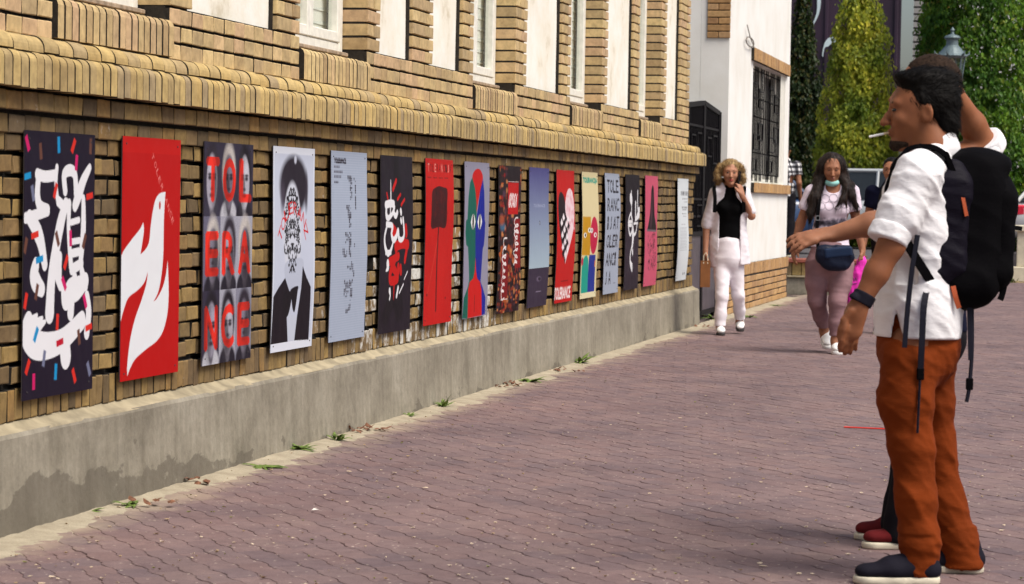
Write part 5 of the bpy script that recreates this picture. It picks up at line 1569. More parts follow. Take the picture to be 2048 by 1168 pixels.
# ------------------------------------------------------------------ parked cars
def car(name, label, loc, rz, body_mat, seed=0, hatch=False):
    t = empty(name, loc, rz)
    L, Wd = 4.3, 1.74
    st = [(-2.15, .30, .70, .80), (-2.08, .24, .86, .84), (-1.6, .20, .93, .87), (-.75, .18, .96, .87), (.6, .18, .95, .87), (1.55, .18, .84, .86), (2.0, .22, .72, .80), (2.15, .30, .60, .70)]
    if hatch: st[0] = (-2.12, .30, .92, .80); st[1] = (-2.05, .24, .95, .84)
    V, F = [], []
    n = 12
    for x, zb, zt, hw in st:
        for k in range(n):
            a = 2 * math.pi * (k + .5) / n
            cy, cz = math.cos(a), math.sin(a)
            yy = hw * math.copysign(abs(cy) ** .38, cy); zz = (zb + zt) / 2 + (zt - zb) / 2 * math.copysign(abs(cz) ** .45, cz)
            V.append((x, yy, zz + .02))
    for i in range(len(st) - 1):
        for k in range(n): F.append((i * n + k, i * n + (k + 1) % n, (i + 1) * n + (k + 1) % n, (i + 1) * n + k))
    F += [tuple(reversed(range(n))), tuple(range((len(st) - 1) * n, len(st) * n))]
    me = mesh('body', V, [tuple(reversed(f_)) for f_ in F], True); body = link('body', me, body_mat, t)
    # cabin: glass band and roof
    xs = (-1.75, -1.25, .35, 1.0) if not hatch else (-2.02, -1.6, .35, 1.05)
    V = []
    for x0, z, hw in ((0, .92, .80), (1, 1.40, .62)):
        a, b = (xs[0], xs[3]) if x0 == 0 else (xs[1], xs[2])
        V += [(a, -hw, z), (b, -hw, z), (b, hw, z), (a, hw, z)]
    gl = MB(); gl.add(V, [(0, 3, 2, 1), (4, 5, 6, 7), (0, 1, 5, 4), (1, 2, 6, 5), (2, 3, 7, 6), (3, 0, 4, 7)]); gl.build('windows', M_CARGLASS, t)
    rf = MB(); rf.bbox(xs[1] - .04, xs[2] + .04, -.64, .64, 1.395, 1.47, .03); rf.build('roof', body_mat, t)
    for sx in (-1, 1):
        for (xa, xb) in ((0, 1), (3, 2)):
            pl_ = MB(); pl_.tube([(xs[xa], sx * .80, .93), (xs[xb], sx * .63, 1.42)], .035, 6); pl_.build('pillar', body_mat, t)
        pl_ = MB(); pl_.tube([(-.35, sx * .80, .93), (-.35, sx * .63, 1.42)], .03, 6); pl_.build('pillar', body_mat, t)
        hd = MB(); hd.bbox(-.55, -.37, sx * .865 - .012, sx * .865 + .012, .76, .79, .004); hd.build('door_handle', M_IRON, t)
        mr = MB(); mr.bbox(.70, .86, sx * .95 - .07, sx * .95 + .07, .93, 1.05, .03); mr.build('mirror', body_mat, t)
        tl = MB(); tl.bbox(-2.16, -1.88, sx * .70 - .14, sx * .70 + .14, .66, .86, .03); tl.build('tail_light', M_TAIL, t)
        hl = MB(); hl.bbox(1.86, 2.10, sx * .60 - .16, sx * .60 + .16, .52, .64, .03); hl.build('headlight', M_HEAD, t)
        for x in (-1.32, 1.32):
            wh_ = MB()
            prof = [(.16, -.09), (.30, -.10), (.315, -.07), (.315, .07), (.30, .10), (.16, .09)]
            V, F = [], []
            nn = 20
            for r_, q in prof:
                for k in range(nn): V.append((x + r_ * math.cos(2 * math.pi * k / nn), sx * .78 + q, .315 + r_ * math.sin(2 * math.pi * k / nn)))
            for i in range(len(prof)):
                i2 = (i + 1) % len(prof)
                for k in range(nn): F.append((i * nn + k, i * nn + (k + 1) % nn, i2 * nn + (k + 1) % nn, i2 * nn + k))
            wh_.add(V, F); wo_ = wh_.build('wheel', M_TYRE, t)
            rm = MB(); rm.tube([(x, sx * .78 - .07, .315), (x, sx * .78 + .07, .315)], .19, 16); rm.build('rim', M_RIM, wo_)
    for x in (-2.10, 2.06):
        pl_ = MB(); pl_.bbox(x - .04, x + .04, -.26, .26, .42, .53, .006); pl_.build('number_plate', M_FRAME, t)
    tag(t, label, 'car', 'cars parked beyond the pavement')
    return t
def paint(name, col): 
    m, nt, bs = newmat(name); bs.inputs['Base Color'].default_value = (*col, 1); bs.inputs['Roughness'].default_value = .3; bs.inputs['Coat Weight'].default_value = .6; bs.inputs['Coat Roughness'].default_value = .06
    return m
M_CARGLASS = flat('car_glass', (.02, .024, .026), .06, .1); M_TYRE = flat('tyre_rubber', (.015, .015, .016), .8); M_RIM = flat('alloy', srgb(150, 152, 156), .35, .1, metallic=.8)
M_TAIL = flat('red_lens', srgb(206, 34, 60), .25, .1); M_HEAD = flat('clear_lens', srgb(220, 224, 226), .15, .05)
M_WCAR = paint('white_car_paint', srgb(226, 226, 222)); M_BCAR = paint('blue_car_paint', srgb(40, 66, 104)); M_SCAR = paint('silver_car_paint', srgb(176, 180, 182)); M_RCAR = paint('red_car_paint', srgb(150, 30, 36))
p = on_y(2035, 420, 48.6); car('parked_car', 'white parked car with red tail light behind the cream balustrade', (p.x + 1.98, 48.7, TZ), R(4), M_WCAR, hatch=True)
p = on_y(1590, 480, 41.5); car('parked_car', 'dark blue parked car beside the gatehouse corner', (p.x - 1.75, 42.2, TZ - .004), R(196), M_BCAR)
p = on_y(1690, 480, 48.0); car('parked_car', 'silver parked car on the terrace behind the dark haired woman', (p.x + .3, 48.3, TZ), R(176), M_SCAR, hatch=True)
p = on_y(1600, 400, 54.0); car('parked_car', 'red parked car beside the dark cone tree', (p.x - 1.6, 53.0, TZ), R(183), M_RCAR)

# ------------------------------------------------------------------ figures: blended distance fields turned into one continuous surface
from mathutils.bvhtree import BVHTree
def _n(v): v = np.asarray(v, float); return v / (np.linalg.norm(v) + 1e-12)

class Field:
    def __init__(s, lo, hi, h):
        s.lo, s.h = np.asarray(lo, np.float32), h
        s.n = np.ceil((np.asarray(hi) - lo) / h).astype(int) + 1
        s.f = np.full(tuple(s.n), 9.0, np.float32)
    def sub(s, mn, mx):
        i0 = np.maximum(0, np.floor((np.asarray(mn) - s.lo) / s.h).astype(int)); i1 = np.minimum(s.n, np.ceil((np.asarray(mx) - s.lo) / s.h).astype(int) + 1)
        if (i1 <= i0).any(): return None
        sl = tuple(slice(a, b) for a, b in zip(i0, i1))
        ax = [s.lo[d] + s.h * np.arange(i0[d], i1[d], dtype=np.float32) for d in range(3)]
        return sl, np.meshgrid(*ax, indexing='ij')
    def _put(s, sl, d, k, op):
        a = s.f[sl]
        if op == 'add':
            if k > 0:
                h_ = np.clip(.5 + .5 * (a - d) / k, 0, 1); s.f[sl] = a + (d - a) * h_ - k * h_ * (1 - h_)
            else: s.f[sl] = np.minimum(a, d)
        else:
            if k > 0:
                h_ = np.clip(.5 - .5 * (a + d) / k, 0, 1); s.f[sl] = a + (-d - a) * h_ + k * h_ * (1 - h_)
            else: s.f[sl] = np.maximum(a, -d)
    def cone(s, a, b, ra, rb, k=.02, flat_=None, ratio=1.0, op='add'):
        "tapered capsule; flat_ = axis along which the section is squeezed by ratio"
        a, b = np.asarray(a, np.float32), np.asarray(b, np.float32)
        m = max(ra, rb) + k + 3 * s.h
        g = s.sub(np.minimum(a, b) - m, np.maximum(a, b) + m)
        if g is None: return s
        sl, (X, Y, Z) = g
        ab = b - a; L2 = float(ab @ ab) + 1e-12
        t = np.clip(((X - a[0]) * ab[0] + (Y - a[1]) * ab[1] + (Z - a[2]) * ab[2]) / L2, 0, 1)
        vx, vy, vz = X - a[0] - t * ab[0], Y - a[1] - t * ab[1], Z - a[2] - t * ab[2]
        if flat_ is not None:
            n = _n(flat_); q = (vx * n[0] + vy * n[1] + vz * n[2]) * (1 / ratio - 1)
            vx, vy, vz = vx + q * n[0], vy + q * n[1], vz + q * n[2]
        d = np.sqrt(vx * vx + vy * vy + vz * vz) - (ra + (rb - ra) * t)
        s._put(sl, d.astype(np.float32), k, op)
        return s
    def chain(s, pts, rads, k=.02, **kw):
        for i in range(len(pts) - 1): s.cone(pts[i], pts[i + 1], rads[i], rads[i + 1], k, **kw)
        return s
    def ell(s, c, rad, axes=None, k=.02, op='add'):
        c = np.asarray(c, np.float32); m = max(rad) + k + 3 * s.h
        g = s.sub(c - m, c + m)
        if g is None: return s
        sl, (X, Y, Z) = g
        A = np.eye(3) if axes is None else np.array([_n(q) for q in axes])
        D = (X - c[0], Y - c[1], Z - c[2])
        q2 = sum(((D[0] * A[i][0] + D[1] * A[i][1] + D[2] * A[i][2]) / rad[i]) ** 2 for i in range(3))
        q = np.sqrt(q2)
        g2 = np.sqrt(sum(((D[0] * A[i][0] + D[1] * A[i][1] + D[2] * A[i][2]) / rad[i] ** 2) ** 2 for i in range(3))) + 1e-6
        d = q * (q - 1) / g2
        s._put(sl, d.astype(np.float32), k, op)
        return s
    def rbox(s, c, half, r, axes=None, k=.02, op='add'):
        c = np.asarray(c, np.float32); m = float(np.linalg.norm(half)) + k + 3 * s.h
        g = s.sub(c - m, c + m)
        if g is None: return s
        sl, (X, Y, Z) = g
        A = np.eye(3) if axes is None else np.array([_n(q) for q in axes])
        D = (X - c[0], Y - c[1], Z - c[2])
        q = [np.abs(D[0] * A[i][0] + D[1] * A[i][1] + D[2] * A[i][2]) - half[i] + r for i in range(3)]
        d = np.sqrt(sum(np.maximum(x, 0) ** 2 for x in q)) + np.minimum(np.maximum(np.maximum(q[0], q[1]), q[2]), 0) - r
        s._put(sl, d.astype(np.float32), k, op)
        return s
    def cut(s, p, n, k=0.0, mn=None, mx=None):
        "removes everything on the side the normal points to (inside an optional box)"
        p, n = np.asarray(p, np.float32), _n(n)
        g = s.sub(s.lo if mn is None else mn, s.lo + s.h * s.n if mx is None else mx)
        if g is None: return s
        sl, (X, Y, Z) = g
        d = -((X - p[0]) * n[0] + (Y - p[1]) * n[1] + (Z - p[2]) * n[2])
        s._put(sl, d.astype(np.float32), k, 'sub')
        return s
    def folds(s, amp, seed=1, freq=26.0, direction=(0, 0, 1), aniso=.35, mn=None, mx=None, sharp=1.5):
        "creases: warped ridges running across a direction"
        g = s.sub(s.lo if mn is None else mn, s.lo + s.h * s.n if mx is None else mx)
        sl, (X, Y, Z) = g
        near = np.abs(s.f[sl]) < .06
        x, y, z = X[near], Y[near], Z[near]
        r_ = np.random.RandomState(seed)
        dn = _n(direction)
        t = r_.normal(size=3); e1 = _n(np.cross(dn, t)); e2 = np.cross(dn, e1)
        P = (x * dn[0] + y * dn[1] + z * dn[2], (x * e1[0] + y * e1[1] + z * e1[2]) * aniso, (x * e2[0] + y * e2[1] + z * e2[2]) * aniso)
        tot = np.zeros_like(x)
        for i in range(5):
            w_ = r_.normal(size=3); w_ = w_ / np.linalg.norm(w_) * freq * (0.6 + .35 * i); w_[0] = abs(w_[0]) + freq * .35
            ph = r_.uniform(0, 6.28)
            wp = 1.3 * np.sin(P[0] * freq * .31 + P[1] * freq * .7 + ph) + 1.1 * np.sin(P[2] * freq * .9 - P[1] * freq * .4 + ph * 2)
            v = np.sin(P[0] * w_[0] + P[1] * w_[1] + P[2] * w_[2] + wp + ph)
            tot += (1 - np.abs(v)) ** sharp * (1 / (1 + .5 * i))
        tot = tot / 2.2 - (.45 if sharp < 2 else .30)
        F_ = s.f[sl]; F_[near] -= amp * tot; s.f[sl] = F_
        return s
    def clip_other(s, other_cut): other_cut(s); return s
    def mesh(s, name, mat, parent, smooth=1):
        f = s.f; n = s.n
        ins = f < 0
        c = np.zeros(tuple(n - 1), np.uint8)
        for dx in (0, 1):
            for dy in (0, 1):
                for dz in (0, 1): c += ins[dx:n[0] - 1 + dx, dy:n[1] - 1 + dy, dz:n[2] - 1 + dz]
        act = np.argwhere((c > 0) & (c < 8))
        if len(act) == 0: return None
        idm = np.full(tuple(n - 1), -1, np.int32); idm[tuple(act.T)] = np.arange(len(act))
        cs = [(0, 0, 0), (1, 0, 0), (0, 1, 0), (1, 1, 0), (0, 0, 1), (1, 0, 1), (0, 1, 1), (1, 1, 1)]
        cv = np.stack([f[act[:, 0] + d[0], act[:, 1] + d[1], act[:, 2] + d[2]] for d in cs], 1)
        pos = np.zeros((len(act), 3), np.float32); cnt = np.zeros(len(act), np.float32)
        for a in range(8):
            for b in range(a + 1, 8):
                if sum(abs(cs[a][i] - cs[b][i]) for i in range(3)) != 1: continue
                va, vb = cv[:, a], cv[:, b]
                m = (va < 0) != (vb < 0)
                t = np.where(m, va / np.where(m, va - vb, 1), 0)
                ca_, cb_ = np.array(cs[a], np.float32), np.array(cs[b], np.float32)
                pos += np.where(m[:, None], ca_ + (cb_ - ca_) * t[:, None], 0); cnt += m
        V = (act + pos / cnt[:, None]) * s.h + s.lo
        Q = []
        for ax in range(3):
            o1, o2 = [(1, 2), (2, 0), (0, 1)][ax]
            sl0 = [slice(None)] * 3; sl1 = [slice(None)] * 3
            sl0[ax] = slice(0, n[ax] - 1); sl1[ax] = slice(1, n[ax])
            A, Bm = ins[tuple(sl0)], ins[tuple(sl1)]
            e = np.argwhere(A != Bm)
            e = e[(e[:, o1] > 0) & (e[:, o2] > 0) & (e[:, o1] < n[o1] - 1) & (e[:, o2] < n[o2] - 1)]
            if len(e) == 0: continue
            d1 = np.zeros(3, int); d1[o1] = 1; d2 = np.zeros(3, int); d2[o2] = 1
            q = np.stack([idm[tuple((e - d1 - d2).T)], idm[tuple((e - d2).T)], idm[tuple(e.T)], idm[tuple((e - d1).T)]], 1)
            flip = ~A[tuple(e.T)]
            q[flip] = q[flip][:, ::-1]
            Q.append(q)
        Q = np.concatenate(Q); Q = Q[(Q >= 0).all(1)]
        for _ in range(smooth):
            acc = np.zeros_like(V); k_ = np.zeros(len(V), np.float32)
            for a, b in ((0, 1), (1, 2), (2, 3), (3, 0)):
                np.add.at(acc, Q[:, a], V[Q[:, b]]); np.add.at(acc, Q[:, b], V[Q[:, a]])
                np.add.at(k_, Q[:, a], 1); np.add.at(k_, Q[:, b], 1)
            V = V * .5 + .5 * acc / np.maximum(k_, 1)[:, None]
        me = bpy.data.meshes.new(name)
        me.vertices.add(len(V)); me.vertices.foreach_set('co', V.astype(np.float32).ravel())
        me.loops.add(len(Q) * 4); me.loops.foreach_set('vertex_index', Q.astype(np.int32).ravel())
        me.polygons.add(len(Q)); me.polygons.foreach_set('loop_start', np.arange(0, len(Q) * 4, 4, dtype=np.int32))
        me.polygons.foreach_set('use_smooth', [True] * len(Q))
        me.update(calc_edges=True); me.validate()
        return link(name, me, mat, parent)

def skin_material(name, col, blush=1.0):
    m, nt, bs = newmat(name)
    tc = N(nt, 'ShaderNodeTexCoord'); no = N(nt, 'ShaderNodeTexNoise', i_Scale=14.0, i_Detail=5.0); nt.links.new(tc.outputs['Object'], no.inputs['Vector'])
    rp = ramp(nt, [(.35, tuple(c * k for c, k in zip(col, (.86, .80, .78)))), (.65, tuple(c * k for c, k in zip(col, (1.06, 1.02, 1.0))))]); nt.links.new(no.outputs[0], rp.inputs[0])
    nt.links.new(rp.outputs[0], bs.inputs['Base Color'])
    bs.inputs['Roughness'].default_value = .6; bs.inputs['Specular IOR Level'].default_value = .3
    bs.inputs['Subsurface Weight'].default_value = .12; bs.inputs['Subsurface Radius'].default_value = (.012, .005, .003); bs.inputs['Subsurface Scale'].default_value = 1.0
    return m
def cloth(name, col, rough=.85, var=.12, weave=420.0, fold=0.0, spec=.12):
    m, nt, bs = newmat(name)
    tc = N(nt, 'ShaderNodeTexCoord')
    no = N(nt, 'ShaderNodeTexNoise', i_Scale=7.0, i_Detail=5.0); nt.links.new(tc.outputs['Object'], no.inputs['Vector'])
    rp = ramp(nt, [(.3, tuple(c * (1 - var) for c in col)), (.7, tuple(min(1, c * (1 + var)) for c in col))]); nt.links.new(no.outputs[0], rp.inputs[0])
    nt.links.new(rp.outputs[0], bs.inputs['Base Color'])
    bs.inputs['Roughness'].default_value = rough; bs.inputs['Specular IOR Level'].default_value = spec
    mp = N(nt, 'ShaderNodeMapping'); mp.inputs['Scale'].default_value = (1, 1, 2.2); nt.links.new(tc.outputs['Object'], mp.inputs['Vector'])
    n2 = N(nt, 'ShaderNodeTexNoise', i_Scale=24.0, i_Detail=6.0, i_Roughness=.6, i_Distortion=.6); nt.links.new(mp.outputs[0], n2.inputs['Vector'])
    bump(nt, bs, n2.outputs[0], .10 + fold * .5, .010)
    return m

class Person:
    def __init__(s, p0, facing, h):
        "local frame: a to the right of the view, b away from the camera, c up"
        s.p0 = Vector((p0.x, p0.y, 0)); s.h = h
        s.root = empty('person', s.p0, YAW)
        s.fh = Vector((-math.sin(YAW), math.cos(YAW), 0))
        s.fd = _n(facing); s.up = np.array((0, 0, 1.)); s.lf = np.cross(s.up, s.fd)     # lf: the person's own left
    def J(s, px, py, b=0.0):
        d = ray(px, py); t = ((s.p0 - CAM).dot(s.fh) + b) / d.dot(s.fh)
        w_ = CAM + d * t - s.p0
        return np.array((w_.dot(_r0), w_.dot(s.fh), w_.z))
    def field(s, pts, pad=.2, h=None):
        P = np.array(pts); return Field(P.min(0) - pad, P.max(0) + pad, h or s.h)

def head(F, hc, f, hs=1.0, female=False, up=(0, 0, 1.)):
    f = _n(f); u = _n(np.asarray(up) - f * np.dot(up, f)); r = np.cross(f, u)
    A = (r, f, u)
    P = lambda x, y, z: hc + (r * x + f * y + u * z) * hs
    F.ell(P(0, -.012, .036), (.076 * hs, .098 * hs, .086 * hs), A, .01)
    F.ell(P(0, .034, -.01), (.066 * hs, .062 * hs, .085 * hs), A, .03)
    F.cone(P(0, .035, -.045), P(0, .064, -.092), .055 * hs, .030 * hs, .03, r, .98)
    F.ell(P(0, .082, .030), (.052 * hs, .016 * hs, .014 * hs), A, .02)                       # brow
    F.chain([P(0, .094, .016), P(0, .108, -.010), P(0, .120, -.030)], [.007 * hs, .009 * hs, .0125 * hs], .010)    # nose
    for e in (-1, 1):
        F.ell(P(e * .012, .107, -.032), (.009 * hs, .010 * hs, .008 * hs), A, .006)
        F.ell(P(e * .040, .072, -.022), (.022 * hs, .018 * hs, .020 * hs), A, .02)           # cheek
        F.ell(P(e * .031, .101, .010), (.017 * hs, .014 * hs, .010 * hs), A, .012, 'sub')    # eye socket
        F.ell(P(e * .030, .082, .008), (.013 * hs, .0125 * hs, .011 * hs), A, .004)
        F.ell(P(e * .077, -.008, -.004), (.010 * hs, .020 * hs, .031 * hs), (_n(r + f * .35 * e), f, u), .008)
        F.ell(P(e * .086, -.004, -.002), (.006 * hs, .011 * hs, .018 * hs), (_n(r + f * .35 * e), f, u), .004, 'sub')
    F.ell(P(0, .097, -.056), (.022 * hs, .011 * hs, .0060 * hs), A, .006); F.ell(P(0, .095, -.067), (.020 * hs, .011 * hs, .0065 * hs), A, .006)
    F.ell(P(0, .110, -.0612), (.020 * hs, .010 * hs, .0015 * hs), A, .004, 'sub')
    F.ell(P(0, .080, -.097), ((.020 if female else .025) * hs, .018 * hs, .016 * hs), A, .016)
    return P, A

def face_bits(per, P, A, hs, lipcol, brow=(.03, .02, .015), parent=None, lids=False):
    par = parent or per.root
    for e in (-1, 1):
        F = Field(P(e * .030, .090, .008) - .03 * hs, P(e * .030, .090, .008) + .03 * hs, .0022)
        F.ell(P(e * .030, .0835, .0085), (.0145 * hs, .0135 * hs, (.0045 if lids else .0078) * hs), A, 0); F.mesh('eye', M_EYE, par, 0)
        F = Field(P(e * .032, .09, .032) - .035 * hs, P(e * .032, .09, .032) + .035 * hs, .0025)
        F.chain([P(e * .014, .0955, .027), P(e * .032, .0915, .033), P(e * .050, .0765, .027)], [.0045 * hs, .005 * hs, .0035 * hs], 0); F.mesh('eyebrow', brow, par, 0)
    if lipcol:
        F = Field(P(0, .1, -.06) - .035 * hs, P(0, .1, -.06) + .035 * hs, .0022)
        F.ell(P(0, .0975, -.0562), (.021 * hs, .0112 * hs, .0052 * hs), A, .002); F.ell(P(0, .0955, -.0665), (.019 * hs, .0112 * hs, .0058 * hs), A, .002); F.mesh('lips', lipcol, par, 0)

def hand(F, w_, d, n, th, size=1.0, curl=.5, spread=.10, k=.006, thumb_open=.7):
    "wrist point, finger direction, palm normal, thumb side; fingers bend towards the palm normal"
    d, n = _n(d), _n(n); th = _n(np.asarray(th) - d * np.dot(th, d)); n = _n(n - d * np.dot(n, d))
    w_ = np.asarray(w_, float); S = size
    F.cone(w_ - d * .02, w_ + d * .03 * S, .026 * S, .030 * S, .02, n, .72)
    F.cone(w_ + d * .03 * S + th * .006 * S, w_ + d * .078 * S, .036 * S, .038 * S, .02, n, .42)
    for i, (off, ln) in enumerate(((.030, .95), (.010, 1.05), (-.010, 1.0), (-.029, .80))):
        b = w_ + (d * .085 + th * off) * S
        dd = _n(d + th * off * spread * 30 * .33)
        r0 = (.0098 - .0006 * (i == 3)) * S
        c = curl * (1 + .12 * i)
        p = b.copy(); ang = c * .5
        pts = [b - d * .012 * S, b]
        for seg in (.040, .026, .021):
            q = dd * math.cos(ang) + n * math.sin(ang)
            p = p + q * seg * ln * S; pts.append(p); ang += c * .8
        F.chain(pts, [r0 * 1.1, r0 * 1.06, r0, r0 * .92, r0 * .78], k)
    b = w_ + (d * .022 + th * .026) * S
    t1 = _n(d * .75 + th * thumb_open + n * .35); t2 = _n(d * .95 + th * thumb_open * .35 + n * .30)
    F.chain([b, b + t1 * .038 * S, b + t1 * .038 * S + t2 * .030 * S, b + t1 * .038 * S + t2 * .054 * S], [.015 * S, .0118 * S, .0108 * S, .0085 * S], .010)

def ribbon(mb, pts, wdir, width, thick=.004, n=5):
    P = [Vector(q) for q in spline3(pts, n)]
    V, F = [], []
    for i, p in enumerate(P):
        t = (P[min(i + 1, len(P) - 1)] - P[max(i - 1, 0)]).normalized()
        wv = Vector(wdir(i / (len(P) - 1)) if callable(wdir) else wdir); wv = (wv - t * wv.dot(t)).normalized(); nn = t.cross(wv)
        for a, b in ((-1, -1), (1, -1), (1, 1), (-1, 1)): V.append(p + wv * width / 2 * a + nn * thick / 2 * b)
    for i in range(len(P) - 1):
        for k in range(4): F.append((i * 4 + k, i * 4 + (k + 1) % 4, i * 4 + 4 + (k + 1) % 4, i * 4 + 4 + k))
    F += [(3, 2, 1, 0), tuple(range(len(P) * 4 - 4, len(P) * 4))]
    mb.add(V, F)
def spline3(P, n=5):
    P = np.asarray(P, float); out = []
    for i in range(len(P) - 1):
        p0, p1, p2, p3 = P[max(i - 1, 0)], P[i], P[i + 1], P[min(i + 2, len(P) - 1)]
        for k in range(n):
            t = k / n; out.append(.5 * ((2 * p1) + (-p0 + p2) * t + (2 * p0 - 5 * p1 + 4 * p2 - p3) * t * t + (-p0 + 3 * p1 - 3 * p2 + p3) * t ** 3))
    out.append(P[-1]); return out

def shoe(per, heel, d, upper_mat, sole_mat, ln=.275, wd=.047, hgt=.075, sole_t=.026, lift=0.0, ankle=True, tilt=0.0, h=.005, low=False):
    "a shoe with its own sole; heel = point on the ground under the heel, d = direction of the toes"
    d = _n(np.asarray(d, float)); u = _n(np.array((0, 0, 1.)) - d * d[2]); sd = np.cross(u, d)
    heel = np.asarray(heel, float) + np.array((0, 0, lift))
    P = lambda x, y, z: heel + d * x + sd * y + u * z
    pts = [P(-.03, -.08, -.02), P(ln + .03, .08, .17), P(-.03, .08, .17), P(ln + .03, -.08, -.02)]
    F = Field(np.min(pts, 0) - .02, np.max(pts, 0) + .02, h)
    z0 = sole_t
    F.cone(P(.04, 0, z0 + .022), P(ln * .55, 0, z0 + .02), wd * .86, wd * 1.0, .02, u, .8)
    F.cone(P(ln * .55, 0, z0 + .020), P(ln - wd * .9, 0, z0 + .014), wd * 1.0, wd * .86, .02, u, .62)
    if not low:
        F.cone(P(.04, 0, z0 + .02), P(.052, 0, z0 + hgt), wd * .84, wd * .76, .02)
        F.cone(P(.06, 0, z0 + hgt * .75), P(ln * .58, 0, z0 + .034), wd * .70, wd * .55, .03)
    F.cut(P(0, 0, z0), -u)
    up_ = F.mesh('shoe', upper_mat, per.root, 1)
    F = Field(np.min(pts, 0) - .02, np.max(pts, 0) + .02, h)
    F.cone(P(.042, 0, sole_t / 2), P(ln * .5, 0, sole_t / 2), wd * .90, wd * .95, .02); F.cone(P(ln * .5, 0, sole_t / 2), P(ln - wd * .92, 0, sole_t / 2), wd * .95, wd * .98, .02)
    F.cut(P(0, 0, sole_t - .001), u); F.cut(P(0, 0, 0), -u)
    so = F.mesh('sole', sole_mat, up_, 0)
    return up_

M_EYE = flat('dark_eye', (.015, .011, .010), .25)
M_SKIN1 = skin_material('tanned_skin', (.26, .098, .042)); M_SKIN2 = skin_material('light_skin', (.40, .20, .125)); M_SKIN3 = skin_material('warm_skin', (.32, .145, .08))
M_HAIRBLK = flat('black_hair', (.004, .003, .0025), .6, .4, 70, bmp=.4, spec=.12); M_HAIRBRN = flat('shaved_brown_hair', (.030, .018, .012), .8, .4, 120, bmp=.5, spec=.1)
def hair_strands(name, c1, c2, sc=(60, 60, 5), rough=.45):
    m, nt, bs = newmat(name)
    tc = N(nt, 'ShaderNodeTexCoord'); mp = N(nt, 'ShaderNodeMapping'); mp.inputs['Scale'].default_value = sc; nt.links.new(tc.outputs['Object'], mp.inputs['Vector'])
    no = N(nt, 'ShaderNodeTexNoise', i_Scale=1.0, i_Detail=5.0, i_Distortion=1.2); nt.links.new(mp.outputs[0], no.inputs['Vector'])
    rp = ramp(nt, [(.35, c1), (.65, c2)]); nt.links.new(no.outputs[0], rp.inputs[0]); nt.links.new(rp.outputs[0], bs.inputs['Base Color'])
    bs.inputs['Roughness'].default_value = rough; bs.inputs['Specular IOR Level'].default_value = .15
    bump(nt, bs, no.outputs[0], .8, .01)
    return m
M_BLOND = hair_strands('blond_hair', (.10, .055, .022), (.46, .31, .14)); M_LONGBLK = hair_strands('long_black_hair', (.006, .004, .004), (.030, .018, .014))
M_LINEN = cloth('white_linen', srgb(232, 230, 232), fold=.3); M_RUST = cloth('rust_cotton', (.17, .029, .003), fold=.15); M_NAVY = cloth('navy_jersey', (.007, .008, .022), spec=.05)
M_BLKCL = cloth('black_knit', (.004, .004, .0045), spec=.03); M_CARD = cloth('white_cardigan', srgb(226, 220, 226)); M_WTROU = cloth('white_trousers', srgb(236, 230, 236)); M_MAUVE = cloth('mauve_denim', srgb(140, 110, 114), var=.2)
M_PACK = cloth('black_nylon', (.003, .0027, .0035), rough=.8, fold=.2, spec=.04); M_PACKP = cloth('dark_purple_nylon', (.006, .0045, .010), rough=.6, fold=.4, spec=.1); M_STRAP = cloth('dark_webbing', (.010, .010, .018), rough=.6); M_ORANGE = flat('orange_trim', (.45, .08, .02), .6)
M_SHOEBLK = cloth('black_canvas', (.010, .009, .016), rough=.8); M_SOLEW = flat('cream_rubber', srgb(206, 198, 176), .7); M_SHOERED = cloth('dark_red_suede', (.13, .012, .014)); M_SHOEW = cloth('white_leather', srgb(232, 232, 230), rough=.5)
M_LIP = flat('lip_red', (.42, .06, .05), .4); M_LIPN = flat('lip_natural', (.26, .085, .06), .45); M_SOLEK = flat('dark_sole', (.03, .025, .025), .8); M_TROUK = cloth('dark_trousers', (.012, .011, .014), spec=.05)

def strands(hair, n, comb, ln, width, seed=1, curl=0.0, lift=.25, keep=None):
    "fine locks lying on a hair mesh, combed along a direction (vector or function of the point)"
    me = hair.data; r_ = random.Random(seed); nv = len(me.vertices)
    nr = np.zeros(nv * 3, np.float32); co = np.zeros(nv * 3, np.float32); me.vertices.foreach_get('co', co); me.vertices.foreach_get('normal', nr)
    co, nr = co.reshape(-1, 3), nr.reshape(-1, 3)
    V, F = [], []
    for _ in range(n):
        i = r_.randrange(nv); q = Vector(co[i]); nn = Vector(nr[i])
        if keep and not keep(q): continue
        d = Vector(comb(q) if callable(comb) else comb) + Vector((r_.gauss(0, .22), r_.gauss(0, .22), r_.gauss(0, .22)))
        d = d - nn * d.dot(nn) * .9
        if d.length < .05: continue
        d.normalize(); sd = nn.cross(d).normalized()
        L = ln * r_.uniform(.5, 1.3); w0 = width * r_.uniform(.6, 1.3); ph = r_.uniform(0, 6.28)
        b = len(V); K = 5
        for k in range(K):
            t = k / (K - 1)
            c = q + d * L * t + nn * (lift * L * t * (1 - t * .6) + .001) + sd * curl * L * math.sin(ph + t * 5.5) + nn * curl * L * .6 * math.cos(ph + t * 5.5)
            wv = w0 * (1 - t * .85); V += [c - sd * wv, c + nn * wv * .6, c + sd * wv]
        for k in range(K - 1):
            a = b + k * 3; F += [(a, a + 1, a + 4, a + 3), (a + 1, a + 2, a + 5, a + 4)]
    o = link('hair_strands', mesh('hair_strands', V, F, True), hair.data.materials[0], hair)
    o['kind'] = 'stuff'
    return o

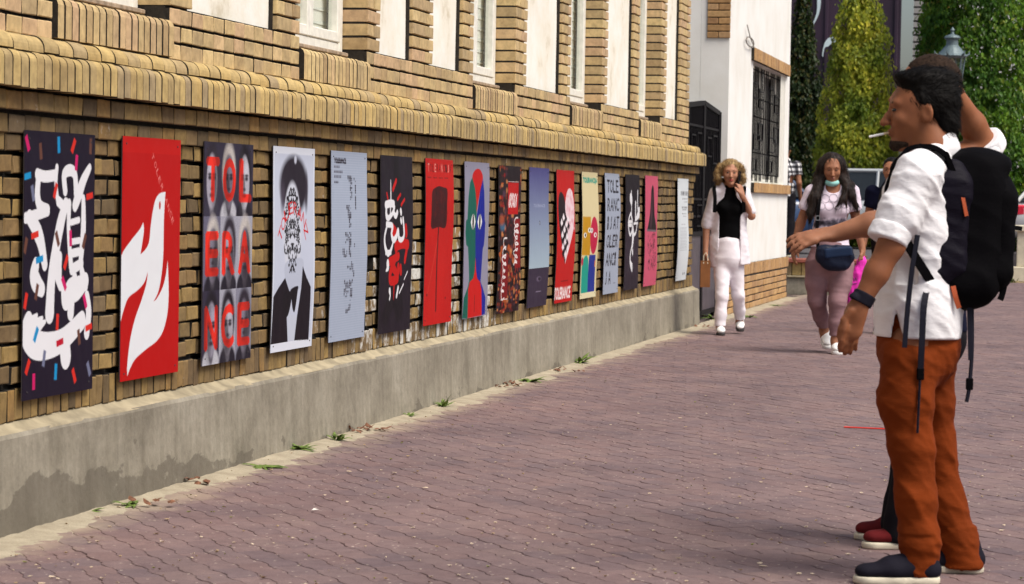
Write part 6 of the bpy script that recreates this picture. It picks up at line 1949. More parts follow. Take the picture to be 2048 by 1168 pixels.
# ================================================================== man in white shirt and rust trousers, seen from his left
m1 = Person(on_z(1832, 1156), (-1, .10, 0), .0055)
J = m1.J
hd_f = np.array((-1, .03, -.02)); HS = 1.06
hc = J(1843, 226, .02)
shL, shR = J(1836, 350, -.165), J(1868, 335, .19)
elL, wrL = J(1782, 492, -.215), J(1718, 612, -.235)
elR, wrR = J(1972, 296, .27), J(1903, 178, .16)
hipL, hipR = J(1828, 690, -.085), J(1848, 690, .095)
knL, knR = J(1824, 895, -.105), J(1868, 890, .125)
anL, anR = J(1842, 1100, -.115), J(1922, 1098, .150)
pel, wst, chs, nkb = J(1838, 640, .005), J(1838, 545, .01), J(1846, 400, .01), J(1866, 300, .015)
allp = [hc + .15, hc - .15, elR, wrR, wrL, anL, anR, J(1700, 1160, -.2), J(1990, 1160, .2), J(1670, 720, -.25)]
F = m1.field(allp, .1)
HP, HA = head(F, hc, hd_f, HS)
F.chain([HP(0, -.03, -.05), nkb], [.058, .066], .03)
F.chain([nkb, chs, wst, pel], [.08, .145, .13, .145], .05, flat_=m1.fd, ratio=.72)
F.chain([shL, elL], [.052, .044], .03); F.chain([elL, (elL + wrL) / 2 * .9 + elL * .1, wrL], [.043, .040, .028], .02)
F.chain([shR, elR], [.054, .048], .03); F.chain([elR, elR * .6 + wrR * .4, wrR], [.046, .045, .030], .02)
hand(F, wrL, J(1690, 700, -.235) - wrL, (.35, .9, -.1), (-.75, -.5, -.1), 1.02, .42, thumb_open=.45)
hand(F, wrR, _n(J(1868, 140, .05) - wrR), (-.25, -.55, -.75), (-.4, .6, .6), 1.0, 1.05, thumb_open=.3)
for h_, k_, a_ in ((hipL, knL, anL), (hipR, knR, anR)):
    F.chain([h_, k_, a_, a_ - np.array((0, 0, .06))], [.085, .056, .040, .040], .03)
F.mesh('body', M_SKIN1, m1.root, 1)
# hair, beard
F = m1.field([hc + .14, hc - .14], .02, .005)
F.ell(HP(0, -.024, .046), (.083 * HS, .101 * HS, .090 * HS), HA, .01); F.ell(HP(0, .045, .108), (.055 * HS, .055 * HS, .024 * HS), HA, .03); F.ell(HP(0, -.03, .105), (.065 * HS, .08 * HS, .034 * HS), HA, .03)
F.ell(HP(0, -.070, -.030), (.066 * HS, .048 * HS, .055 * HS), HA, .03)
fu = hd_f / np.linalg.norm(hd_f); uu_ = np.array((0, 0, 1.))
F.cut(HP(0, .064, .06), fu * .92 - uu_ * .42, .01)
F.cut(HP(0, .030, -.01), fu * .75 - uu_ * .66, .01, HP(0, 0, 0) - .3, HP(0, 0, 0) + np.array((.3, .3, .03)))
F.ell(HP(.085, .004, -.008), (.03, .028, .036), HA, .008, 'sub'); F.ell(HP(-.085, .004, -.008), (.03, .028, .036), HA, .008, 'sub')
F.folds(.006, 4, 70, (1, 0, .6), .5)
hr1 = F.mesh('hair', M_HAIRBLK, m1.root, 1)
strands(hr1, 2600, lambda q: (1, 0, .35) if q.z > hc[2] + .06 else (.75, 0, -.7), .035, .0012, 3, lift=.30)
F = m1.field([HP(0, .1, -.1) + .06, HP(0, .1, -.1) - .06], .02, .004)
F.ell(HP(0, .083, -.101), (.026 * HS, .019 * HS, .020 * HS), HA, .01); F.ell(HP(0, .062, -.098), (.040 * HS, .028 * HS, .014 * HS), HA, .02)
F.mesh('beard', M_HAIRBRN, m1.root, 0)
face_bits(m1, HP, HA, HS, None, M_HAIRBLK)
# shirt
cuffL = J(1776, 478, -.21)
F = m1.field([J(1720, 700, -.3), J(2010, 250, .36), J(1960, 700, .3)], .05)
F.chain([J(1864, 332, .012), chs, J(1842, 470, .01), J(1838, 545, .01), J(1836, 620, .008), J(1834, 690, .008)], [.098, .172, .174, .170, .184, .194], .05, flat_=m1.fd, ratio=.76)
F.cone(J(1862, 326, -.07), shL, .058, .068, .05); F.cone(shL, shL * .4 + cuffL * .6, .076, .072, .05); F.cone(shL * .4 + cuffL * .6, cuffL, .074, .066, .03)
F.cone(J(1866, 322, .12), shR, .078, .080, .05); F.chain([shR, elR * .85 + shR * .15], [.086, .076], .04); F.cone(elR * .85 + shR * .15, elR + _n(wrR - elR) * .035, .074, .068, .02)
F.folds(.010, 11, 15, (.9, .2, .5), .5); F.folds(.011, 12, 26, (.35, .2, 1), .35, sharp=3.0); F.folds(.006, 13, 48, (.6, .2, 1), .4, sharp=3.0)
F.cut(cuffL + _n(elL - shL) * .006, elL - shL, .006, cuffL - np.array((.10, .09, .14)), cuffL + np.array((.10, .075, .16)))
F.cut(elR + _n(wrR - elR) * .030, wrR - elR, .006, elR - np.array((.16, .16, .10)), elR + np.array((.06, .2, .2)))
F.cut(J(1836, 674, 0), (-.02, 0, -1), .004)
F.cut(J(1862, 281, 0), (-.55, 0, .85), .01, J(1780, 300, -.10), J(1930, 200, .13))
# the side slit
sa, sb, sc_ = J(1781, 612, 0), J(1771, 690, 0), J(1797, 690, 0)
for q_ in np.arange(-.26, -.04, .012): F.cone(sb + (sc_ - sb) * .5 + np.array((0, q_, 0)), sa + np.array((0, q_, 0)), .024, .002, .0, op='sub')
shirt1 = F.mesh('shirt', M_LINEN, m1.root, 1)
# rolled cuffs and collar
F = m1.field([cuffL + .12, cuffL - .12], .0, .005); dn = _n(elL - shL)
F.cone(cuffL - dn * .030, cuffL + dn * .004, .071, .069, .01); F.folds(.006, 21, 45, dn, .6); F.cut(cuffL + dn * .010, dn, .004); F.cut(cuffL - dn * .045, -dn, .004); F.mesh('rolled_cuff', M_LINEN, m1.root, 1)
F = m1.field([elR + .13, elR - .13], .0, .005); dn = _n(wrR - elR)
F.cone(elR + dn * .0, elR + dn * .030, .074, .072, .01); F.folds(.006, 22, 45, dn, .6); F.cut(elR + dn * .036, dn, .004); F.cut(elR - dn * .02, -dn, .004); F.mesh('rolled_cuff', M_LINEN, m1.root, 1)
F = m1.field([nkb + .14, nkb - .14], .0, .005)
F.cone(J(1868, 300, .015), J(1864, 283, .016), .088, .082, .01, m1.lf, .95); F.cone(J(1862, 294, .016), J(1852, 240, .018), .068, .070, .0, op='sub')
F.cut(J(1864, 278, 0), (-.42, 0, 1), .006); F.mesh('collar', M_LINEN, m1.root, 1)
# trousers
F = m1.field([J(1730, 660, -.2), J(1980, 1160, .3), J(1730, 1160, -.25)], .05)
F.chain([J(1836, 640, .005), J(1836, 690, .005)], [.150, .158], .04, flat_=m1.fd, ratio=.90)
for side, L in ((-1, [(1822, 720, -.085, .102), (1811, 800, -.095, .090), (1823, 895, -.105, .074), (1832, 1000, -.112, .066), (1839, 1075, -.116, .066), (1840, 1128, -.116, .070)]),
                (1, [(1856, 720, .095, .100), (1856, 800, .105, .086), (1866, 890, .125, .076), (1885, 1000, .140, .071), (1914, 1080, .150, .069), (1923, 1126, .150, .071)])):
    F.chain([J(x, y, b) for x, y, b, r_ in L], [r_ for *_, r_ in L], .035)
F.folds(.005, 31, 16, (.45, .1, 1), .5); F.folds(.009, 35, 24, (.7, .2, 1), .35, sharp=3.2); F.folds(.016, 33, 34, (.2, 0, 1), .3, J(1730, 1168, -.3), J(2000, 1040, .35)); F.folds(.004, 34, 60, (.3, .3, 1), .5)
F.cut(J(1838, 1151, -.1), (.05, 0, -1), .004, J(1770, 1175, -.26), J(1890, 1000, .02)); F.cut(J(1920, 1136, .15), (-.05, 0, -1), .004, J(1870, 1175, .03), J(1990, 1000, .3))
F.mesh('trousers', M_RUST, m1.root, 1)
# shoes
shoe(m1, J(1878, 1163, -.125) * np.array((1, 1, 0)), (-1, -.05, 0), M_SHOEBLK, M_SOLEW, .285, .050)
shoe(m1, J(1966, 1151, .15) * np.array((1, 1, 0)), (-1, .10, 0), M_SHOEBLK, M_SOLEW, .285, .050)
# watch
F = m1.field([wrL + .06, wrL - .06], .01, .004); dn = _n(elL - wrL)
F.cone(wrL + dn * .012, wrL + dn * .042, .037, .039, .0); F.ell(wrL + dn * .027 + np.array((-.030, -.022, 0)), (.020, .016, .022), None, .006); F.cut(wrL + dn * .046, dn); F.cut(wrL + dn * .008, -dn); F.mesh('wrist_watch', M_SHOEBLK, m1.root, 0)
tag(m1.root, 'man in white shirt and rust trousers, arm raised to his head, wearing a backpack', 'person', 'people on the pavement')
# cigarette between the lips
cg = empty('cigarette', (0, 0, 0)); 
q0, q1 = HP(0, .100, -.061), HP(.0, .165, -.075)
mb = MB(); mb.tube([q0, q0 * .7 + q1 * .3], .0042, 8); fil = mb.build('filter', flat('filter_tan', srgb(214, 190, 150), .8), cg)
mb = MB(); mb.tube([q0 * .7 + q1 * .3, q1], .0040, 8); mb.build('paper_tube', flat('cigarette_paper', srgb(236, 234, 230), .8), cg)
cg.location = m1.p0; cg.rotation_euler = (0, 0, YAW)
tag(cg, 'white cigarette between the lips of the man with the backpack', 'cigarette')

# ------------------------------------------------------------------ his backpack
bp = empty('backpack', m1.p0, YAW)
tag(bp, 'black and dark purple hiking backpack with orange trim worn by the man in white shirt', 'backpack')
class _P: pass
bper = _P(); bper.root = bp
fbk = [J(1840, 300, -.25), J(2060, 640, .3)]
ax_u = _n(J(1962, 330, 0) - J(1945, 600, 0)); ax_b = np.array((0, 1., 0)); ax_a = np.cross(ax_b, ax_u)
F = Field(np.minimum(*fbk) - .08, np.maximum(*fbk) + .08, .006)
F.rbox(J(1930, 465, .015), (.115, .152, .245), .08, (ax_a, ax_b, ax_u), .03)
F.ell(J(1955, 330, .015), (.115, .140, .060), (ax_a, ax_b, ax_u), .04)
F.ell(J(1908, 560, .015), (.118, .155, .098), (ax_a, ax_b, ax_u), .05)
F.folds(.008, 41, 22, (.3, .5, 1), .4); F.mesh('main_bag', M_PACK, bp, 1)
F = Field(np.minimum(*fbk) - .08, np.maximum(*fbk) + .08, .006)
F.rbox(J(1985, 470, .015), (.062, .120, .165), .05, (ax_a, ax_b, ax_u), .03); F.ell(J(1990, 400, .015), (.068, .11, .10), (ax_a, ax_b, ax_u), .04); F.ell(J(1975, 545, .015), (.07, .12, .08), (ax_a, ax_b, ax_u), .04)
F.folds(.007, 42, 26, (.3, .5, 1), .4); F.mesh('front_pocket', M_PACK, bp, 1)
F = Field(np.minimum(*fbk) - .08, np.maximum(*fbk) + .08, .006)
F.rbox(J(1897, 450, -.125), (.068, .030, .17), .03, (ax_a, ax_b, ax_u), .02); F.ell(J(1903, 370, -.12), (.06, .035, .09), (ax_a, ax_b, ax_u), .04); F.ell(J(1884, 525, -.115), (.062, .04, .10), (ax_a, ax_b, ax_u), .04); F.folds(.008, 43, 40, (.3, .2, 1), .3); F.mesh('side_panel', M_PACKP, bp, 1)
F = Field(np.minimum(*fbk) - .08, np.maximum(*fbk) + .08, .006)
F.ell(J(1952, 322, .015), (.105, .130, .038), (ax_a, ax_b, ax_u), .03); F.mesh('lid', M_PACK, bp, 1)
def strap(pts, wdir, width, nm='strap', mat=None, th=.006):
    mb = MB(); ribbon(mb, pts, wdir, width, th); return mb.build(nm, mat or M_STRAP, bp, smooth=False)
bvs = BVHTree.FromPolygons([v.co for v in shirt1.data.vertices], [q_.vertices for q_ in shirt1.data.polygons])
def onshirt(pts, off=.012):
    out = []
    for q_ in spline3(pts, 4):
        c_, n_, i_, d_ = bvs.find_nearest(Vector(q_)); out.append(np.array(c_ + n_ * off))
    return out
strap([J(1908, 350, -.115)] + onshirt([J(1885, 318, -.11), J(1858, 300, -.11), J(1830, 292, -.11), J(1806, 306, -.105), J(1785, 345, -.10), J(1772, 400, -.10), J(1775, 450, -.12)]), (0.1, 1, 0), .070, 'shoulder_strap', M_PACK, .016)
strap([J(1908, 350, .13)] + onshirt([J(1885, 316, .13), J(1858, 300, .13), J(1826, 300, .12), J(1796, 340, .11), J(1780, 400, .10)]), (0, 1, 0), .07, 'shoulder_strap', M_PACK, .016)
strap([J(1800, 455, -.185), J(1822, 500, -.205), J(1852, 548, -.185), J(1868, 575, -.15)], (.5, .1, .6), .030, 'lower_strap', M_PACK, .008)
strap([J(1835, 470, -.205), J(1824, 540, -.212), J(1815, 620, -.210), J(1809, 695, -.205)], (1, .1, 0), .016, 'hanging_strap')
strap([J(1858, 560, -.16), J(1848, 610, -.200), J(1844, 680, -.205), J(1841, 745, -.195)], (1, .1, 0), .020, 'hanging_strap')
strap([J(1841, 745, -.195), J(1838, 800, -.195), J(1835, 866, -.195)], (.5, 1, 0), .008, 'hanging_cord')
strap([J(1938, 605, -.08), J(1940, 680, -.08), J(1941, 720, -.08)], (1, .1, 0), .014, 'hanging_strap'); strap([J(1944, 610, -.06), J(1944, 700, -.06), J(1939, 770, -.06), J(1933, 804, -.06)], (.8, .5, 0), .012, 'hanging_strap')
mb = MB(); q = J(1939, 768, -.06); mb.bbox(q[0] - .012, q[0] + .012, q[1] - .006, q[1] + .006, q[2] - .02, q[2] + .02, .003); mb.build('buckle', M_PACK, bp)
mb = MB(); q = J(1841, 748, -.195); mb.bbox(q[0] - .012, q[0] + .012, q[1] - .006, q[1] + .006, q[2] - .02, q[2] + .02, .003); mb.build('buckle', M_PACK, bp)
strap([J(1925, 392, -.160), J(1929, 412, -.160), J(1933, 432, -.158)], (1, .1, 0), .012, 'orange_tab', M_ORANGE)
strap([J(1906, 572, -.145), J(1911, 594, -.145), J(1918, 616, -.138)], (1, .1, 0), .016, 'orange_tab', M_ORANGE)
strap([J(2008, 404, -.095), J(2013, 418, -.095), J(2013, 434, -.095)], (1, .3, 0), .022, 'orange_tab', M_ORANGE)
strap([J(2020, 455, -.03), J(2034, 456, -.03), J(2044, 458, -.03)], (0, .3, 1), .014, 'side_buckle', M_PACK)
strap([J(2010, 565, -.05), J(2004, 590, -.05), J(2000, 600, -.05)], (1, .2, 0), .020, 'hanging_strap', M_PACK)

# ================================================================== second man behind him, pointing at the posters
m2 = Person(on_z(1822, 1090), (-1, .05, 0), .007)
J = m2.J
HS2 = 1.08
hc2 = J(1855, 184, 0)
shL, shR = J(1862, 318, -.17), J(1866, 318, .17)
elL, wrL = J(1788, 436, -.22), J(1668, 468, -.20)
elR, wrR = J(1880, 470, .22), J(1850, 600, .20)
pel, wst, chs, nkb = J(1862, 640, 0), J(1862, 530, 0), J(1862, 390, 0), J(1866, 286, 0)
anL, anR = J(1800, 1070, -.10), J(1795, 1050, .10)
hipL, hipR, knL, knR = J(1858, 660, -.09), J(1862, 660, .09), J(1838, 860, -.10), J(1836, 860, .10)
F = m2.field([hc2 + .15, J(1575, 470, -.2), J(1735, 1110, -.2), J(1900, 1110, .2), elR], .1)
HP2, HA2 = head(F, hc2, (-1, .05, 0), HS2)
F.chain([HP2(0, -.03, -.05), nkb], [.058, .066], .03); F.chain([nkb, chs, wst, pel], [.08, .14, .125, .14], .05, flat_=m2.fd, ratio=.72)
F.chain([shL, elL], [.054, .046], .03); F.chain([elL, elL * .6 + wrL * .4, wrL], [.045, .043, .030], .02)
F.chain([shR, elR, wrR], [.054, .045, .030], .02)
hand(F, wrL, J(1592, 480, -.22) - wrL, (.1, .35, -.9), (-.2, .75, .5), 1.02, .26, .34, thumb_open=.6)
hand(F, wrR, (-.1, 0, -1), (-.9, -.2, 0), (-.3, .9, 0), 1.0, .4)
for h_, k_, a_ in ((hipL, knL, anL), (hipR, knR, anR)): F.chain([h_, k_, a_, a_ - np.array((0, 0, .04))], [.085, .056, .042, .042], .03)
F.mesh('body', M_SKIN3, m2.root, 1)
F = m2.field([hc2 + .14, hc2 - .14], .02, .006)
F.ell(HP2(0, -.016, .040), (.080 * HS2, .100 * HS2, .090 * HS2), HA2, .01); F.ell(HP2(0, -.07, -.03), (.062, .045, .05), HA2, .03)
F.cut(HP2(0, .060, .06), (-.90, 0, -.45), .01); F.ell(HP2(.085, .004, -.008), (.03, .028, .036), HA2, .008, 'sub'); F.ell(HP2(-.085, .004, -.008), (.03, .028, .036), HA2, .008, 'sub')
hr2 = F.mesh('hair', M_HAIRBRN, m2.root, 1); strands(hr2, 1200, (1, 0, -.2), .010, .0010, 5, lift=.5)
face_bits(m2, HP2, HA2, HS2, None, M_HAIRBRN)
F = m2.field([J(1760, 700, -.3), J(1960, 260, .3)], .06)
F.chain([J(1866, 300, 0), chs, wst, J(1862, 660, 0)], [.11, .172, .165, .172], .05, flat_=m2.fd, ratio=.76); F.cone(shL, shL * .55 + elL * .45, .078, .070, .04); F.cone(shR, shR * .5 + elR * .5, .078, .070, .04)
F.folds(.009, 51, 24, (.2, .1, 1), .4); cL = shL * .55 + elL * .45; F.cut(cL + _n(elL - shL) * .03, elL - shL, .004, cL - .13, cL + .13); F.cut(J(1862, 662, 0), (0, 0, -1), .004); F.mesh('t_shirt', M_NAVY, m2.root, 1)
F = m2.field([J(1760, 640, -.25), J(1930, 1080, .25)], .05, .008)
F.cone(J(1862, 630, 0), J(1862, 670, 0), .15, .155, .04, m2.fd, .85)
for h_, k_, a_ in ((hipL, knL, anL), (hipR, knR, anR)): F.chain([h_, k_, a_], [.095, .075, .066], .04)
F.folds(.009, 52, 24, (.2, .1, 1), .4); F.cut(J(1800, 1078, 0), (0, 0, -1), .004); F.mesh('trousers', M_TROUK, m2.root, 1)
shoe(m2, J(1880, 1108, -.10) * np.array((1, 1, 0)), (-1, 0, 0), M_SHOERED, M_SOLEW, .285, .050, h=.006)
shoe(m2, J(1862, 1086, .12) * np.array((1, 1, 0)), (-1, .12, 0), M_SHOERED, M_SOLEW, .285, .050, h=.006)
tag(m2.root, 'man in navy shirt and red shoes pointing at the posters, half hidden behind the backpack', 'person', 'people on the pavement')

# ================================================================== woman in white talking on the phone
w1 = Person(on_z(1455, 669), (-.10, -1, 0), .0075)
J = w1.J
HW = 1.0
hf = np.array((-.02, -1, -.02))
hcw = J(1461, 347, -.03)
nkb = J(1461, 380, 0); chs = J(1459, 420, 0); wst = J(1457, 470, 0); pel = J(1457, 508, 0)
shR, shL = J(1431, 386, 0), J(1487, 386, 0)          # her right shoulder is on the left of the view
elR, wrR = J(1413, 452, .02), J(1411, 506, -.03)
elL, wrL = J(1503, 432, -.04), J(1484, 390, -.14)
hipR, hipL = J(1444, 520, 0), J(1470, 520, 0)
knR, knL = J(1444, 592, -.10), J(1477, 590, .02)
anR, anL = J(1440, 655, -.10), J(1479, 646, .20)
F = w1.field([J(1395, 320, -.25), J(1515, 690, .3)], .08)
HPw, HAw = head(F, hcw, hf, HW, True)
F.chain([HPw(0, -.03, -.05), nkb], [.048, .055], .03)
F.chain([nkb, chs, wst, pel], [.075, .125, .105, .135], .05, flat_=w1.fd, ratio=.75)
F.chain([shR, elR], [.042, .036], .03); F.chain([elR, wrR], [.036, .024], .02); F.chain([shL, elL], [.042, .036], .03); F.chain([elL, wrL], [.036, .024], .02)
hand(F, wrR, (.02, -.05, -1), (.8, .4, 0), (0, -1, 0), .9, .75)
hand(F, wrL, J(1478, 362, -.12) - wrL, (-.45, .75, .1), (-.7, -.6, .2), .85, .7, k=.004)
for h_, k_, a_ in ((hipR, knR, anR), (hipL, knL, anL)): F.chain([h_, k_, a_, a_ + np.array((0, -.03, -.05))], [.08, .05, .034, .034], .03)
F.mesh('body', M_SKIN2, w1.root, 1)
face_bits(w1, HPw, HAw, HW, M_LIP, M_HAIRBRN)
F = w1.field([J(1420, 310, -.15), J(1505, 395, .2)], .02, .006)
F.ell(HPw(0, -.025, .060), (.092, .100, .082), HAw, .01)
rh = random.Random(9)
for e in (-1, 1):
    for i in range(26):
        t = i / 25
        q = HPw(e * (.080 + .035 * math.sin(t * 2.6) + rh.uniform(-.016, .02)), .030 - .09 * rh.random(), .085 - .185 * t)
        F.ell(q, (.026, .028, .022), None, .012)
for i in range(16): F.ell(HPw(rh.uniform(-.09, .09), -.085 + rh.uniform(-.02, .02), rh.uniform(-.09, .08)), (.034, .03, .03), None, .015)
F.folds(.010, 61, 60, (1, .2, .5), .7)
F.ell(HPw(.0, .095, -.03), (.056, .07, .092), HAw, .008, 'sub')
hrw = F.mesh('hair', M_BLOND, w1.root, 1); strands(hrw, 1500, (0, 0, -1), .045, .0022, 6, curl=.28, lift=.35)
# roll-neck top
F = w1.field([J(1420, 360, -.2), J(1500, 500, .2)], .03, .008)
F.cone(J(1461, 366, -.005), J(1461, 384, 0), .058, .064, .02); F.chain([J(1460, 392, 0), chs, wst, J(1457, 500, 0)], [.10, .138, .120, .140], .05, flat_=w1.fd, ratio=.78)
for e, x in ((-1, 1448), (1, 1472)): F.ell(J(x, 416, -.085), (.055, .045, .055), None, .04)
F.folds(.006, 62, 24, (.2, 0, 1), .4); F.cut(J(1457, 485, 0), (0, 0, -1), .004); F.mesh('roll_neck_top', M_BLKCL, w1.root, 1)
# open cardigan
F = w1.field([J(1400, 370, -.25), J(1515, 545, .25)], .04, .0075)
F.chain([J(1459, 385, .02), J(1458, 430, .02), J(1458, 490, .02), J(1459, 535, .02)], [.145, .165, .185, .205], .04, flat_=w1.fd, ratio=.70)
F.chain([shR, elR * .95 + shR * .05], [.062, .056], .03); F.chain([shL, elL * .8 + shL * .2], [.062, .060], .03)
F.folds(.010, 63, 20, (1, .2, .15), .3); F.folds(.006, 64, 40, (.3, 0, 1), .5)
xl, xr = J(1433, 430, 0)[0], J(1484, 430, 0)[0]
g = F.sub(F.lo, F.lo + F.h * F.n); sl, (X, Y, Z) = g
zt, zb = J(1460, 372, 0)[2], J(1460, 535, 0)[2]
k_ = np.clip((zt - Z) / (zt - zb), 0, 1)
half = .030 + .062 * np.clip(k_ * 3, 0, 1) + .012 * k_
slit = np.maximum(np.abs(X - (xl + xr) / 2) - half, Y - .02)
F.f = np.maximum(F.f, -slit.astype(np.float32))
F.cone(J(1461, 360, 0), J(1461, 395, 0), .075, .085, .01, op='sub')
F.cut(J(1459, 532, 0), (.12, 0, -1), .004)
F.mesh('cardigan', M_CARD, w1.root, 1)
F = w1.field([J(1415, 478, -.25), J(1505, 665, .35)], .04, .0075)
F.cone(J(1457, 488, 0), J(1457, 515, 0), .138, .150, .04, w1.fd, .85)
for L in ([(1444, 520, 0, .092), (1444, 592, -.10, .060), (1441, 630, -.10, .055), (1440, 652, -.10, .055)], [(1469, 520, 0, .092), (1476, 590, .02, .060), (1479, 620, .12, .053), (1480, 640, .19, .050)]):
    F.chain([J(x, y, b) for x, y, b, r_ in L], [r_ for *_, r_ in L], .03)
F.folds(.006, 65, 26, (.3, .2, 1), .35, sharp=3.0); F.cut(J(1440, 652, -.1), (0, 0, -1), .004, J(1420, 690, -.3), J(1459, 600, .02)); F.cut(J(1480, 637, .19), (0, .3, -1), .004, J(1460, 690, .05), J(1510, 600, .4)); F.mesh('trousers', M_WTROU, w1.root, 1)
shoe(w1, J(1441, 664, -.02) * np.array((1, 1, 0)), (-.06, -1, 0), M_SHOEW, M_SOLEK, .235, .040, .05, h=.006)
sh_ = shoe(w1, J(1479, 655, .30) * np.array((1, 1, 0)), (-.05, -1, -.18), M_SHOEW, M_SOLEK, .235, .040, .05, lift=.065, h=.006)
for x, xe in ((1428, 1430), (1489, 1487)):
    mb = MB(); ribbon(mb, [J(x - 3 * (1 if x > 1460 else -1), 372, .05), J(x, 376, -.05), J(xe, 396, -.125), J(xe + (1 if x > 1460 else -1), 425, -.13)], (1, 0, 0), .035, .008); mb.build('bag_strap', M_BLKCL, w1.root)
tag(w1.root, 'blonde woman in white cardigan and trousers walking with a phone at her ear', 'person', 'people on the pavement')
ph = empty('mobile_phone', w1.p0, YAW)
q = J(1477.5, 357, -.09); F = Field(q - .12, q + .12, .004); F.rbox(q, (.006, .033, .070), .006, ((1, .25, -.15), (-.25, 1, 0), (.2, 0, 1)), 0); F.mesh('phone_case', M_SHOEBLK, ph, 0)
q2 = q + np.array((-.0075, -.003, 0)); F = Field(q2 - .12, q2 + .12, .004); F.rbox(q2, (.003, .028, .062), .003, ((1, .25, -.15), (-.25, 1, 0), (.2, 0, 1)), 0); F.mesh('screen', M_CARGLASS, ph, 0)
tag(ph, 'dark mobile phone held to the ear of the blonde woman', 'phone')
pb = empty('paper_bag', w1.p0, YAW)
c_ = J(1410, 548, -.05)
mb = MB(); hh = J(1410, 521, -.05)[2] - J(1410, 574, -.05)[2]; z0 = J(1410, 574, -.05)[2]
mb.add([(c_[0] + a * .046, c_[1] + b * .10, z0 + z * hh) for z in (0, 1) for a, b in ((-1, -.5), (1, -.5), (1, .5), (-1, .5))], [(0, 3, 2, 1), (0, 1, 5, 4), (1, 2, 6, 5), (2, 3, 7, 6), (3, 0, 4, 7)])
mb.build('bag_body', flat('brown_kraft_paper', srgb(128, 80, 40), .85, .15, 10), pb)
for b in (-.05, .05):
    mb = MB(); mb.tube([(c_[0] - .02, c_[1] + b, z0 + hh - .03), (c_[0] - .018, c_[1] + b * .7, z0 + hh + .05), (c_[0], c_[1] + b * .5, z0 + hh + .075), (c_[0] + .018, c_[1] + b * .7, z0 + hh + .05), (c_[0] + .02, c_[1] + b, z0 + hh - .03)], .004, 6); mb.build('handle', M_SOLEW, pb)
tag(pb, 'small brown paper bag with white handles carried by the blonde woman', 'paper bag')

# ================================================================== dark haired woman with mask under the chin
w2 = Person(on_z(1655, 706), (-.02, -1, 0), .007)
J = w2.J
HV = 1.0
hf = np.array((-.05, -1, -.22))
hcv = J(1664, 338, -.03)
nkb = J(1666, 374, 0); chs = J(1664, 415, 0); wst = J(1661, 465, 0); pel = J(1659, 508, 0)
shR, shL = J(1624, 384, 0), J(1704, 384, 0)
elR, wrR = J(1601, 447, .02), J(1588, 492, -.02)
elL, wrL = J(1713, 447, .03), J(1725, 500, .0)
hipR, hipL = J(1638, 530, 0), J(1681, 530, 0)
knR, knL = J(1634, 600, .02), J(1675, 602, -.10)
anR, anL = J(1648, 660, .24), J(1671, 682, -.08)
F = w2.field([J(1570, 300, -.25), J(1740, 720, .35)], .08)
HPv, HAv = head(F, hcv, hf, HV, True)
F.chain([HPv(0, -.03, -.05), nkb], [.050, .056], .03)
F.chain([nkb, chs, wst, pel], [.08, .135, .12, .15], .05, flat_=w2.fd, ratio=.78)
F.chain([shR, elR], [.046, .040], .03); F.chain([elR, wrR], [.039, .026], .02); F.chain([shL, elL], [.046, .040], .03); F.chain([elL, wrL], [.039, .026], .02)
hand(F, wrR, (-.05, -.1, -1), (.9, .3, 0), (.2, -1, 0), .95, .35)
hand(F, wrL, (.02, -.05, -1), (-.8, .4, 0), (-.2, -1, 0), .95, .8)
for h_, k_, a_ in ((hipR, knR, anR), (hipL, knL, anL)): F.chain([h_, k_, a_, a_ + np.array((0, -.03, -.05))], [.09, .055, .038, .038], .03)
F.mesh('body', M_SKIN3, w2.root, 1)
face_bits(w2, HPv, HAv, HV, M_LIPN, M_HAIRBLK, lids=True)
F = w2.field([J(1605, 300, -.2), J(1725, 460, .2)], .02, .006)
F.ell(HPv(0, -.030, .052), (.090, .098, .086), HAv, .01)
F.chain([HPv(0, -.05, .03), HPv(0, -.075, -.10), J(1668, 400, .11)], [.090, .100, .125], .03)
for sx_ in (-1, 1): F.chain([HPv(sx_ * .07, -.02, .05), HPv(sx_ * .095, -.025, -.06), HPv(sx_ * .105, -.02, -.15), HPv(sx_ * .12, -.0, -.22)], [.042, .044, .046, .028], .04)
for pts, rd in (([HPv(-.078, .0, .03), J(1640, 362, -.02), J(1630, 395, -.10), J(1622, 425, -.115), J(1619, 446, -.11)], [.040, .046, .044, .036, .010]), ([HPv(-.085, -.03, .0), J(1633, 370, .02), J(1624, 400, -.06), J(1620, 430, -.09)], [.040, .046, .040, .014]),
                ([HPv(.080, .0, .03), J(1690, 362, -.02), J(1694, 380, -.10), J(1684, 400, -.145), J(1672, 414, -.15)], [.040, .042, .034, .022, .006]), ([HPv(.088, -.03, .0), J(1700, 372, -.02), J(1704, 392, -.10), J(1712, 412, -.09), J(1716, 424, -.08)], [.040, .042, .032, .018, .006]),
                ([J(1694, 380, -.09), J(1690, 398, -.13), J(1694, 416, -.13)], [.018, .012, .005])):
    F.chain(pts, rd, .02)
F.ell(HPv(.0, .095, -.035), (.053, .07, .098), HAv, .008, 'sub'); F.cone(HPv(0, .06, -.08), J(1666, 376, -.12), .048, .05, .01, op='sub')
F.folds(.006, 71, 70, (1, .2, .1), .25); hrv = F.mesh('hair', M_LONGBLK, w2.root, 1); strands(hrv, 1800, (0, 0, -1), .085, .0020, 7, curl=.05, lift=.12)
# mask pulled below the chin
F = w2.field([HPv(0, .1, -.1) + .09, HPv(0, .1, -.1) - .09], .02, .0045)
F.ell(HPv(0, .050, -.105), (.062, .056, .034), HAv, .01); F.ell(HPv(0, .05, -.055), (.060, .075, .040), HAv, .006, 'sub'); F.mesh('face_mask', cloth('mint_mask', srgb(150, 206, 200)), w2.root, 1)
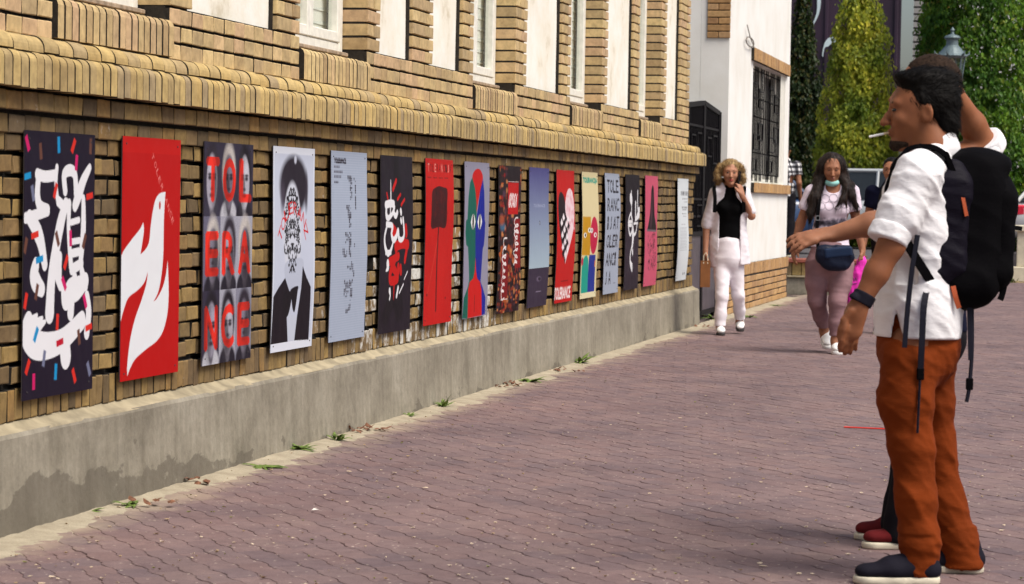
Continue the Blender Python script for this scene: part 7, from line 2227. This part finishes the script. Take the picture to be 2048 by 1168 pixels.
# printed t-shirt
def tee_material():
    m, nt, bs = newmat('printed_tee')
    tc = N(nt, 'ShaderNodeTexCoord'); sp = N(nt, 'ShaderNodeSeparateXYZ'); nt.links.new(tc.outputs['Object'], sp.inputs[0])
    no = N(nt, 'ShaderNodeTexNoise', i_Scale=26.0, i_Detail=6.0); nt.links.new(tc.outputs['Object'], no.inputs['Vector'])
    zz = float(J(1660, 447, -.1)[2])
    sb_ = N(nt, 'ShaderNodeMath', operation='SUBTRACT', i_1=zz); nt.links.new(sp.outputs['Z'], sb_.inputs[0])
    ab = N(nt, 'ShaderNodeMath', operation='ABSOLUTE'); nt.links.new(sb_.outputs[0], ab.inputs[0])
    mr = N(nt, 'ShaderNodeMapRange', i_1=0.0, i_2=.085, i_3=.95, i_4=0.0); nt.links.new(ab.outputs[0], mr.inputs[0])
    fr = N(nt, 'ShaderNodeMath', operation='LESS_THAN', i_1=-.02); nt.links.new(sp.outputs['Y'], fr.inputs[0])
    mu = N(nt, 'ShaderNodeMath', operation='MULTIPLY'); nt.links.new(mr.outputs[0], mu.inputs[0]); nt.links.new(no.outputs[0], mu.inputs[1])
    mv = N(nt, 'ShaderNodeMath', operation='MULTIPLY'); nt.links.new(mu.outputs[0], mv.inputs[0]); nt.links.new(fr.outputs[0], mv.inputs[1])
    rp = ramp(nt, [(.18, srgb(222, 208, 222)), (.34, srgb(96, 88, 104)), (.50, srgb(44, 40, 52))]); nt.links.new(mv.outputs[0], rp.inputs[0])
    nt.links.new(rp.outputs[0], bs.inputs['Base Color']); bs.inputs['Roughness'].default_value = .85
    return m
F = w2.field([J(1590, 365, -.25), J(1730, 500, .25)], .03, .007)
F.chain([J(1665, 384, 0), chs, wst, J(1660, 500, 0)], [.115, .152, .142, .170], .05, flat_=w2.fd, ratio=.82)
for x in (1645, 1682): F.ell(J(x, 418, -.095), (.068, .05, .06), None, .04)
cR, cL = shR * .52 + elR * .48, shL * .52 + elL * .48
F.cone(shR, cR, .066, .066, .04); F.cone(shL, cL, .066, .066, .04)
F.folds(.007, 72, 26, (.4, 0, 1), .4)
F.cut(cR + _n(elR - shR) * .03, elR - shR, .004, cR - .12, cR + np.array((.06, .12, .12))); F.cut(cL + _n(elL - shL) * .03, elL - shL, .004, cL - np.array((.06, .12, .12)), cL + .12)
F.cone(J(1666, 352, -.06), J(1666, 374, -.06), .07, .062, .01, op='sub'); F.cut(J(1660, 494, 0), (0, 0, -1), .004)
tee = F.mesh('t_shirt', tee_material(), w2.root, 1)
bvh = BVHTree.FromPolygons([v.co for v in tee.data.vertices], [p.vertices for p in tee.data.polygons])
M_INK = flat('grey_print', srgb(110, 100, 116), .8)
for x, y, r_ in ((1652, 397, .034), (1668, 396, .034), (1643, 412, .030), (1659, 412, .036), (1675, 411, .034), (1689, 410, .026)):
    c_ = J(x, y, -.15); pts = []
    for k in range(15):
        q = Vector((c_[0] + r_ * math.cos(k / 14 * 6.283), -.6, c_[2] + r_ * math.sin(k / 14 * 6.283)))
        hit = bvh.ray_cast(q, Vector((0, 1, 0)))
        if hit[0]: pts.append(hit[0] + Vector((0, -.002, 0)))
    if len(pts) > 3: mb = MB(); mb.tube(pts, .0014, 5, False); mb.build('printed_ring', M_INK, tee)
# mauve trousers
F = w2.field([J(1590, 480, -.25), J(1730, 700, .4)], .04, .007)
F.chain([J(1660, 494, 0), J(1659, 520, 0)], [.158, .180], .04, flat_=w2.fd, ratio=.88)
for L in ([(1637, 530, 0, .115), (1634, 565, 0, .098), (1634, 600, .02, .076), (1641, 632, .14, .062), (1647, 652, .23, .054)], [(1682, 530, 0, .115), (1680, 565, -.05, .098), (1675, 602, -.10, .074), (1672, 645, -.09, .060), (1671, 672, -.08, .052)]):
    F.chain([J(x, y, b) for x, y, b, r_ in L], [r_ for *_, r_ in L], .03)
F.folds(.006, 73, 34, (.15, .1, 1), .35, sharp=3.0); F.cut(J(1647, 651, .23), (0, .5, -1), .004, J(1620, 700, .12), J(1661, 620, .45)); F.cut(J(1671, 672, -.08), (0, 0, -1), .004, J(1657, 720, -.3), J(1700, 640, .08)); F.mesh('trousers', M_MAUVE, w2.root, 1)
F = w2.field([anR + .07, anR - .07], .02, .006); F.cone(J(1648, 655, .235), anR - np.array((0, 0, .02)), .044, .042, .01); F.cut(J(1648, 654, .23), (0, 0, 1), .003); F.mesh('sock', M_BLKCL, w2.root, 0)
shoe(w2, J(1671, 697, .0) * np.array((1, 1, 0)), (-.04, -1, 0), M_SHOEW, M_SHOEW, .255, .045, .07, .03, h=.006)
shoe(w2, J(1650, 672, .33) * np.array((1, 1, 0)), (-.03, -1, -.30), M_SHOEW, M_SHOEW, .255, .045, .07, .03, lift=.10, h=.006)
tag(w2.root, 'dark haired woman in printed tee and mauve trousers, mint mask under her chin', 'person', 'people on the pavement')
hb = empty('handbag', w2.p0, YAW)
M_HBAG = cloth('navy_leather', (.010, .014, .030), rough=.4, fold=.4)
F = Field(J(1615, 560, -.40), J(1725, 465, .08), .006)
F.ell(J(1670, 516, -.20), (.165, .060, .085), None, .03); F.rbox(J(1669, 505, -.20), (.155, .055, .065), .05, None, .03); F.ell(J(1672, 530, -.20), (.12, .06, .055), None, .03); F.folds(.007, 81, 26, (1, .2, .4), .4); F.mesh('bag_body', M_HBAG, hb, 1)
F = Field(J(1615, 560, -.40), J(1725, 465, .08), .006); F.rbox(J(1676, 505, -.245), (.12, .022, .045), .02, ((1, 0, .12), (0, 1, 0), (-.12, 0, 1)), .02); F.mesh('flap', cloth('blue_leather', (.014, .026, .06), rough=.35, fold=.3), hb, 1)
mb = MB(); ribbon(mb, [J(1690, 384, .06), J(1672, 370, .04), J(1650, 372, -.02), J(1641, 385, -.10), J(1638, 410, -.155), J(1635, 436, -.165), J(1634, 470, -.19), J(1636, 495, -.20)], (1, .2, 0), .028, .006); mb.build('strap', M_PACK, hb)
q = J(1635.5, 436, -.175); mb = MB()
for dx, dz in ((-.016, 0), (.016, 0)): mb.box(q[0] + dx - .003, q[0] + dx + .003, q[1] - .004, q[1] + .004, q[2] - .018, q[2] + .018)
for dz in (-.018, .018): mb.box(q[0] - .019, q[0] + .019, q[1] - .005, q[1] + .003, q[2] + dz - .003, q[2] + dz + .003)
mb.build('buckle', M_RIM, hb)
tag(hb, 'navy shoulder bag hanging before the hips of the dark haired woman', 'handbag')
kb = empty('carrier_bag', w2.p0, YAW)
F = Field(J(1680, 640, -.2), J(1745, 505, .22), .006)
F.ell(J(1713, 580, 0), (.080, .055, .16), None, .03); F.rbox(J(1711, 590, 0), (.072, .05, .14), .04, None, .03); F.chain([J(1715, 548, 0), J(1724, 522, 0), J(1726, 510, 0)], [.055, .038, .016], .03)
F.folds(.012, 91, 30, (1, .3, .4), .5)
M_PINK = cloth('pink_plastic', srgb(226, 60, 178), rough=.35, fold=.5)
kbm = F.mesh('bag_body', M_PINK, kb, 1)
bvh = BVHTree.FromPolygons([v.co for v in kbm.data.vertices], [p.vertices for p in kbm.data.polygons])
for P in ([(1703, 564), (1705, 556), (1707, 564)], [(1709, 563), (1711, 557), (1713, 563)], [(1714, 563), (1716, 557), (1718, 562)], [(1702, 570), (1710, 569), (1718, 568)]):
    pts = []
    for x, y in spline(P, False):
        a_ = J(x, y, -.2); hit = bvh.ray_cast(Vector((a_[0], -.6, a_[2])), Vector((0, 1, 0)))
        if hit[0]: pts.append(hit[0] + Vector((0, -.002, 0)))
    if len(pts) > 2: mb = MB(); mb.tube(pts, .003, 5, False); mb.build('printed_mark', flat('purple_print', (.10, .01, .10), .6), kb)
tag(kb, 'bright pink plastic carrier bag hanging from the hand of the dark haired woman', 'carrier bag')

# ================================================================== passers-by further back
def simple_person(px, py_feet, facing, s_h, shirt, trous, hair, skin, label, scale=1.0, lift=0.0, lean=0.0, arm=None):
    p = on_z(px, py_feet, lift)
    per = Person(Vector((p.x, p.y, 0)), facing, s_h)
    per.root.location.z = lift
    fd, lf = per.fd, per.lf; S = scale
    L = lambda f_, l_, z_: (fd * f_ + lf * l_) * S + np.array((0, 0, z_ * S)) + fd * lean * z_ * S
    hc_ = L(.02, 0, 1.60)
    F = per.field([L(-.4, -.4, 0), L(.4, .4, 1.75), L(-.4, .4, 0), L(.4, -.4, 1.75)], .06)
    hp, ha = head(F, hc_, fd + np.array((0, 0, -.05)), S, False)
    F.chain([hp(0, -.03, -.05), L(-.02, 0, 1.44)], [.055, .06], .03); F.chain([L(-.01, 0, 1.42), L(0, 0, 1.25), L(0, 0, 1.05), L(0, 0, .93)], [.08, .14, .125, .14], .05, flat_=fd, ratio=.72)
    arms = {}
    for e in (-1, 1):
        sh_, el_, wr_ = L(0, e * .185, 1.39), L(-.04, e * .23, 1.12), L(.08, e * .24, .88)
        arms[e] = (sh_, el_, wr_)
        F.chain([sh_, el_, wr_], [.048, .042, .027], .02); hand(F, wr_, wr_ - el_, lf * -e, fd, .95, .5)
        F.chain([L(0, e * .09, .92), L(.05 * e, e * .10, .50), L(.10 * e - .03, e * .10, .09)], [.085, .055, .04], .03)
    F.mesh('body', skin, per.root, 1)
    F = per.field([hc_ + .14, hc_ - .14], .02, .007); F.ell(hp(0, -.022, .044), (.084 * S, .101 * S, .090 * S), ha, .01); F.ell(hp(0, -.07, -.03), (.062, .045, .05), ha, .03)
    F.cut(hp(0, .058, .06), fd * .9 - np.array((0, 0, .45)), .01); F.ell(hp(.085, .004, -.008), (.03, .028, .036), ha, .008, 'sub'); F.ell(hp(-.085, .004, -.008), (.03, .028, .036), ha, .008, 'sub'); F.mesh('hair', hair, per.root, 1)
    face_bits(per, hp, ha, S, None, hair)
    F = per.field([L(-.3, -.4, .8), L(.3, .4, 1.5), L(-.3, .4, .8), L(.3, -.4, 1.5)], .06)
    F.chain([L(-.01, 0, 1.41), L(0, 0, 1.25), L(0, 0, 1.05), L(0, 0, .90)], [.11, .170, .160, .168], .05, flat_=fd, ratio=.78)
    for e in (-1, 1):
        sh_, el_, wr_ = arms[e]; cf = sh_ * .5 + el_ * .5; F.cone(sh_, cf, .072, .066, .04)
    F.folds(.008, int(px), 24, (.2, .1, 1), .4)
    for e in (-1, 1):
        sh_, el_, wr_ = arms[e]; cf = sh_ * .45 + el_ * .55; F.cut(cf, el_ - sh_, .004, cf - .11, cf + .11)
    F.cut(L(0, 0, .90), (0, 0, -1), .004); F.mesh('shirt', shirt, per.root, 1)
    F = per.field([L(-.3, -.3, 0), L(.3, .3, 1.0), L(-.3, .3, 0), L(.3, -.3, 1.0)], .05, .009)
    F.cone(L(0, 0, .96), L(0, 0, .90), .150, .155, .04, fd, .82)
    for e in (-1, 1): F.chain([L(0, e * .09, .90), L(.05 * e, e * .10, .50), L(.10 * e - .03, e * .10, .08)], [.098, .074, .062], .04)
    F.folds(.008, int(px) + 1, 24, (.2, .1, 1), .4); F.cut(L(0, 0, .075), (0, 0, -1), .004); F.mesh('trousers', trous, per.root, 1)
    for e in (-1, 1): shoe(per, L(.10 * e - .09, e * .10, 0), fd, M_SHOEBLK, M_SOLEW, .27, .047, h=.008)
    tag(per.root, label, 'person', 'people on the pavement')
    return per
simple_person(1776, 668, (-.35, -1, 0), .010, M_NAVY, M_TROUK, M_HAIRBLK, M_SKIN3, 'man in navy t-shirt walking behind the dark haired woman, mostly hidden')
def plaid_material():
    m, nt, bs = newmat('black_white_plaid')
    tc = N(nt, 'ShaderNodeTexCoord'); sp = N(nt, 'ShaderNodeSeparateXYZ'); nt.links.new(tc.outputs['Object'], sp.inputs[0])
    ax = []
    ad = N(nt, 'ShaderNodeMath', operation='ADD'); nt.links.new(sp.outputs['X'], ad.inputs[0]); nt.links.new(sp.outputs['Y'], ad.inputs[1])
    for sck in (ad.outputs[0], sp.outputs['Z']):
        mu = N(nt, 'ShaderNodeMath', operation='MULTIPLY', i_1=13.0); nt.links.new(sck, mu.inputs[0])
        fr = N(nt, 'ShaderNodeMath', operation='FRACT'); nt.links.new(mu.outputs[0], fr.inputs[0])
        gt = N(nt, 'ShaderNodeMath', operation='GREATER_THAN', i_1=.5); nt.links.new(fr.outputs[0], gt.inputs[0]); ax.append(gt.outputs[0])
    s_ = N(nt, 'ShaderNodeMath', operation='ADD'); nt.links.new(ax[0], s_.inputs[0]); nt.links.new(ax[1], s_.inputs[1])
    dv = N(nt, 'ShaderNodeMath', operation='MULTIPLY', i_1=.5); nt.links.new(s_.outputs[0], dv.inputs[0])
    rp = ramp(nt, [(0, srgb(228, 228, 228)), (.25, srgb(96, 94, 100)), (.75, srgb(20, 18, 24))], 'CONSTANT'); nt.links.new(dv.outputs[0], rp.inputs[0]); nt.links.new(rp.outputs[0], bs.inputs['Base Color']); bs.inputs['Roughness'].default_value = .9
    return m
pz = on_y(1566, 480, 39.6)
sp_ = to_px(pz.x, 39.6, TZ)
simple_person(sp_[0], sp_[1], (.25, 1, 0), .010, plaid_material(), M_TROUK, M_HAIRBLK, M_SKIN3, 'person in black and white checked shirt beside the gatehouse corner', 1.0, TZ)
